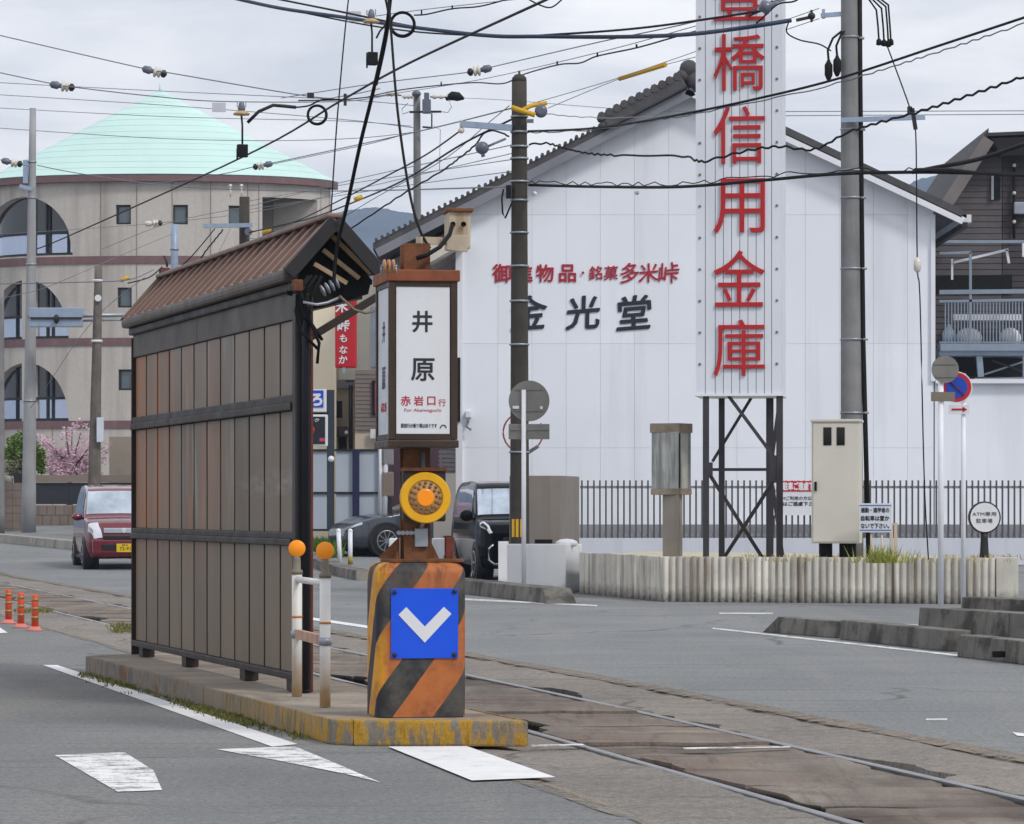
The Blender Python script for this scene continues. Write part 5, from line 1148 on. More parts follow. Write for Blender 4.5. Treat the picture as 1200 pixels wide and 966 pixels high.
p38 = pole('light_concrete_pole', 'pale concrete pole at the left in front of the round building', 33.5, 628, 38.5, 127, 93.0, 17.5, 7.5, M_polel, base_y=gz(93))
for y in (190, 232, 310, 470): band(p38, 38.3-(y-127)*.01, y, 93, 8+(y-127)*.02, 2)
mb = MB(); mb.bar(P(30, 188, 92.9), P(30, 215, 92.9), .12, .12); mb.bar(P(23, 218, 92.9), P(38, 222, 92.9), .08, .10); mb.build('bracket', M_bsteel, p38)
p00 = pole('edge_pole', 'weathered pole cut by the left edge of the picture', 1, 625, 1, 330, 90.0, 9, 7.5, M_pole, base_y=gz(90))
p112 = pole('mottled_pole', 'mottled brown grey pole behind the red car', 109, 640, 115.5, 312, 90.0, 16, 9, pm('pole_concrete_mottled', (104, 98, 92), .85, var=.25, vs=4, streak=(70, 64, 58), st_amt=.6, grain=.12), base_y=gz(90))
band(p112, 114, 329, 90, 11, 2.5, M_white); band(p112, 113.5, 400, 90, 12, 3, M_white)
mb = MB(); mb.lathe([(.085, 0), (.085, .03)], P(115, 349.5, 89.85), -Y_, 16); mb.build('white_disc', M_white, p112)
mb = MB(); mb.box(P(117.5, 504, 89.8), (8*90/F, .14, 29*90/F)); mb.build('meter_box', pm('pale_meter', (196, 204, 216), .5), p112, bev=.02)
mb = MB(); mb.tube([P(103, 640, 89.9), P(103, 570, 89.9)], .05, 8); mb.build('side_pipe', M_white, p112)
p286 = pole('stub_pole', 'dark concrete pole top with pale cross arm behind the shelter roof', 286, 640, 286.5, 231, 96.0, 14, 12, M_poled, base_y=gz(96))
mb = MB(); mb.bar(P(238, 265, 95.7), P(296, 264, 95.7), .1, .11); mb.build('cross_arm', M_bsteel, p286)
mb = MB(); mb.lathe([(.10, -.06), (.10, .06)], P(291, 272, 95.6), -Y_, 14); mb.build('insulator', M_porcd, p286)
mb = MB(); mb.bar(P(279, 303, 95.7), P(293, 303, 95.7), .12, .12); mb.build('lower_bracket', M_bsteel, p286)
for x in (270, 283):
    mb = MB(); mb.tube([P(x, 231, 95.8), P(x, 219, 95.8)], .02, 6); mb.ball(P(x, 218, 95.8), .05, 8, 6); mb.build('pin_insulator', M_porc, p286)
sp2 = pole('blue_steel_post', 'pale blue galvanised post behind the shelter roof', 204.5, 640, 204.5, 263, 98, 9.5, 8.5, M_bsteel, base_y=gz(98))
band(sp2, 204.5, 292, 98, 9, 3)
bx = thing('brown_transformer', 'brown metal equipment box on the blue post above the roof', 'equipment box', P(193, 342, 97.4))
mb = MB(); mb.box(P(194, 328, 97.4), (10.5*97/F, .25, 28*97/F)); mb.build('case', pm('brown_case', (104, 60, 54), .6, var=.12), bx, bev=.02)
mb = MB(); mb.bar(P(187.5, 315, 97.4), P(187.5, 336, 97.4), .05, .05); mb.tube([P(196, 313, 97.4), P(195, 306, 97.4), P(192, 300, 97.4)], .03, 6); mb.build('bushing', M_dark, bx)
p489 = pole('transformer_pole', 'slim grey pole with switchgear and insulators above the workshop roof', 490, 640, 488.5, 108, 100.0, 11, 8.2, M_pole, base_y=gz(100))
kd = 100/F
mb = MB(); mb.box(P(500, 125, 99.7), (10*kd, .3, 16*kd)); mb.box(P(500, 113, 99.7), (6*kd, .2, 8*kd)); mb.build('switch_box', M_porcd, p489, bev=.02)
mb = MB(); mb.ball(P(488, 110, 99.8), (.13, .13, .10), 10, 6); mb.build('top_cap', M_porcd, p489)
for x0, x1 in ((471, 484), (504, 526)):
    mb = MB(); n_ = 6; mb.lathe([(.02, 0)] + [(.075 if q % 2 else .035, (x1-x0)*kd*(q+.5)/n_) for q in range(n_)] + [(.02, (x1-x0)*kd)], P(x0, 113.5, 99.8), X_, 10); mb.build('insulator_string', M_porc, p489)
mb = MB(); mb.tube([P(522, 116, 99.8), P(530, 112.5, 99.8), P(537, 113.5, 99.8), P(544, 116, 99.8)], [.06, .13, .13, .03], 8); mb.build('bird_guard', M_black, p489)
mb = MB(); mb.bar(P(480, 131.5, 99.7), P(517, 131, 99.7), .04, .06); mb.bar(P(495, 149, 99.7), P(507, 150, 99.7), .04, .05); mb.bar(P(506, 133, 99.7), P(506, 150, 99.7), .04, .05); mb.build('bracket', M_dark, p489)
mb = MB(); mb.tube([P(526, 117, 99.7), P(529, 126, 99.7), P(525, 132, 99.7), P(516, 131, 99.7)], .012, 6); mb.build('jumper', M_wireg, p489)
mb = MB(); mb.tube([P(508, 148, 99.7), P(516, 152, 99.7), P(515, 200, 99.7)], .010, 6); mb.build('jumper', M_wireg, p489)
mb = MB(); mb.tube([P(480, 131, 99.7), P(472, 134, 99.7), P(471, 128, 99.7), P(478, 121, 99.7)], .012, 6); mb.build('jumper', M_wireg, p489)
mb = MB(); mb.lathe([(.03, 0), (.085, .05), (.04, .1), (.09, .16), (.04, .22), (.08, .27), (.03, .36)], P(452, 110, 95), X_, 10); solo(mb, 'strain_insulator', M_porc, 'pale strain insulator on the wire just left of the slim grey pole', 'insulator')

# pale boxed light/sign on the arm left of the shelter
bl_ = thing('cantilever_box', 'pale blue grey long box on a horizontal pipe arm in front of the pole', 'sign', P(66, 384, 92))
mb = MB(); mb.box(P(66, 367, 91.9), (62*92/F, .3, 12*92/F)); mb.build('box', M_bsteel, bl_, bev=.02)
mb = MB(); mb.box(P(66, 379, 91.9), (62*92/F, .25, 9*92/F)); mb.build('lower_box', M_bsteel, bl_, bev=.02)
mb = MB(); mb.box(P(66, 373, 91.75), (60*92/F, .05, 2.2*92/F)); mb.build('shadow_gap', M_dark, bl_)
mb = MB(); mb.tube([P(33, 371, 92), P(165, 369, 92)], .055, 8); mb.tube([P(96, 376, 92), P(165, 374, 92)], .03, 8); mb.build('pipe_arm', M_steel, bl_)
mb = MB(); mb.ball(P(66, 374, 91.7), (.07, .07, .12), 8, 6); mb.build('clamp', M_dark, bl_)

# ================================================================== HOUSES BEHIND THE SHELTER
ch = thing('cream_house', 'cream walled shop house behind the shelter and name box', 'house', P(400, 640, 88))
cdp = 88.0
M_crw = pm('cream_wall', (228, 216, 192), .8, var=.05, vs=1.5, streak=(206, 190, 160), st_amt=.3, st_scale=3); M_crw2 = pm('off_white_wall', (232, 228, 216), .8, var=.04); M_bgw = pm('beige_wall', (192, 178, 160), .8, var=.05, vs=1.5)
def slab(r, nm, x0, x1, yt, yb, d, dep, mat, bev=0):
    mb = MB(); mb.hexa([P(x0, yb, d), P(x1, yb, d), P(x1, yb, d)+Y_*dep, P(x0, yb, d)+Y_*dep, P(x0, yt, d), P(x1, yt, d), P(x1, yt, d)+Y_*dep, P(x0, yt, d)+Y_*dep]); return mb.build(nm, mat, r, bev=bev)
slab(ch, 'wall', 340, 394, 318, 640, cdp-1.5, 6, M_crw); slab(ch, 'wall', 394, 446, 330, 640, cdp, 6, M_crw2)
slab(ch, 'side_wall', 394, 440, 446, 640, cdp-.8, .7, M_bgw); slab(ch, 'corner_strip', 434, 447, 360, 430, cdp-.1, .08, pm('pale_blue_panel', (196, 208, 226), .6))
slab(ch, 'eave_trim', 394, 414, 445, 455, cdp-1.0, .15, pm('grey_trim', (128, 128, 134), .7))
mb = MB(); mb.tube([P(411, 452, cdp-1.2), P(411, 530, cdp-1.2)], .05, 8); mb.bar(P(405, 447, cdp-1.2), P(420, 446.5, cdp-1.2), .06, .05); mb.build('downpipe', M_dark, ch)
slab(ch, 'dark_sign', 392, 401, 470, 490, cdp-1.3, .1, M_black, .01); slab(ch, 'dark_doorway', 397, 406, 505, 528, cdp-.86, .05, M_black); slab(ch, 'awning', 395, 407, 500, 512, cdp-1.2, .3, M_brown)
mb = MB(); mb.ball(P(406, 507, cdp-1.25), .05, 8, 6); mb.build('lamp', M_white, ch)
sd = thing('siding_house', 'small house upper storey with grey brown lap siding behind the name box', 'house', P(440, 640, 84))
for i in range(14): 
    mb = MB(); a = P(416, 434+i*5, 84); mb.hexa([P(416, 434+i*5+4.95, 84), P(447, 434+i*5+4.95, 84), P(447, 434+i*5+4.95, 84.2), P(416, 434+i*5+4.95, 84.2), P(416, 434+i*5, 84.015), P(447, 434+i*5, 84.015), P(447, 434+i*5, 84.2), P(416, 434+i*5, 84.2)]); mb.build('siding_board', pm('taupe_siding', (112, 102, 98), .75, var=.08, rnd=.05), sd)
slab(sd, 'core', 416, 447, 434, 640, 84.2, 4, M_bgw); slab(sd, 'lower_wall', 416, 446, 504, 640, 84.06, .13, M_bgw)
wv = slab(sd, 'window', 436, 446, 446, 486, 83.95, .06, M_black); slab(sd, 'curtain', 439, 443, 449, 484, 83.93, .02, pm('crimson_curtain', (140, 50, 66), .8)); slab(sd, 'white_panel', 434, 443, 503, 514, 83.9, .05, M_white)
# maroon shop corner seen beneath the name box
mh = thing('maroon_shop', 'maroon clad shop corner with louvred strip, seen below the name box', 'shop', P(490, 660, 80.5))
slab(mh, 'wall', 459, 516, 470, 655, 80.5, 4, pm('maroon_cladding', (66, 44, 58), .6, var=.1)); slab(mh, 'pier', 508, 534, 555, 672, 75.6, .3, pm('grey_pier', (146, 142, 136), .8, var=.06))
for i in range(12): slab(mh, 'louvre', 514, 533, 498+i*5, 501.6+i*5, 76.0, .08, pm('louvre_grey', (86, 82, 84), .6))
slab(mh, 'door_shadow', 520, 531, 628, 631, 75.55, .04, M_black)
mt = thing('meter_stack', 'grey meter boxes and white pipes on the shop side wall', 'meters', P(456, 620, 77))
slab(mt, 'meter', 449, 461, 520, 545, 77, .2, pm('meter_grey', (122, 120, 122), .5), .03); slab(mt, 'meter', 448, 461, 553, 582, 77, .2, pm('meter_brown', (118, 104, 94), .5), .03)
mb = MB(); mb.tube([P(452, 512, 77), P(455, 518, 77.05), P(452, 548, 77.05), P(451, 622, 77.05)], .05, 8); mb.tube([P(446, 510, 77.1), P(447.5, 625, 77.1)], .04, 8); mb.build('pipe', M_white, mt)
mb = MB(); mb.box(P(457, 600, 77.1), (.1, .1, .5)); mb.build('valve', M_dark, mt)
# white planter blocks by the road behind the striped block
wbk = thing('white_planters', 'white concrete barrier block with a gap, behind the rusty post foot', 'barrier', P(495, 660, 66))
slab(wbk, 'block', 456, 500, 631, 662, 66, .5, M_lw, .02); slab(wbk, 'block', 506, 534, 631, 662, 66, .5, M_lw, .02)
# pale panel fence with navy posts
pf = thing('panel_fence', 'pale grey sheet fence with navy posts behind the shelter end', 'fence', P(405, 628, 80))
M_sheet = pm('pale_sheet', (168, 178, 190), .45, var=.04, vs=1); M_nav = pm('navy_post', (28, 32, 66), .5)
for x0, x1 in ((352, 386), (394, 413), (421, 444)):
    for y0, y1 in ((529, 576.5), (579, 620)): slab(pf, 'sheet_panel', x0, x1, y0, y1, 80, .05, M_sheet)
for x0, x1 in ((413, 421), (350, 353)): slab(pf, 'post', x0, x1, 527, 622, 79.9, .16, M_nav)
slab(pf, 'post', 443, 446, 527, 622, 79.9, .16, M_steel)
for y0 in (526.5, 576.5, 620): slab(pf, 'rail', 350, 446, y0, y0+2.5, 79.95, .12, M_dark)
# shop sign boards on dark post
ss = thing('shop_sign_post', 'dark post carrying a blue sign board and a black sign board beside the shelter', 'sign', P(387, 625, 78))
slab(ss, 'post', 383, 391.5, 457, 622, 78, .16, pm('slate_post', (44, 54, 66), .5)); b1 = slab(ss, 'upper_board', 340, 382.5, 456.5, 483, 77.9, .2, M_white, .02); b2 = slab(ss, 'lower_board', 340, 384, 486, 523, 77.9, .2, M_white, .02)
slab(ss, 'board_shade', 340, 384, 483.4, 485.6, 77.95, .15, M_black)
kk = 77.9/F
mb = MB(); mb.box(P(360, 467.5, 77.885), (38*kk, .01, 20*kk)); mb.build('blue_face', pm('shop_blue', (30, 74, 186), .4), b1)
mb = MB(); mb.box(P(361.5, 504.5, 77.885), (39*kk, .01, 32*kk)); mb.build('black_face', pm('shop_black', (24, 28, 38), .4), b2)
text('こ', P(357.5, 468, 77.875), X_, -Y_, M_white, b1, h=12*kk, bold=.05, depth=.004); text('ろ', P(371, 468.5, 77.875), X_, -Y_, M_white, b1, h=13*kk, bold=.05, depth=.004)
text('マーク', P(364, 492.5, 77.875), X_, -Y_, M_white, b2, w=20*kk, h=4*kk, bold=.02, depth=.004)
mb = MB(); pts = [P(361, 503.5, 77.87) + (X_*math.cos(R_(a)) + Z_*math.sin(R_(a)))*6*kk for a in range(-150, 60, 15)]; mb.tube(pts, [.02+.03*math.sin(math.pi*i/(len(pts)-1)) for i in range(len(pts))], 6); mb.build('red_swirl', M_redl, b2)
mb = MB(); mb.ball(P(361, 501, 77.87), (3*kk, .01, 3*kk), 10, 6); mb.build('blue_dot', MATS['shop_blue'], b2)
mb = MB(); mb.box(P(377.5, 515.5, 77.875), (6*kk, .01, 4*kk)); mb.build('pink_patch', pm('pink_print', (190, 60, 84), .5), b2)
mb = MB(); mb.ball(P(388, 538, 77.85), (.07, .07, .07), 8, 6); mb.build('sensor', M_white, ss)
# red vertical banner
rb_ = thing('red_banner', 'red vertical shop banner with white brush characters above the cream wall', 'banner', P(405, 432, 82))
slab(rb_, 'board', 392.5, 418, 346, 431.5, 82, .12, pm('banner_crimson', (180, 22, 36), .4, var=.06), .05)
slab(rb_, 'bracket', 401, 405, 431, 438, 82, .1, M_steel)
rk_ = 82/F
for s_, y, h, x in (('多', 340, 12, 402), ('米', 358.5, 15, 401), ('峠', 381.5, 14, 402.5), ('も', 396.5, 9, 402.5), ('な', 410, 9, 402.5), ('か', 421.5, 9, 402)):
    if y > 345: text(s_, P(x, y, 81.985), X_, -Y_, M_white, rb_, 'brush_character', h=h*rk_, bold=.02, depth=.01, warp=brush(h*rk_))
# grass bed and short white bollards beside the silver car
mb = MB()
for i in range(420):
    p = P(rn.uniform(358, 398), 0, rn.uniform(76, 79)); p.z = gz(p.y); tuft(mb, p, 4, .38, .12, i, .02)
tag(mb.build('verge_grass', M_grass), 'bright green grass verge behind the shelter beside the pale fence', 'grass', kind='stuff')
for x, lab in ((398.5, 'slim white bollard left of the pair before the silver car'), (410.5, 'slim white bollard with yellow foot, right of the pair before the silver car')):
    b = P(x, 0, 72); b.z = gz(72); t_ = thing('white_bollard', lab, 'bollard', b, group='white bollards before the silver car')
    mb = MB(); mb.tube([b, b + Z_*.68 + X_*(-.03 if x < 400 else 0)], .045, 10); mb.build('post', M_wpost, t_)
    mb = MB(); mb.ball(b + Z_*.69 + X_*(-.03 if x < 400 else 0), .05, 8, 6); mb.build('knob', M_wpost, t_)
    if x > 400: mb = MB(); mb.lathe([(.05, .02), (.05, .18)], b, Z_, 10); mb.build('foot_sleeve', pm('olive_yellow', (150, 136, 50), .6), t_)

# ================================================================== LEFT BACKGROUND
lwall = thing('garden_wall', 'block garden wall with a dark panel fence on top, behind the red car', 'wall', Vector((-11, 99, gz(99))))
M_blk_ = pm('garden_block', (124, 112, 104), .9, var=.15, vs=2, streak=(90, 80, 74), st_amt=.4, rnd=.06)
wdp = 99.0
for r_ in range(3):
    for c_ in range(14):
        x0 = 25 + c_*10 + (5 if r_ % 2 else 0); y0 = 592 + r_*12
        slab(lwall, 'block', x0+.3, x0+9.7, y0+.3, y0+11.7, wdp, .25, M_blk_)
slab(lwall, 'core', 24, 170, 593, 632, wdp+.02, .2, pm('mortar', (100, 94, 90), .9))
for i in range(6): slab(lwall, 'dark_panel', 42+i*19.5, 61+i*19.5, 566, 591, wdp+.05, .08, pm('dark_panel', (44, 44, 54), .5))
slab(lwall, 'coping', 24, 170, 557, 565.5, wdp-.02, .3, pm('coping_brown', (128, 116, 106), .8))
gpier = thing('gate_pier', 'brownish block gate pier beside the pale pole at the left', 'pier', P(14, 626, 94))
for r_ in range(7):
    for c_ in range(2): slab(gpier, 'block', 4.5+c_*10.2, 14.3+c_*10.2, 566+r_*9, 574.6+r_*9, 94, .4, M_blk_)
slab(gpier, 'core', 5, 24, 566.5, 630, 94.02, .36, MATS['mortar']); 
mb = MB(); mb.ball(P(10, 563, 94.2), (.12, .1, .12), 10, 6); mb.build('cap_ball', M_conc, gpier)
slab(gpier, 'dark_pot', 16, 26, 555, 566, 94.1, .3, M_dark)
slab(thing('stone_gate', 'pale stone gate wall behind the mottled pole', 'wall', P(145, 620, 101)), 'wall', 128, 172, 512, 630, 101, .5, pm('stone_beige', (150, 140, 128), .85, var=.12, streak=(110, 100, 90)))
# hedge ball and blossom tree
hg = thing('clipped_shrub', 'rounded clipped green shrub behind the pale pole', 'shrub', P(28, 575, 100))
mb = MB(); leaves(mb, P(26, 530, 100), (.62, .6, .62), 2600, .055, 5); leaves(mb, P(47, 540, 100), (.20, .3, .5), 700, .05, 6); mb.build('foliage', pm('shrub_leaf', (92, 118, 38), .8, var=.35, vs=5), hg)
mb = MB(); leaves(mb, P(18, 548, 99.6), (.42, .3, .35), 700, .05, 16); mb.build('pale_foliage', pm('pale_leaf', (120, 122, 96), .8, var=.3, vs=6), hg)
mb = MB(); mb.tube([P(26, 590, 100), P(26, 535, 100)], .05, 6); mb.build('stem', M_brown, hg)
bt = thing('blossom_tree', 'small pink blossoming tree behind the garden wall', 'tree', P(82, 590, 101))
M_bark = pm('bark', (70, 58, 54), .9, var=.2); mbT = MB(); mbL = MB(); rn = random.Random(21); b0_ = P(82, 592, 101)
mbT.tube([b0_, P(82, 560, 101), P(83, 548, 101)], [.09, .07, .055], 7)
for i in range(34):
    tx, ty = rn.uniform(46, 126), rn.uniform(498, 556)
    if (tx-84)**2/44**2 + (ty-532)**2/34**2 > 1: continue
    p1_ = P(83, rn.uniform(545, 560), 101); p2_ = P(tx, ty, 101 + rn.uniform(-.7, .7)); m_ = p1_.lerp(p2_, .5) + Z_*.10*rn.uniform(-.5, 1)
    mbT.tube([p1_, m_, p2_], [.035, .02, .007], 5)
    for q in range(11):
        c = p1_.lerp(p2_, rn.uniform(.35, 1.08)) + Vector((rn.gauss(0, .10), rn.gauss(0, .15), rn.gauss(0, .10)))
        leaves(mbL, c, (.17, .2, .12), 22, .034, i*9+q)
mbT.build('trunk', M_bark, bt); mbL.build('blossom', pm('pink_blossom', (226, 198, 210), .8, var=.18, vs=6, spot=(196, 150, 170), spot_s=9, spot_rng=(.5, .6)), bt)

# ================================================================== ROUND BUILDING WITH GREEN CONE ROOF
RD = 132.0; rkk = RD/F
rbld = thing('round_building', 'round concrete building with pale green conical roof and arched windows', 'building', P(177, 610, RD+6))
rx_, ry_ = 205*rkk, 3.4
rcx = (177-CX)*rkk; rcy = RD + ry_
def rth(px): return math.asin(max(-1, min(1, (px-177)/207)))
def rpt(th, y, ins=0.0):
    z = H + (Y0-y)*rkk
    return Vector((rcx + (rx_-ins)*math.sin(th), rcy - (ry_-ins)*math.cos(th), z))
M_rc = pm('round_concrete', (184, 178, 172), .85, var=.08, vs=.35, streak=(138, 130, 124), st_amt=.65, st_scale=.9, st_rng=(.5, .68), grain=.05, gs=8)
M_band_ = pm('maroon_band', (112, 86, 88), .7, var=.12, vs=1, streak=(140, 124, 120), st_amt=.3)
M_gdark = glass_mat('dark_window_glass', (26, 32, 38), .08); M_gsky = pm('sky_reflection_pane', (176, 186, 204), .12, .85, var=.06, vs=.6)  # pale lower panes: the sky's reflection is put into their colour
M_wfr = pm('window_frame_dark', (30, 32, 36), .5)
rowsR = [(213, 300), (309, 397), (405, 494), (502, 640)]
opens = {0: [('rect', 135, 153, 240, 263), ('rect', 203, 220.5, 240, 263), ('rect', 268, 285, 240, 263), ('rect', 307, 370, 229, 300), ('arch', -42, 83, 228, 298)],
         1: [('rect', 137, 154, 337, 360.5), ('arch', -30, 78, 326, 396), ('rect', 307, 370, 309, 397)], 2: [('rect', 138, 155, 433, 457.5), ('arch', -30, 78, 424, 493)], 3: []}
def topat(o, px):
    if o[0] == 'rect': return o[3]
    c, w = (o[1]+o[2])/2, (o[2]-o[1])/2; u = max(-1, min(1, (px-c)/w)); return o[4] - (o[4]-o[3])*math.sqrt(max(0, 1-u*u))
for ri, (ya, yb) in enumerate(rowsR):
    xs_ = sorted(set([-30+207*0 + v for v in ()] + [177+207*math.sin(R_(a)) for a in range(-90, 91, 3)] + [o[i] for o in opens[ri] for i in (1, 2)] + [o[1] + (o[2]-o[1])*q/22 for o in opens[ri] if o[0] == 'arch' for q in range(23)]))
    xs_ = [x for x in xs_ if -32 <= x <= 384]
    mb = MB()
    for xa, xb in zip(xs_, xs_[1:]):
        mid = (xa+xb)/2; op = [o for o in opens[ri] if o[1]-.01 <= mid <= o[2]+.01]; ta_, tb_ = rth(xa), rth(xb)
        def q(y0a, y0b, y1): mb.add([rpt(ta_, y1), rpt(tb_, y1), rpt(tb_, y0b), rpt(ta_, y0a)], [(0, 1, 2, 3)])
        if not op: q(ya, ya, yb); continue
        o = op[0]; t0, t1 = topat(o, xa), topat(o, xb)
        mb.add([rpt(ta_, t0), rpt(tb_, t1), rpt(tb_, ya), rpt(ta_, ya)], [(0, 1, 2, 3)])
        if o[4] < yb: q(o[4], o[4], yb)
        mb.add([rpt(ta_, t0), rpt(tb_, t1), rpt(tb_, t1, .35), rpt(ta_, t0, .35)], [(0, 1, 2, 3)])
        mb.add([rpt(ta_, o[4]), rpt(tb_, o[4]), rpt(tb_, o[4], .35), rpt(ta_, o[4], .35)], [(3, 2, 1, 0)])
    for o in opens[ri]:
        if o[0] == 'rect':
            for x in (o[1], o[2]):
                t = rth(x); dep = .35 if o[2]-o[1] < 40 else 2.0; mb.add([rpt(t, o[3]), rpt(t, o[4]), rpt(t, o[4], dep), rpt(t, o[3], dep)], [(0, 1, 2, 3)])
    mb.build('storey_wall', M_rc, rbld, fixn=False)
    for o in opens[ri]:
        big = o[2]-o[1] > 40
        if o[0] == 'rect' and big:
            mb = MB(); n_ = 10; ins = 1.8
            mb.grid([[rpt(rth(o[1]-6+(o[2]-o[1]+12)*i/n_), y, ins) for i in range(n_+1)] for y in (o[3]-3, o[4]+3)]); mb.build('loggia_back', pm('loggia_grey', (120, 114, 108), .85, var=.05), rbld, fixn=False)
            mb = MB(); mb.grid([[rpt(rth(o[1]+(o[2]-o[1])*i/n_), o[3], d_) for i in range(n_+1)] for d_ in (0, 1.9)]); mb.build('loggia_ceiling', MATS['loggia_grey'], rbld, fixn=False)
            continue
        n_ = 22 if o[0] == 'arch' else 4
        mb = MB(); rows = []
        xsw = [o[1] + (o[2]-o[1])*i/n_ for i in range(n_+1)]
        ym = o[4] - (27 if o[0] == 'arch' else 0)
        if o[0] == 'arch':
            mb.grid([[rpt(rth(x), min(topat(o, x), ym) - .5, .3) for x in xsw], [rpt(rth(x), ym, .3) for x in xsw]]); w = mb.build('window', M_gdark, rbld, fixn=False)
            mb = MB(); mb.grid([[rpt(rth(x), max(ym, topat(o, x)) - .2, .3) for x in xsw], [rpt(rth(x), o[4], .3) for x in xsw]]); mb.build('pane', M_gsky, w, fixn=False)
            fr = [(x, topat(o, x), x, o[4]) for x in (20, 28, 44, 48, 72)] if ri == 0 else [(x, topat(o, x), x, o[4]) for x in (4, 19, 45, 52, 74)]
            mb = MB()
            for xa, y0_, xb, y1_ in fr: mb.bar(rpt(rth(xa), y0_, .25), rpt(rth(xb), y1_, .25), .06, .09)
            for xa, xb in zip(xsw, xsw[1:]):
                if topat(o, xa) < ym and topat(o, xb) < ym: mb.bar(rpt(rth(xa), ym, .25), rpt(rth(xb), ym, .25), .06, .09)
                mb.bar(rpt(rth(xa), o[4]-1.5, .24), rpt(rth(xb), o[4]-1.5, .24), .06, .12)
            mb.build('frame', M_wfr, w, fixn=False)
            if ri > 0:
                mb = MB(); mb.hexa([rpt(rth(19.5), o[4], -.02), rpt(rth(31), o[4], -.02), rpt(rth(31), o[4], .3), rpt(rth(19.5), o[4], .3), rpt(rth(19.5), topat(o, 19)-1, -.02), rpt(rth(31), topat(o, 31)-1, -.02), rpt(rth(31), topat(o, 31)-1, .3), rpt(rth(19.5), topat(o, 19)-1, .3)]); mb.build('window_pier', M_rc, w)
        else:
            mb.grid([[rpt(rth(x), o[3], .16) for x in xsw], [rpt(rth(x), o[4], .16) for x in xsw]]); w = mb.build('window', pm('small_window_glass', (74, 88, 96), .1, var=.1, spec=.8), rbld, fixn=False)
            mb = MB()
            for (xa, y0_, xb, y1_) in ((o[1], o[3]+1, o[2], o[3]+1), (o[1], o[4]-1, o[2], o[4]-1), (o[1]+.8, o[3], o[1]+.8, o[4]), (o[2]-.8, o[3], o[2]-.8, o[4])): mb.bar(rpt(rth(xa), y0_, .12), rpt(rth(xb), y1_, .12), .08, .08)
            mb.build('frame', M_wfr, w, fixn=False)
    # maroon band above the row
    y1b = ya; y0b = ya - (9 if ri else 7)
    mb = MB(); th_ = [R_(a) for a in range(-86, 91, 4)]
    o_ = .28 if ri == 0 else .05
    mb.grid([[rpt(t, y0b, -o_) for t in th_], [rpt(t, y1b, -o_) for t in th_]]); mb.grid([[rpt(t, y1b, -o_) for t in th_], [rpt(t, y1b, .1) for t in th_]]); mb.grid([[rpt(t, y0b, -o_) for t in th_], [rpt(t, y0b, .1) for t in th_]]); mb.build('band_course', M_band_, rbld, fixn=False)
# panel joints
j0 = None; mb = MB()
for px in (-20, 20, 58, 75, 117, 160, 202, 247, 290, 303, 374):
    for (ya, yb) in rowsR:
        if any(o[1] < px < o[2] for o in opens[rowsR.index((ya, yb))]): continue
        t = rth(px); mb.bar(rpt(t, ya, -.004), rpt(t, yb, -.004), .02, .03)
mb.build('wall_joint', pm('joint_dark', (128, 120, 112), .9), rbld, fixn=False)
# cone roof
M_cone = pm('pale_green_copper', (190, 219, 214), .7, .0, var=.05, vs=.4, streak=(192, 226, 221), st_amt=.4, st_scale=1.5)
mb = MB(); apex = P(177, 93, RD) ; apex.y = rcy
seg = 96; lev = 14; rows = []
for l in range(lev+1):
    f = l/lev; row = []
    for i in range(seg+1):
        t = 2*math.pi*i/seg; e = Vector((rcx + (rx_+.30)*math.sin(t), rcy - (ry_+.30)*math.cos(t), H + (Y0-204.5)*rkk)); p = e.lerp(apex, f); row.append(p)
    rows.append(row)
mb.grid(rows); cone = mb.build('roof', M_cone, rbld)
for l in range(1, lev):
    f = l/lev; mb = MB(); pts = []
    for i in range(33):
        t = -math.pi*.55 + math.pi*1.1*i/32; e = Vector((rcx + (rx_+.30)*math.sin(t), rcy - (ry_+.30)*math.cos(t), H + (Y0-204.5)*rkk)); pts.append(e.lerp(apex, f) + Z_*.012)
    mb.tube(pts, .004, 4, False); mb.build('roof_seam', M_cone, cone)
mb = MB(); mb.lathe([(.09, -.25), (.05, .05), (.02, .25)], apex, Z_, 8); mb.build('finial', M_cone, rbld)
mb = MB(); mb.box((rcx+1, rcy+4, 6), (2*rx_*.9, 6, 10)); mb.build('core', M_rc, rbld)

# ================================================================== HILLS
M_hill = pm('hazed_forest_hill', (62, 80, 98), .95, var=.25, vs=.03)  # blue of distant haze is mixed into the forest colour
def hill(pts, d, depth):
    mb = MB(); rows = [[], [], []]
    for i in range(len(pts)-1):
        (xa, ya), (xb, yb) = pts[i], pts[i+1]; n = 14
        for q in range(n + (1 if i == len(pts)-2 else 0)):
            x = xa+(xb-xa)*q/n; y = ya+(yb-ya)*q/n + 1.6*noise.noise(Vector((x*.13, ya*.1, 0))) + .9*noise.noise(Vector((x*.6, 0, 5)))
            p = P(x, y, d); rows[1].append(p); rows[0].append(Vector((p.x, d-depth, -1))); rows[2].append(Vector((p.x, d+depth, -1)))
    mb.grid(rows, True); tag(mb.build('hill', M_hill), kind='structure')
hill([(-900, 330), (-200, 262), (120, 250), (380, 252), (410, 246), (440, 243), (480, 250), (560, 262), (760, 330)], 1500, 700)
hill([(760, 330), (960, 260), (1050, 226), (1072, 212), (1095, 206), (1150, 196), (1210, 186), (1400, 180), (2300, 300)], 1300, 600)
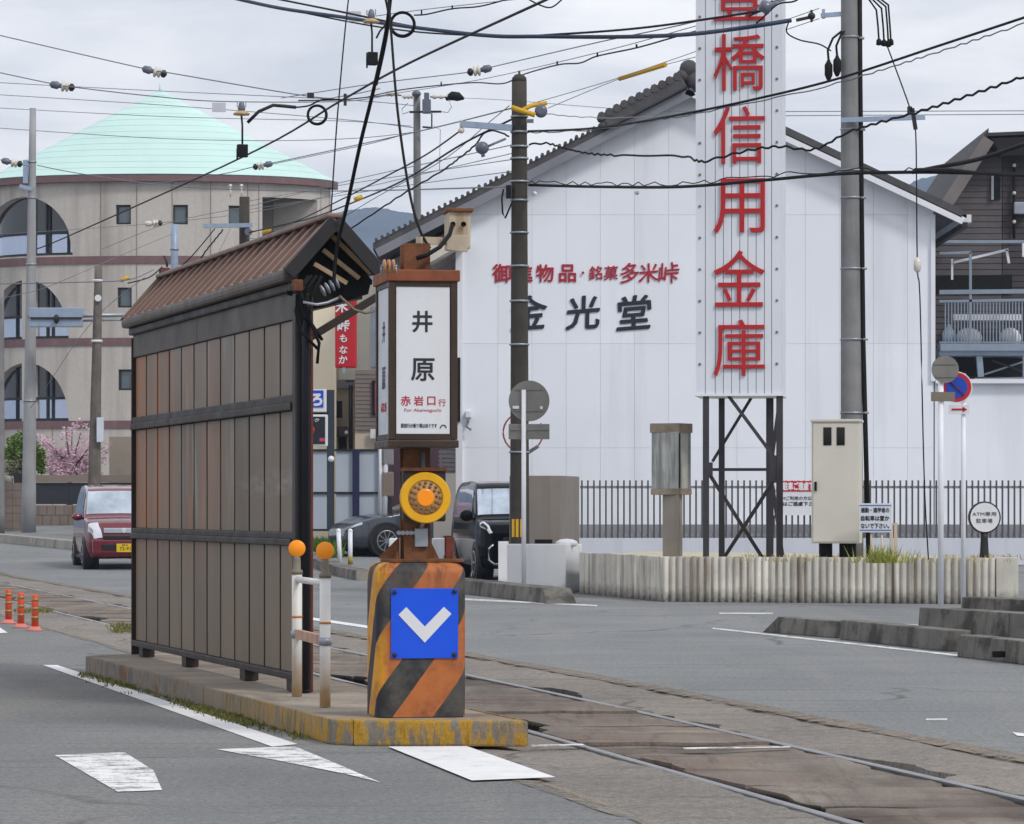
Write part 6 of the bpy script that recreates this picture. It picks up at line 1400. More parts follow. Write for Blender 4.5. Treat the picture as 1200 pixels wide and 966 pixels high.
# ================================================================== CARS
def lerp_tab(tab, x):
    if x <= tab[0][0]: return tab[0][1]
    for (a, va), (b, vb) in zip(tab, tab[1:]):
        if x <= b:
            return va + (vb-va)*(x-a)/(b-a)
    return tab[-1][1]
def cr4(p, t):
    n = len(p); i = min(int(t), n-2); f = t - i
    a, b, c, d = p[max(i-1, 0)], p[i], p[i+1], p[min(i+2, n-1)]
    return b*1.0 + (c-a)*(.5*f) + (a*2-b*5+c*4-d)*(.5*f*f) + (b*3-a-c*3+d)*(.5*f*f*f)
class Car:
    def __init__(s, top, belt, width, floor, tumble, zmax):
        s.top, s.belt, s.width, s.floor, s.tumble, s.zmax = top, belt, width, floor, tumble, zmax
    def sec(s, x):
        t, b, w, f = lerp_tab(s.top, x), lerp_tab(s.belt, x), lerp_tab(s.width, x), lerp_tab(s.floor, x)
        b = min(b, t-.03); k = max(0, (t-b)/(s.zmax-b)); wt = w*(.975 - s.tumble*k); e = .03 + .05*k
        return [Vector((0, f)), Vector((w*.80, f)), Vector((w*.955, f+.09)), Vector((w*.995, f+(b-f)*.45)), Vector((w*.975, b)), Vector((wt, t-e)), Vector((wt*.80, t-.012)), Vector((0, t))]
    def surf(s, x, t):
        q = cr4(s.sec(x), t); return Vector((x, max(0, q.x), q.y))
    def patch(s, x0, x1, t0, t1, off, side, nx=8, nt=6, skew=0.0):
        rows = []
        for i in range(nx+1):
            r = []
            for j in range(nt+1):
                u, v = i/nx, j/nt; x = x0+(x1-x0)*u; t = t0+(t1-t0)*v; x += skew*v
                p = s.surf(x, t); n = (s.surf(x, min(7, t+.02))-s.surf(x, max(0, t-.02))).cross(s.surf(x+.01, t)-s.surf(x-.01, t))
                if n.length > 1e-9: n.normalize()
                if n.y < -.2 or (abs(n.y) <= .2 and n.z < 0 and t > 3.5): n = -n
                p = p + n*off; r.append(Vector((p.x, p.y*side, p.z)))
            rows.append(r)
        return rows
def make_car(name, label, loc, fwd, car, xr, xf, mats, wheels, wr, feats):
    rz = math.atan2(fwd[1], fwd[0]); r = thing(name, label, 'car', loc, rz)
    n = 64; xs_ = [xr + (xf-xr)*(.5-.5*math.cos(math.pi*i/n)) for i in range(n+1)]
    mb = MB()
    for side in (1, -1): mb.grid([[(lambda p: Vector((p.x, p.y*side, p.z)))(car.surf(x, t*.25)) for t in range(29)] for x in xs_])
    for x in (xs_[0], xs_[-1]):
        ring = [car.surf(x, t*.25) for t in range(29)]; mb.add(ring + [Vector((p.x, -p.y, p.z)) for p in reversed(ring[1:-1])], [list(range(29+27))])
    body = mb.build('body', mats['body'], r, local=True)
    bm = bmesh.new(); bm.from_mesh(body.data); bmesh.ops.remove_doubles(bm, verts=bm.verts, dist=.002); bmesh.ops.recalc_face_normals(bm, faces=bm.faces); bm.to_mesh(body.data); bm.free()
    for wx in wheels:
        for side in (1, -1):
            hw = car.sec(wx)[3].x
            mb = MB(); mb.lathe([(wr+.06, -.28), (wr+.06, .012), (wr+.045, .014)], Vector((wx, side*hw, wr+.02)), Vector((0, side, 0)), 28); mb.build('wheel_arch', mats['trim'], r, local=True)
            mb = MB(); mb.lathe([(wr-.02, -.20), (wr, -.16), (wr, .0), (wr-.025, .022), (wr*.70, .024)], Vector((wx, side*hw, wr)), Vector((0, side, 0)), 28); wh = mb.build('wheel', mats['tyre'], r, local=True)
            mb = MB(); c = Vector((wx, side*hw, wr)); ns = feats.get('spokes', 5)
            mb.lathe([(wr*.70, .0), (wr*.70, .030), (wr*.63, .030), (wr*.63, .010)], c, Vector((0, side, 0)), 24)
            for k in range(ns):
                a = 2*math.pi*k/ns; d = Vector((math.cos(a), 0, math.sin(a))); mb.bar(c + Vector((0, side*.024, 0)), c + Vector((0, side*.024, 0)) + d*wr*.66, .016, feats.get('spw', .05), Vector((0, 1, 0)))
            mb.lathe([(wr*.16, .0), (wr*.14, .036)], c, Vector((0, side, 0)), 12); mb.build('rim', mats['rim'], wh, local=True)
    def pt(nm, x0, x1, t0, t1, mat, off=.006, sides=(1, -1), par=None, skew=0.0, join=False):
        out = []
        if join:
            mb = MB()
            for sd in sides: mb.grid(car.patch(x0, x1, t0, t1, off, sd, skew=skew))
            return mb.build(nm, mat, par or r, local=True, fixn=False)
        for sd in sides:
            mb = MB(); mb.grid(car.patch(x0, x1, t0, t1, off, sd, skew=skew)); out.append(mb.build(nm, mat, par or r, local=True, fixn=False))
        return out
    return r, pt
M_tyre = pm('tyre', (26, 26, 27), .85, var=.1); M_alloy = pm('alloy', (150, 152, 158), .3, .8); M_plast = pm('black_trim', (20, 20, 22), .5); M_glass = pm('car_glass', (26, 32, 36), .03, 0, var=.02, spec=1.0, coat=1.0); M_wind = pm('windscreen', (196, 206, 216), .05, .92, var=.35, vs=1.6)  # windscreen: bright cloud reflection put into a pale mottled mirror colour
M_lamp = pm('headlamp', (206, 212, 220), .12, .3, var=.1, vs=20, spec=.8); M_chrome = pm('chrome', (200, 206, 214), .12, .95)
def carpaint(nm, c, met=.3, rough=.22, coat=.8, spec=.5): return pm(nm, c, rough, met, var=.04, spec=spec, coat=coat)
# red kei wagon
k1c = Car([(-1.70, .75), (-1.68, 1.35), (-1.58, 1.55), (-1.2, 1.62), (-.4, 1.64), (.20, 1.60), (.42, 1.55), (.75, 1.29), (1.02, 1.05), (1.10, 1.00), (1.40, .945), (1.56, .88), (1.66, .74), (1.70, .55)],
          [(-1.7, .95), (.5, .93), (1.1, .92), (1.7, .75)], [(-1.70, .62), (-1.6, .70), (-1.3, .735), (1.2, .735), (1.45, .715), (1.60, .66), (1.70, .56)], [(-1.7, .32), (-1.4, .2), (1.5, .19), (1.7, .24)], .17, 1.64)
fw = Vector((.20, -.98, 0)).normalized(); fc_ = P(145, 670, 69.6); fc_.z = gz(70.5)
cc = fc_ - fw*1.70; cc.z = gz(71)
mred = carpaint('crimson_car_paint', (104, 14, 36))
rc_, pt = make_car('red_car', 'dark red compact wagon driving towards the shelter on the left', cc, fw, k1c, -1.70, 1.70, dict(body=mred, trim=M_plast, tyre=M_tyre, rim=M_alloy), (1.12, -1.12), .27, {})
pt('windshield', .47, 1.00, 5.35, 7.0, M_wind, .006, join=True)
pt('front_side_window', .02, .62, 4.12, 4.86, M_glass, .006, skew=-.22); pt('rear_side_window', -1.25, -.05, 4.12, 4.86, M_glass, .006); pt('a_pillar_window', .72, .95, 4.1, 4.5, M_glass, .006, skew=-.2)
pt('headlight', 1.53, 1.688, 3.7, 6.1, M_lamp, .012)
fx = 1.70
def cbox(r, nm, x, y, z, dx, dy, dz, mat, bev=.01, par=None):
    mb = MB(); mb.box((x, y, z), (dx, dy, dz)); return mb.build(nm, mat, par or r, local=True, bev=bev)
cbox(rc_, 'grille_bar', 1.685, 0, .735, .06, .78, .10, M_chrome); mb = MB(); mb.lathe([(.055, 0), (.045, .012)], Vector((1.715, 0, .735)), X_, 14); mb.build('emblem', M_lamp, rc_, local=True)
cbox(rc_, 'bumper', 1.66, 0, .42, .16, 1.22, .34, mred, .06); cbox(rc_, 'grille', 1.735, 0, .60, .03, .80, .07, M_plast); cbox(rc_, 'air_intake', 1.735, 0, .41, .03, .86, .12, M_plast)
npl = cbox(rc_, 'number_plate', 1.755, 0.02, .40, .012, .33, .165, pm('yellow_plate', (214, 178, 20), .5), .003)
for s_, yy, zz, h in (('73-91', .02, .385, .07), ('豊橋 580', .02, .455, .03)):
    vs_, fs_ = text_mesh(s_, None, h, .01, .002); mb = MB(); mb.add([Vector((1.7625 + v.z, yy + v.x, zz + v.y)) for v in vs_], fs_); mb.build('plate_lettering', M_ink, npl, local=True, fixn=False)
for sd in (1, -1):
    mb = MB(); mb.ball((.86, sd*.83, 1.0), (.07, .11, .075), 12, 8); mb.build('wing_mirror', mred, rc_, local=True); cbox(rc_, 'mirror_arm', .86, sd*.74, .97, .05, .10, .04, M_plast)
cbox(rc_, 'sill', 0, 0, .22, 2.2, 1.44, .06, M_plast)
# black minivan
k2c = Car([(-1.83, .8), (-1.80, 1.45), (-1.70, 1.64), (-1.2, 1.72), (-.2, 1.735), (.45, 1.70), (.62, 1.63), (.95, 1.34), (1.17, 1.13), (1.26, 1.08), (1.60, 1.02), (1.74, .96), (1.82, .80), (1.85, .58)],
          [(-1.83, 1.02), (.5, 1.02), (1.2, 1.0), (1.85, .85)], [(-1.83, .72), (-1.7, .80), (-1.3, .835), (1.3, .835), (1.6, .81), (1.75, .74), (1.85, .62)], [(-1.83, .34), (-1.4, .22), (1.6, .2), (1.85, .24)], .13, 1.735)
fw = Vector((.17, -.985, 0)).normalized(); fc_ = P(619, 678, 62.0); cc = fc_ - fw*1.85; cc.z = gz(cc.y)
mblk = carpaint('black_car_paint', (8, 9, 14), .0, .06, .0, .12)
bv, pt = make_car('black_minivan', 'shiny black minivan parked behind the utility pole and low wall', cc, fw, k2c, -1.83, 1.85, dict(body=mblk, trim=M_plast, tyre=M_tyre, rim=M_alloy), (1.22, -1.22), .30, {})
pt('windshield', .66, 1.15, 5.3, 7.0, M_wind, .006, join=True); pt('front_side_window', .05, .75, 4.12, 4.86, M_glass, .006, skew=-.2); pt('rear_side_window', -1.4, -.02, 4.12, 4.86, M_glass, .006)
pt('headlight', 1.56, 1.80, 4.05, 5.6, M_lamp, .012); pt('headlight_core', 1.62, 1.76, 4.3, 5.2, M_plast, .016)
cbox(bv, 'bumper', 1.80, 0, .46, .16, 1.36, .40, mblk, .06); cbox(bv, 'grille', 1.875, 0, .66, .03, .9, .16, M_plast)
mb = MB(); mb.tube([Vector((1.90, -.62, .62)), Vector((1.90, -.70, .55)), Vector((1.90, -.70, .35)), Vector((1.90, -.60, .28)), Vector((1.90, -.40, .28))], .022, 8); mb.build('chrome_trim', M_chrome, bv, local=True)
mb = MB(); mb.tube([Vector((1.90, .62, .62)), Vector((1.90, .70, .55)), Vector((1.90, .70, .35)), Vector((1.90, .60, .28)), Vector((1.90, .40, .28))], .022, 8); mb.build('chrome_trim', M_chrome, bv, local=True)
for sd in (1, -1):
    mb = MB(); mb.ball((.95, sd*.94, 1.12), (.08, .12, .10), 12, 8); mb.build('wing_mirror', mblk, bv, local=True); cbox(bv, 'mirror_arm', .95, sd*.84, 1.06, .05, .12, .04, M_plast)
# silver sports car nose
k3c = Car([(-2.1, .72), (-2.05, .9), (-1.6, 1.0), (-1.0, 1.28), (-.3, 1.33), (.1, 1.28), (.75, .98), (.9, .95), (1.5, .86), (1.9, .72), (2.08, .58), (2.12, .45)],
          [(-2.1, .85), (.7, .88), (1.5, .76), (2.12, .55)], [(-2.1, .72), (-1.7, .88), (-1.2, .92), (1.3, .91), (1.7, .84), (1.95, .70), (2.12, .52)], [(-2.1, .3), (-1.6, .18), (1.7, .16), (2.12, .22)], .2, 1.33)
fw = Vector((-.93, -.37, 0)).normalized(); cc = Vector((-1.82, 77.8, gz(77)))
msil = carpaint('grey_car_paint', (66, 71, 80), .4, .22, .4)
sc_, pt = make_car('grey_sports_car', 'low grey sports car nosing out left of the striped block', cc, fw, k3c, -2.1, 2.12, dict(body=msil, trim=M_plast, tyre=M_tyre, rim=M_alloy), (1.28, -1.25), .33, dict(spokes=10, spw=.025))
pt('windshield', .15, .72, 5.3, 7.0, M_wind, .006, join=True); pt('side_window', -.9, .2, 4.15, 4.85, M_glass, .006, skew=-.1); pt('headlight', 1.78, 2.0, 4.1, 4.9, M_lamp, .01)
cbox(sc_, 'air_intake', 2.10, 0, .34, .04, .8, .16, M_plast)

# ================================================================== OVERHEAD WIRES
def wire(label, pts, r, mat, sub=8, wavy=None, name='overhead_wire', cat='wire'):
    ps = [P(*p) for p in pts]; out = []
    if mat is M_wireg: r *= .62
    elif r < .027: r *= .85
    n = len(ps)
    if n == 2:
        out = [ps[0].lerp(ps[1], i/12) for i in range(13)]
    else:
        for i in range(n-1):
            m_ = max(sub, int(abs(pts[i+1][0]-pts[i][0])/6) if wavy else sub)
            for q in range(m_): out.append(cr4(ps, i + q/m_))
        out.append(ps[-1])
    if wavy:
        k = pts[0][2]/F; acc = 0
        for i, p in enumerate(out):
            if i: acc += (out[i-1]-p).length
            out[i] = p + Z_*(math.sin(acc/(wavy[1]*k)*2*math.pi)*wavy[0]*k)
    mb = MB(); mb.tube(out, r, 5, False); return solo(mb, name, mat, label, cat)
wire('wire from the left edge through the upper insulator near the cone tip', [(-20, 37, 80), (153, 77, 78), (207, 87, 77), (362, 113, 75), (400, 113, 76), (445, 104, 79)], .020, M_wireg)
wire('wire from the left edge running right through the lower insulator over the cone roof', [(-20, 81, 82), (60, 98, 81), (100, 104, 80), (180, 113, 79), (260, 119, 78), (400, 119, 84), (454, 112, 94)], .020, M_wireg)
wire('faint wire crossing the very top of the cone roof', [(-20, 96, 110), (150, 105, 110), (400, 117, 104), (486, 124, 100)], .018, M_wireg)
wire('faint wire across the upper third of the cone roof', [(-20, 110, 110), (200, 124, 110), (400, 140, 104), (486, 150, 100)], .018, M_wireg)
wire('faint wire across the middle of the cone roof', [(-20, 149, 112), (180, 162, 112), (320, 165, 110), (420, 162, 104), (486, 155, 100)], .018, M_wireg)
wire('thick dark cable rising diagonally from the round building to the top centre', [(40, 293, 100), (80, 277, 98), (287, 183, 70), (400, 118, 58), (480, 74, 52), (640, 0, 42), (690, -25, 40)], .022, M_wire)
wire('wire from the pale left pole drooping across the eave of the round building', [(44, 194, 92), (90, 203, 94), (180, 216, 96), (270, 222, 94), (400, 224, 76), (600, 219, 55)], .02, M_wireg)
wire('wire crossing the cone roof to its lower right through a small insulator', [(160, 218, 100), (255, 205, 95), (300, 195, 92), (325, 190, 90), (400, 174, 82), (500, 152, 66), (600, 127, 55)], .02, M_wireg)
wire('blue black heavy cable sagging across the top from upper left to the tower sign', [(270, -3, 60), (330, 10, 58), (400, 20, 56), (483, 32, 54), (573, 42, 52), (633, 43, 51), (717, 43.5, 50), (800, 41, 48), (870, 33, 46), (927, 24, 46)], .030, M_wireb)
wire('second dark cable just above the heavy blue black one at the top', [(315, -3, 60), (400, 14, 57), (483, 31, 55), (573, 43, 53), (660, 40, 51), (760, 32, 49), (893, 13, 46)], .020, M_wire)
wire('thin dark cable below the heavy one at the upper left', [(276, -2, 60), (400, 24, 58), (483, 37, 56), (560, 42, 54)], .016, M_wire)
wire('thin straight messenger wire at the top left of the big loop', [(440, 19, 70), (500, 11, 70), (600, 0, 70), (640, -5, 70)], .014, M_wireg)
wire('wavy hung cable beneath the thin top messenger wire', [(485, 18, 70), (500, 17, 70), (530, 10.5, 70), (560, 8, 70), (585, 2, 70), (610, -6, 70)], .018, M_wire)
wire('short drooping wire bight at the top centre', [(612, -5, 60), (630, 5, 60), (645, 9, 60), (657, 1, 60), (662, -6, 60)], .016, M_wire)
wire('wire from the left through the top centre insulator up to the tower sign', [(330, 115, 85), (440, 98, 80), (548, 85, 74), (575, 79, 72), (700, 50, 62), (800, 29, 54), (925, -3, 46)], .018, M_wireg)
wire('straight messenger wire above the wavy cable over the dark pole', [(440, 113, 84), (560, 94, 76), (700, 62, 62), (800, 35, 54), (880, 12, 48), (940, -6, 46)], .013, M_wireg)
wire('wavy cable with black hangers passing just above the dark pole', [(430, 114, 84), (467, 106, 80), (517, 100, 76), (557, 97, 72), (590, 98, 68), (615, 87, 66), (655, 76, 62), (680, 74, 60), (700, 66, 58), (747, 56, 55), (793, 43, 52), (880, 18, 48), (905, 2, 46)], .016, M_wire)
wire('thin wire from the dark pole top rising to the tower sign, upper of two', [(622, 122, 55), (720, 93, 54), (840, 52, 52), (960, 10, 50)], .010, M_wireg)
wire('thin wire carrying the yellow sleeve from the dark pole to the tower sign', [(642, 127, 55), (726, 92.5, 55), (780, 76, 54), (860, 55, 52), (960, 22, 50)], .010, M_wireg)
wire('double cable from the dark pole to the upper right, smooth upper strand', [(619, 154, 54.7), (700, 150, 50.5), (800, 134, 46.4), (900, 113, 45), (987, 91, 44), (1100, 54, 42), (1215, 16, 40)], .020, M_wire)
wire('double cable from the dark pole to the upper right, lower twisted strand', [(619, 155.5, 54.7), (700, 151.5, 50.5), (800, 136, 46.4), (900, 117, 45), (987, 96, 44), (1100, 61, 42), (1215, 23, 40)], .014, M_wireg, wavy=(.8, 7))
wire('wavy black cable across the gable and tower sign to the right edge', [(620, 170, 55), (640, 168, 55), (662, 174, 54), (690, 180, 53), (720, 182, 52), (760, 184, 50), (800, 183, 48), (822, 189.5, 46.5), (850, 183, 46.4), (885, 175, 46), (917, 172, 45.5), (955, 175, 45), (1000, 153, 44), (1087, 128, 42), (1200, 90, 40), (1220, 83, 40)], .018, M_wire, wavy=(1.1, 21))
wire('thick lashed cable running level across the workshop gable to the right edge', [(620, 217, 55), (700, 219, 52), (800, 219, 48), (900, 211, 46), (983, 204, 44.5), (1073, 202, 43), (1140, 203, 42), (1215, 205, 41)], .026, M_wire)
wire('zigzag lashing strand above the level lashed cable', [(620, 214, 55), (700, 215.5, 52), (800, 215, 48), (900, 206, 46), (983, 200, 44.5), (1073, 199, 43)], .009, M_wire, wavy=(2.2, 9))
wire('thick branch cable climbing from the lashed cable to the right edge', [(1070, 202, 43), (1100, 196, 42.5), (1150, 186, 41.5), (1215, 164, 40)], .028, M_wire)
wire('second thick branch below the climbing one at the right edge', [(1072, 199, 43), (1110, 199, 42), (1160, 204, 41), (1215, 206, 40)], .024, M_wire)
wire('far thin wire level behind the tall pole, upper', [(890, 131, 110), (1215, 130, 110)], .022, M_wireg)
wire('far thin wire level behind the tall pole, lower', [(890, 136, 112), (1215, 134, 112)], .022, M_wireg)
wire('twisted faint wire from the dark pole across the gable ridge', [(640, 134, 55), (700, 138, 58), (760, 137, 62), (840, 132, 66)], .012, M_wireg, wavy=(.7, 6))
wire('guy wire dropping from the top right to the fence past an insulator', [(1040, 55, 46), (1066, 126, 46), (1073, 155, 46), (1075, 310, 45.9), (1078, 350, 45.9), (1083, 560, 45.8), (1088, 656, 45.7)], .011, M_wire)
wire('cable from the cross arm tip down left towards the shelter ridge', [(540, 153, 55), (500, 181, 58), (450, 208, 62), (400, 234, 70), (340, 262, 84), (292, 272, 95)], .016, M_wire)
wire('thin wire from the dark pole top down left', [(597, 124, 55), (575, 142, 57), (520, 187, 60), (433, 236, 66), (350, 288, 72)], .012, M_wireg)
wire('twisted wavy cable from the dark pole down left to the hills', [(596, 160, 55), (573, 153, 56), (555, 172, 57), (540, 184, 58), (517, 201, 60), (470, 229, 63), (420, 262, 66), (385, 282, 68)], .018, M_wire, wavy=(.8, 12))
wire('faint wire left of the dark pole nearly level', [(600, 187, 55), (500, 202, 66), (400, 217, 80), (290, 236, 96)], .012, M_wireg)
wire('faint wire lower left of the dark pole', [(600, 201, 55), (480, 217, 70), (400, 229, 80), (290, 246, 96)], .012, M_wireg)
wire('faint wire sloping left of the slim grey pole', [(482, 155, 98), (440, 167, 98), (380, 180, 98), (312, 194, 92)], .018, M_wireg)
wire('faint level wire left of the slim grey pole', [(482, 148, 100), (400, 142, 100), (200, 137, 104), (-15, 126, 108)], .016, M_wireg)
wire('wire from the bird guard to the dark pole, upper', [(543, 115, 99), (600, 118, 94), (700, 126, 88), (820, 134, 86)], .012, M_wireg)
wire('thick wire left of the slim grey pole carrying the pale insulator', [(350, 118, 84), (400, 117, 88), (452, 112, 94), (470, 112, 98)], .020, M_wire)
wire('thin service wire from the cream house past the blue post, left strand', [(150, 332, 92), (175, 325, 95), (190, 313, 97)], .022, M_wire)
wire('wavy service drop left of the cross arm behind the shelter', [(214, 332, 94), (230, 312, 95), (240, 296, 95), (252, 281, 95.4), (261, 270, 95.7)], .024, M_wire, wavy=(.7, 9))
wire('straight service drop from the cross arm to the blue post', [(198, 325, 97), (225, 300, 96), (252, 268, 95.6)], .018, M_wire)
wire('thin service drop right of the wavy one behind the shelter', [(238, 325, 94), (255, 298, 95), (270, 268, 95.6)], .014, M_wireg)
wire('cable from the cross arm rising right over the recessed loggia', [(292, 273, 95), (320, 266, 90), (360, 257, 84), (400, 243, 76), (470, 213, 64), (540, 170, 57), (600, 140, 55)], .020, M_wire)
wire('faint drooping wire across the loggia', [(290, 279, 95), (320, 282, 92), (350, 281, 90), (390, 292, 88)], .014, M_wireg)
wire('faint wire rising from the blue post across the small windows', [(120, 292, 108), (200, 261, 105), (300, 240, 96), (400, 214, 80), (600, 170, 55)], .014, M_wireg)
wire('dark cable across the second storey below the maroon band', [(-10, 333, 88), (90, 331, 88), (150, 328, 88), (180, 316, 90)], .022, M_wireg)
wire('slack wire below the boxed arm running up right', [(36, 478, 92), (60, 445, 91), (90, 400, 91), (125, 360, 91), (170, 325, 91)], .014, M_wireg)
wire('faint slack wire crossing the lower arches', [(-10, 352, 90), (45, 340, 90), (90, 322, 90), (140, 300, 93), (200, 275, 98)], .014, M_wireg)
wire('thin black lead hanging from the top left of centre to the shelter roof', [(409, -6, 24), (404, 40, 23.6), (396, 130, 23), (391, 200, 22.8), (386, 283, 22.5)], .006, M_wire)
wire('heavy black cable falling from the loop to the shelter gable', [(458, -8, 20.6), (452, 40, 20.7), (438, 105, 20.8), (422, 170, 21), (407, 240, 21.2), (395, 290, 21.3), (391, 330, 21.3)], .014, M_wire)
wire('black cable falling from the loop to the name box post', [(455, -8, 20.2), (459, 45, 20.0), (466, 130, 19.6), (478, 215, 19.3), (490, 265, 19.1), (504, 291, 19.05)], .009, M_wire)
wire('second heavy cable strand beside the one falling to the gable', [(450, -8, 20.7), (455, 30, 20.7), (441, 100, 20.85)], .009, M_wire)

# ---- insulators on the wires
def sinsul(label, x, y, d, ax, size=1.0, dark=True):
    size *= 1.15
    c = thing('strain_insulator', label, 'insulator', P(x, y, d)); k = d/F*size; a = Vector((ax[0], 0, -ax[1])).normalized(); p = P(x, y, d)
    mb = MB(); mb.lathe([(1.2*k, -13*k), (3.6*k, -11*k), (4.2*k, -5*k), (2.6*k, -3*k), (2.2*k, -1*k)], p, a, 12); mb.build('cap', M_porcd if dark else M_porc, c)
    mb = MB(); mb.lathe([(2.2*k, -1*k), (5.6*k, 0), (5.8*k, 1.5*k), (3*k, 3*k), (5.2*k, 4.5*k), (5.2*k, 6*k), (2*k, 7*k)], p, a, 14); mb.build('disc', M_porc, c)
    mb = MB(); mb.lathe([(1.6*k, 7*k), (4*k, 8*k), (4*k, 11*k), (1*k, 13*k)], p, a, 10); mb.build('clevis', M_dark, c)
sinsul('grey and white insulator on the upper left wire above the cone tip', 181, 84, 77.5, (1, .25)); sinsul('grey and white insulator on the second left wire', 73, 101, 80.8, (1, .15))
sinsul('insulator on the wire at the top centre, left of the dark pole', 562, 82.5, 73, (-1, .2)); sinsul('small insulator low on the right side of the cone roof', 308, 194, 92, (-1, .2), .8)
sinsul('insulator beside the pale pole at the left edge', 14, 190.5, 90, (1, .2), .85); sinsul('pale insulator before the round building wall', 180, 262, 104, (1, -.05), .7, False)
wire('short wire from the left edge insulator to the pale pole', [(-10, 185, 90), (14, 190.5, 90), (38, 196, 92)], .018, M_wireg)
wire('faint wire holding the pale insulator before the round wall', [(-15, 276, 106), (130, 266, 104), (180, 262, 104), (290, 250, 98), (400, 226, 80), (600, 180, 55)], .012, M_wireg)
mb = MB(); mb.tube([P(726, 92.5, 54.8), P(780, 76, 53.8)], .034, 10); solo(mb, 'yellow_wire_sleeve', M_yel, 'long yellow protective sleeve on a wire above the gable', 'sleeve')
for x, y, d, lab in ((280, 276, 95, ''), (420, 232.5, 66, 'short yellow sleeve above the shelter ridge'), (313, 271, 90, 'small yellow tag on the cable before the loggia'), (146, 327, 88, 'tiny yellow tag on the wire beside the small window')):
    if lab: mb = MB(); mb.tube([P(x-5, y+2, d), P(x+5, y-2, d)], .045, 8); solo(mb, 'yellow_tag', M_yel, lab, 'tag')
mb = MB(); mb.lathe([(.012, -.10), (.045, -.06), (.05, 0), (.045, .06), (.012, .10)], P(1075, 311, 45.9), Z_, 10); solo(mb, 'guy_insulator', M_porc, 'egg shaped insulator on the guy wire at the right', 'insulator')
mb = MB(); mb.bar(P(1069, 127, 46), P(1073, 152, 46), .04, .05); mb.bar(P(1066, 125, 46), P(1066, 134, 46), .06, .04); solo(mb, 'guy_clamp', M_dark, 'dark clamp where the guy wire meets the steel arm', 'clamp')
mb = MB(); mb.lathe([(2*46/F, -.1), (8*46/F, -.04), (9*46/F, .0), (4*46/F, .06), (2*46/F, .14)], P(898, 8, 46), Vector((1, 0, .35)), 12); solo(mb, 'tower_insulator', M_porcd, 'grey insulator in front of the top character of the tower sign', 'insulator')
wire('black jumper cable looping before the tower sign top', [(886, 28, 46), (897, 18, 46), (912, 5, 46), (930, 2, 46), (940, -4, 46)], .014, M_wire)
wire('slack black jumper from the clamps down to the cable ends', [(925, 24, 46), (922, 38, 46), (937, 47, 46), (960, 52, 46), (974, 60, 46)], .012, M_wire)
mb = MB(); mb.bar(P(933, 24, 46), P(951, 20, 46), .03, .04); mb.ball(P(951, 19, 46), .05, 8, 6); mb.bar(P(951, 12, 46), P(951, 26, 46), .03, .03); solo(mb, 'cable_clamp', M_dark, 'dark cable clamp left of the short blue arm', 'clamp')
# hanging bell insulators with black boxes
def hanger(label, x, y0, d):
    k = d/F; t_ = thing('bell_hanger', label, 'insulator', P(x, y0+62, d))
    mb = MB(); mb.lathe([(4*k, 0), (4.5*k, 4*k), (3*k, 10*k), (1.5*k, 12*k)], P(x, y0+14, d), Z_, 12); mb.build('bell', M_porcd, t_)
    mb = MB(); mb.lathe([(9.5*k, 0), (9.8*k, 2*k), (4*k, 5*k)], P(x, y0+18, d), Z_, 14); mb.build('skirt', pm('tan_porcelain', (182, 150, 110), .4), t_)
    mb = MB(); mb.bar(P(x-5, y0+3, d), P(x-5, y0+9, d), .012, .012); mb.bar(P(x+5, y0+2, d), P(x+5, y0+9, d), .012, .012); mb.build('prong', M_steel, t_)
    mb = MB(); mb.tube([P(x, y0+19, d), P(x+1, y0+30, d), P(x+1, y0+52, d)], 1.2*k, 6); mb.build('rod', M_dark, t_)
    mb = MB(); mb.box(P(x+1, y0+60, d), (12*k, .10, 15*k), .3); mb.box(P(x-5, y0+64, d), (2*k, .04, 14*k)); mb.build('box', M_black, t_, bev=.008)
hanger('bell insulator with black box left of the small black loop', 283, 117, 50); hanger('bell insulator with black box left of the big black loop', 435, 9, 40)
def loop(label, x, y, r, d, th):
    mb = MB(); k = d/F
    for q, rr in enumerate((r, r*.93, r*1.05)):
        mb.tube([P(x, y, d) + (X_*math.cos(2*math.pi*i/28) + Z_*math.sin(2*math.pi*i/28))*rr*k + Y_*.02*q for i in range(29)], th, 6, False)
    solo(mb, 'cable_coil', M_wire, label, 'cable coil')
loop('large black cable coil tied to the heavy cables at the top', 471.5, 28, 14, 20.6, .005); loop('small black cable coil right of the curved arm', 371.5, 134.5, 11, 49, .012)
mb = MB(); mb.tube([P(290, 144, 50), P(303, 131, 50), P(320, 123.5, 50), P(333, 124.5, 50), P(347, 126, 50)], .024, 8); solo(mb, 'curved_arm', M_dark, 'curved dark rod arm between bell insulator and small coil', 'arm')
wire('dark feed wire right of the small coil', [(347, 126, 50), (362, 124, 50), (378, 117, 50), (400, 117, 50)], .014, M_wire)
mb = MB(); mb.bar(P(360, 112, 60), P(368, 112, 60), .05, .09); solo(mb, 'wire_clamp', M_dark, 'dark clamp on the upper left wire near the small coil', 'clamp')
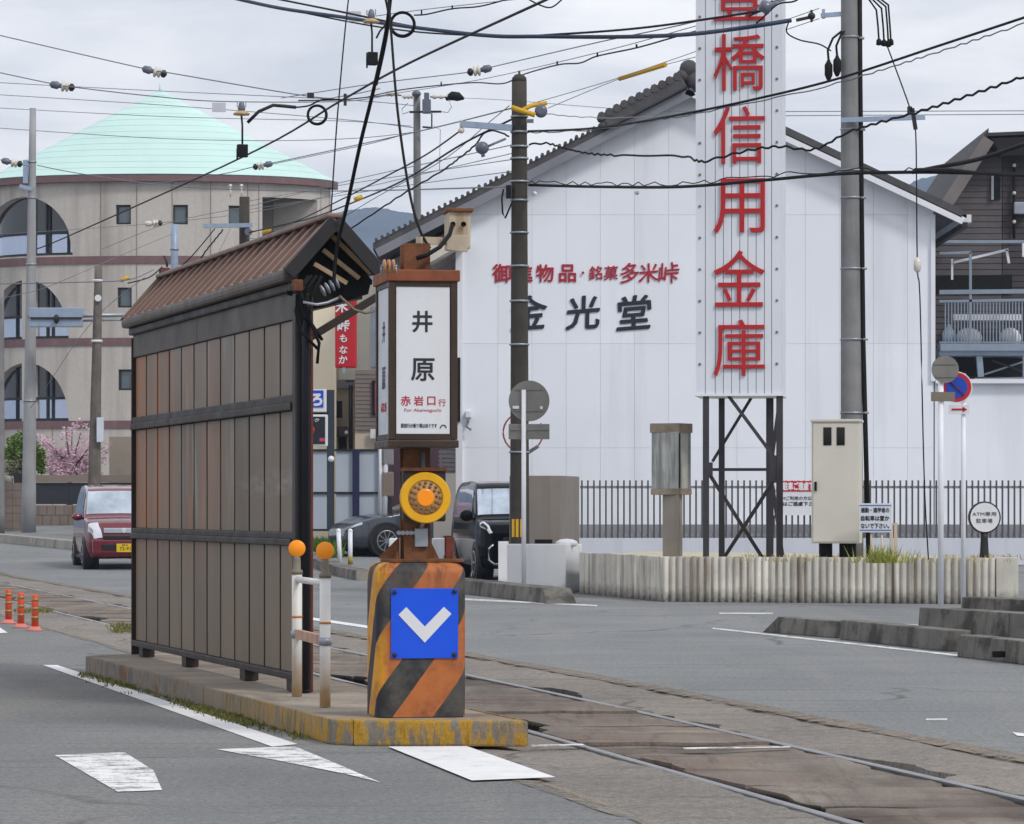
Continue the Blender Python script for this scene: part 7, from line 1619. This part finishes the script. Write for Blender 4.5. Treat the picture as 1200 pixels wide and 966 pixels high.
mb = MB(); mb.tube([P(441, 45, 40), P(445, 37, 40), P(452, 29, 40), P(456, 26, 40)], .012, 6); solo(mb, 'rod_link', M_dark, 'short dark link from the upper bell insulator to the coil', 'link')
mb = MB(); mb.box(P(414.5, 19.5, 57), (17*57/F, .02, 12*57/F), .2); solo(mb, 'cable_tag_plate', pm('pale_tag', (186, 188, 196), .6), 'pale plate hung on the blue black cable at the top', 'plate')
mb = MB(); mb.box(P(256.5, 126, 80), (16*80/F, .02, 11*80/F), .1); solo(mb, 'wire_plate', MATS['pale_tag'], 'small grey plate hung on wires right of the cone tip', 'plate')
mb = MB(); mb.box(P(404.5, 117, 70), (3.5*70/F, .06, 14*70/F)); solo(mb, 'wire_spacer', M_dark, 'small black spacer on the level wire left of the heavy cables', 'spacer')
for x, y, d, lab in ((494, 15, 70, 'first black hanger of the wavy cable at the top'), (530, 9.5, 70, 'second black hanger of the wavy cable at the top'), (653, 75, 62, 'black hanger on the wavy cable, first right of the dark pole'), (700, 65, 58, 'black hanger on the wavy cable, second right of the dark pole'), (746, 55, 55, 'black hanger on the wavy cable, third right of the dark pole'), (517, 99, 76, 'black hanger on the wavy cable left of the dark pole')):
    mb = MB(); mb.bar(P(x, y-3, d), P(x, y+2, d), .03, .03); solo(mb, 'cable_hanger', M_black, lab, 'hanger')
for x, y, d, lab in ((626.5, 227, 55, 'white ball under the lashed cable beside the dark pole'), (746.5, 226, 51, 'white ball under the lashed cable over the gable wall')):
    mb = MB(); mb.ball(P(x, y, d), .035, 8, 6); solo(mb, 'cable_ball', M_white, lab, 'ball')

# ================================================================== HAZE
hz = bpy.data.materials.new('haze'); hz.use_nodes = True; t = NT(hz)
pv = t.n('ShaderNodeVolumePrincipled', {'Color': (.62, .76, 1.0, 1), 'Density': .0003, 'Anisotropy': .2})
o_ = t.n('ShaderNodeOutputMaterial'); t.t.links.new(pv.outputs[0], o_.inputs['Volume'])
mb = MB(); mb.box((0, 1300, 74), (5300, 3700, 152)); tag(mb.build('haze', hz), 'thin bluish haze over the far hills', 'haze', kind='stuff')
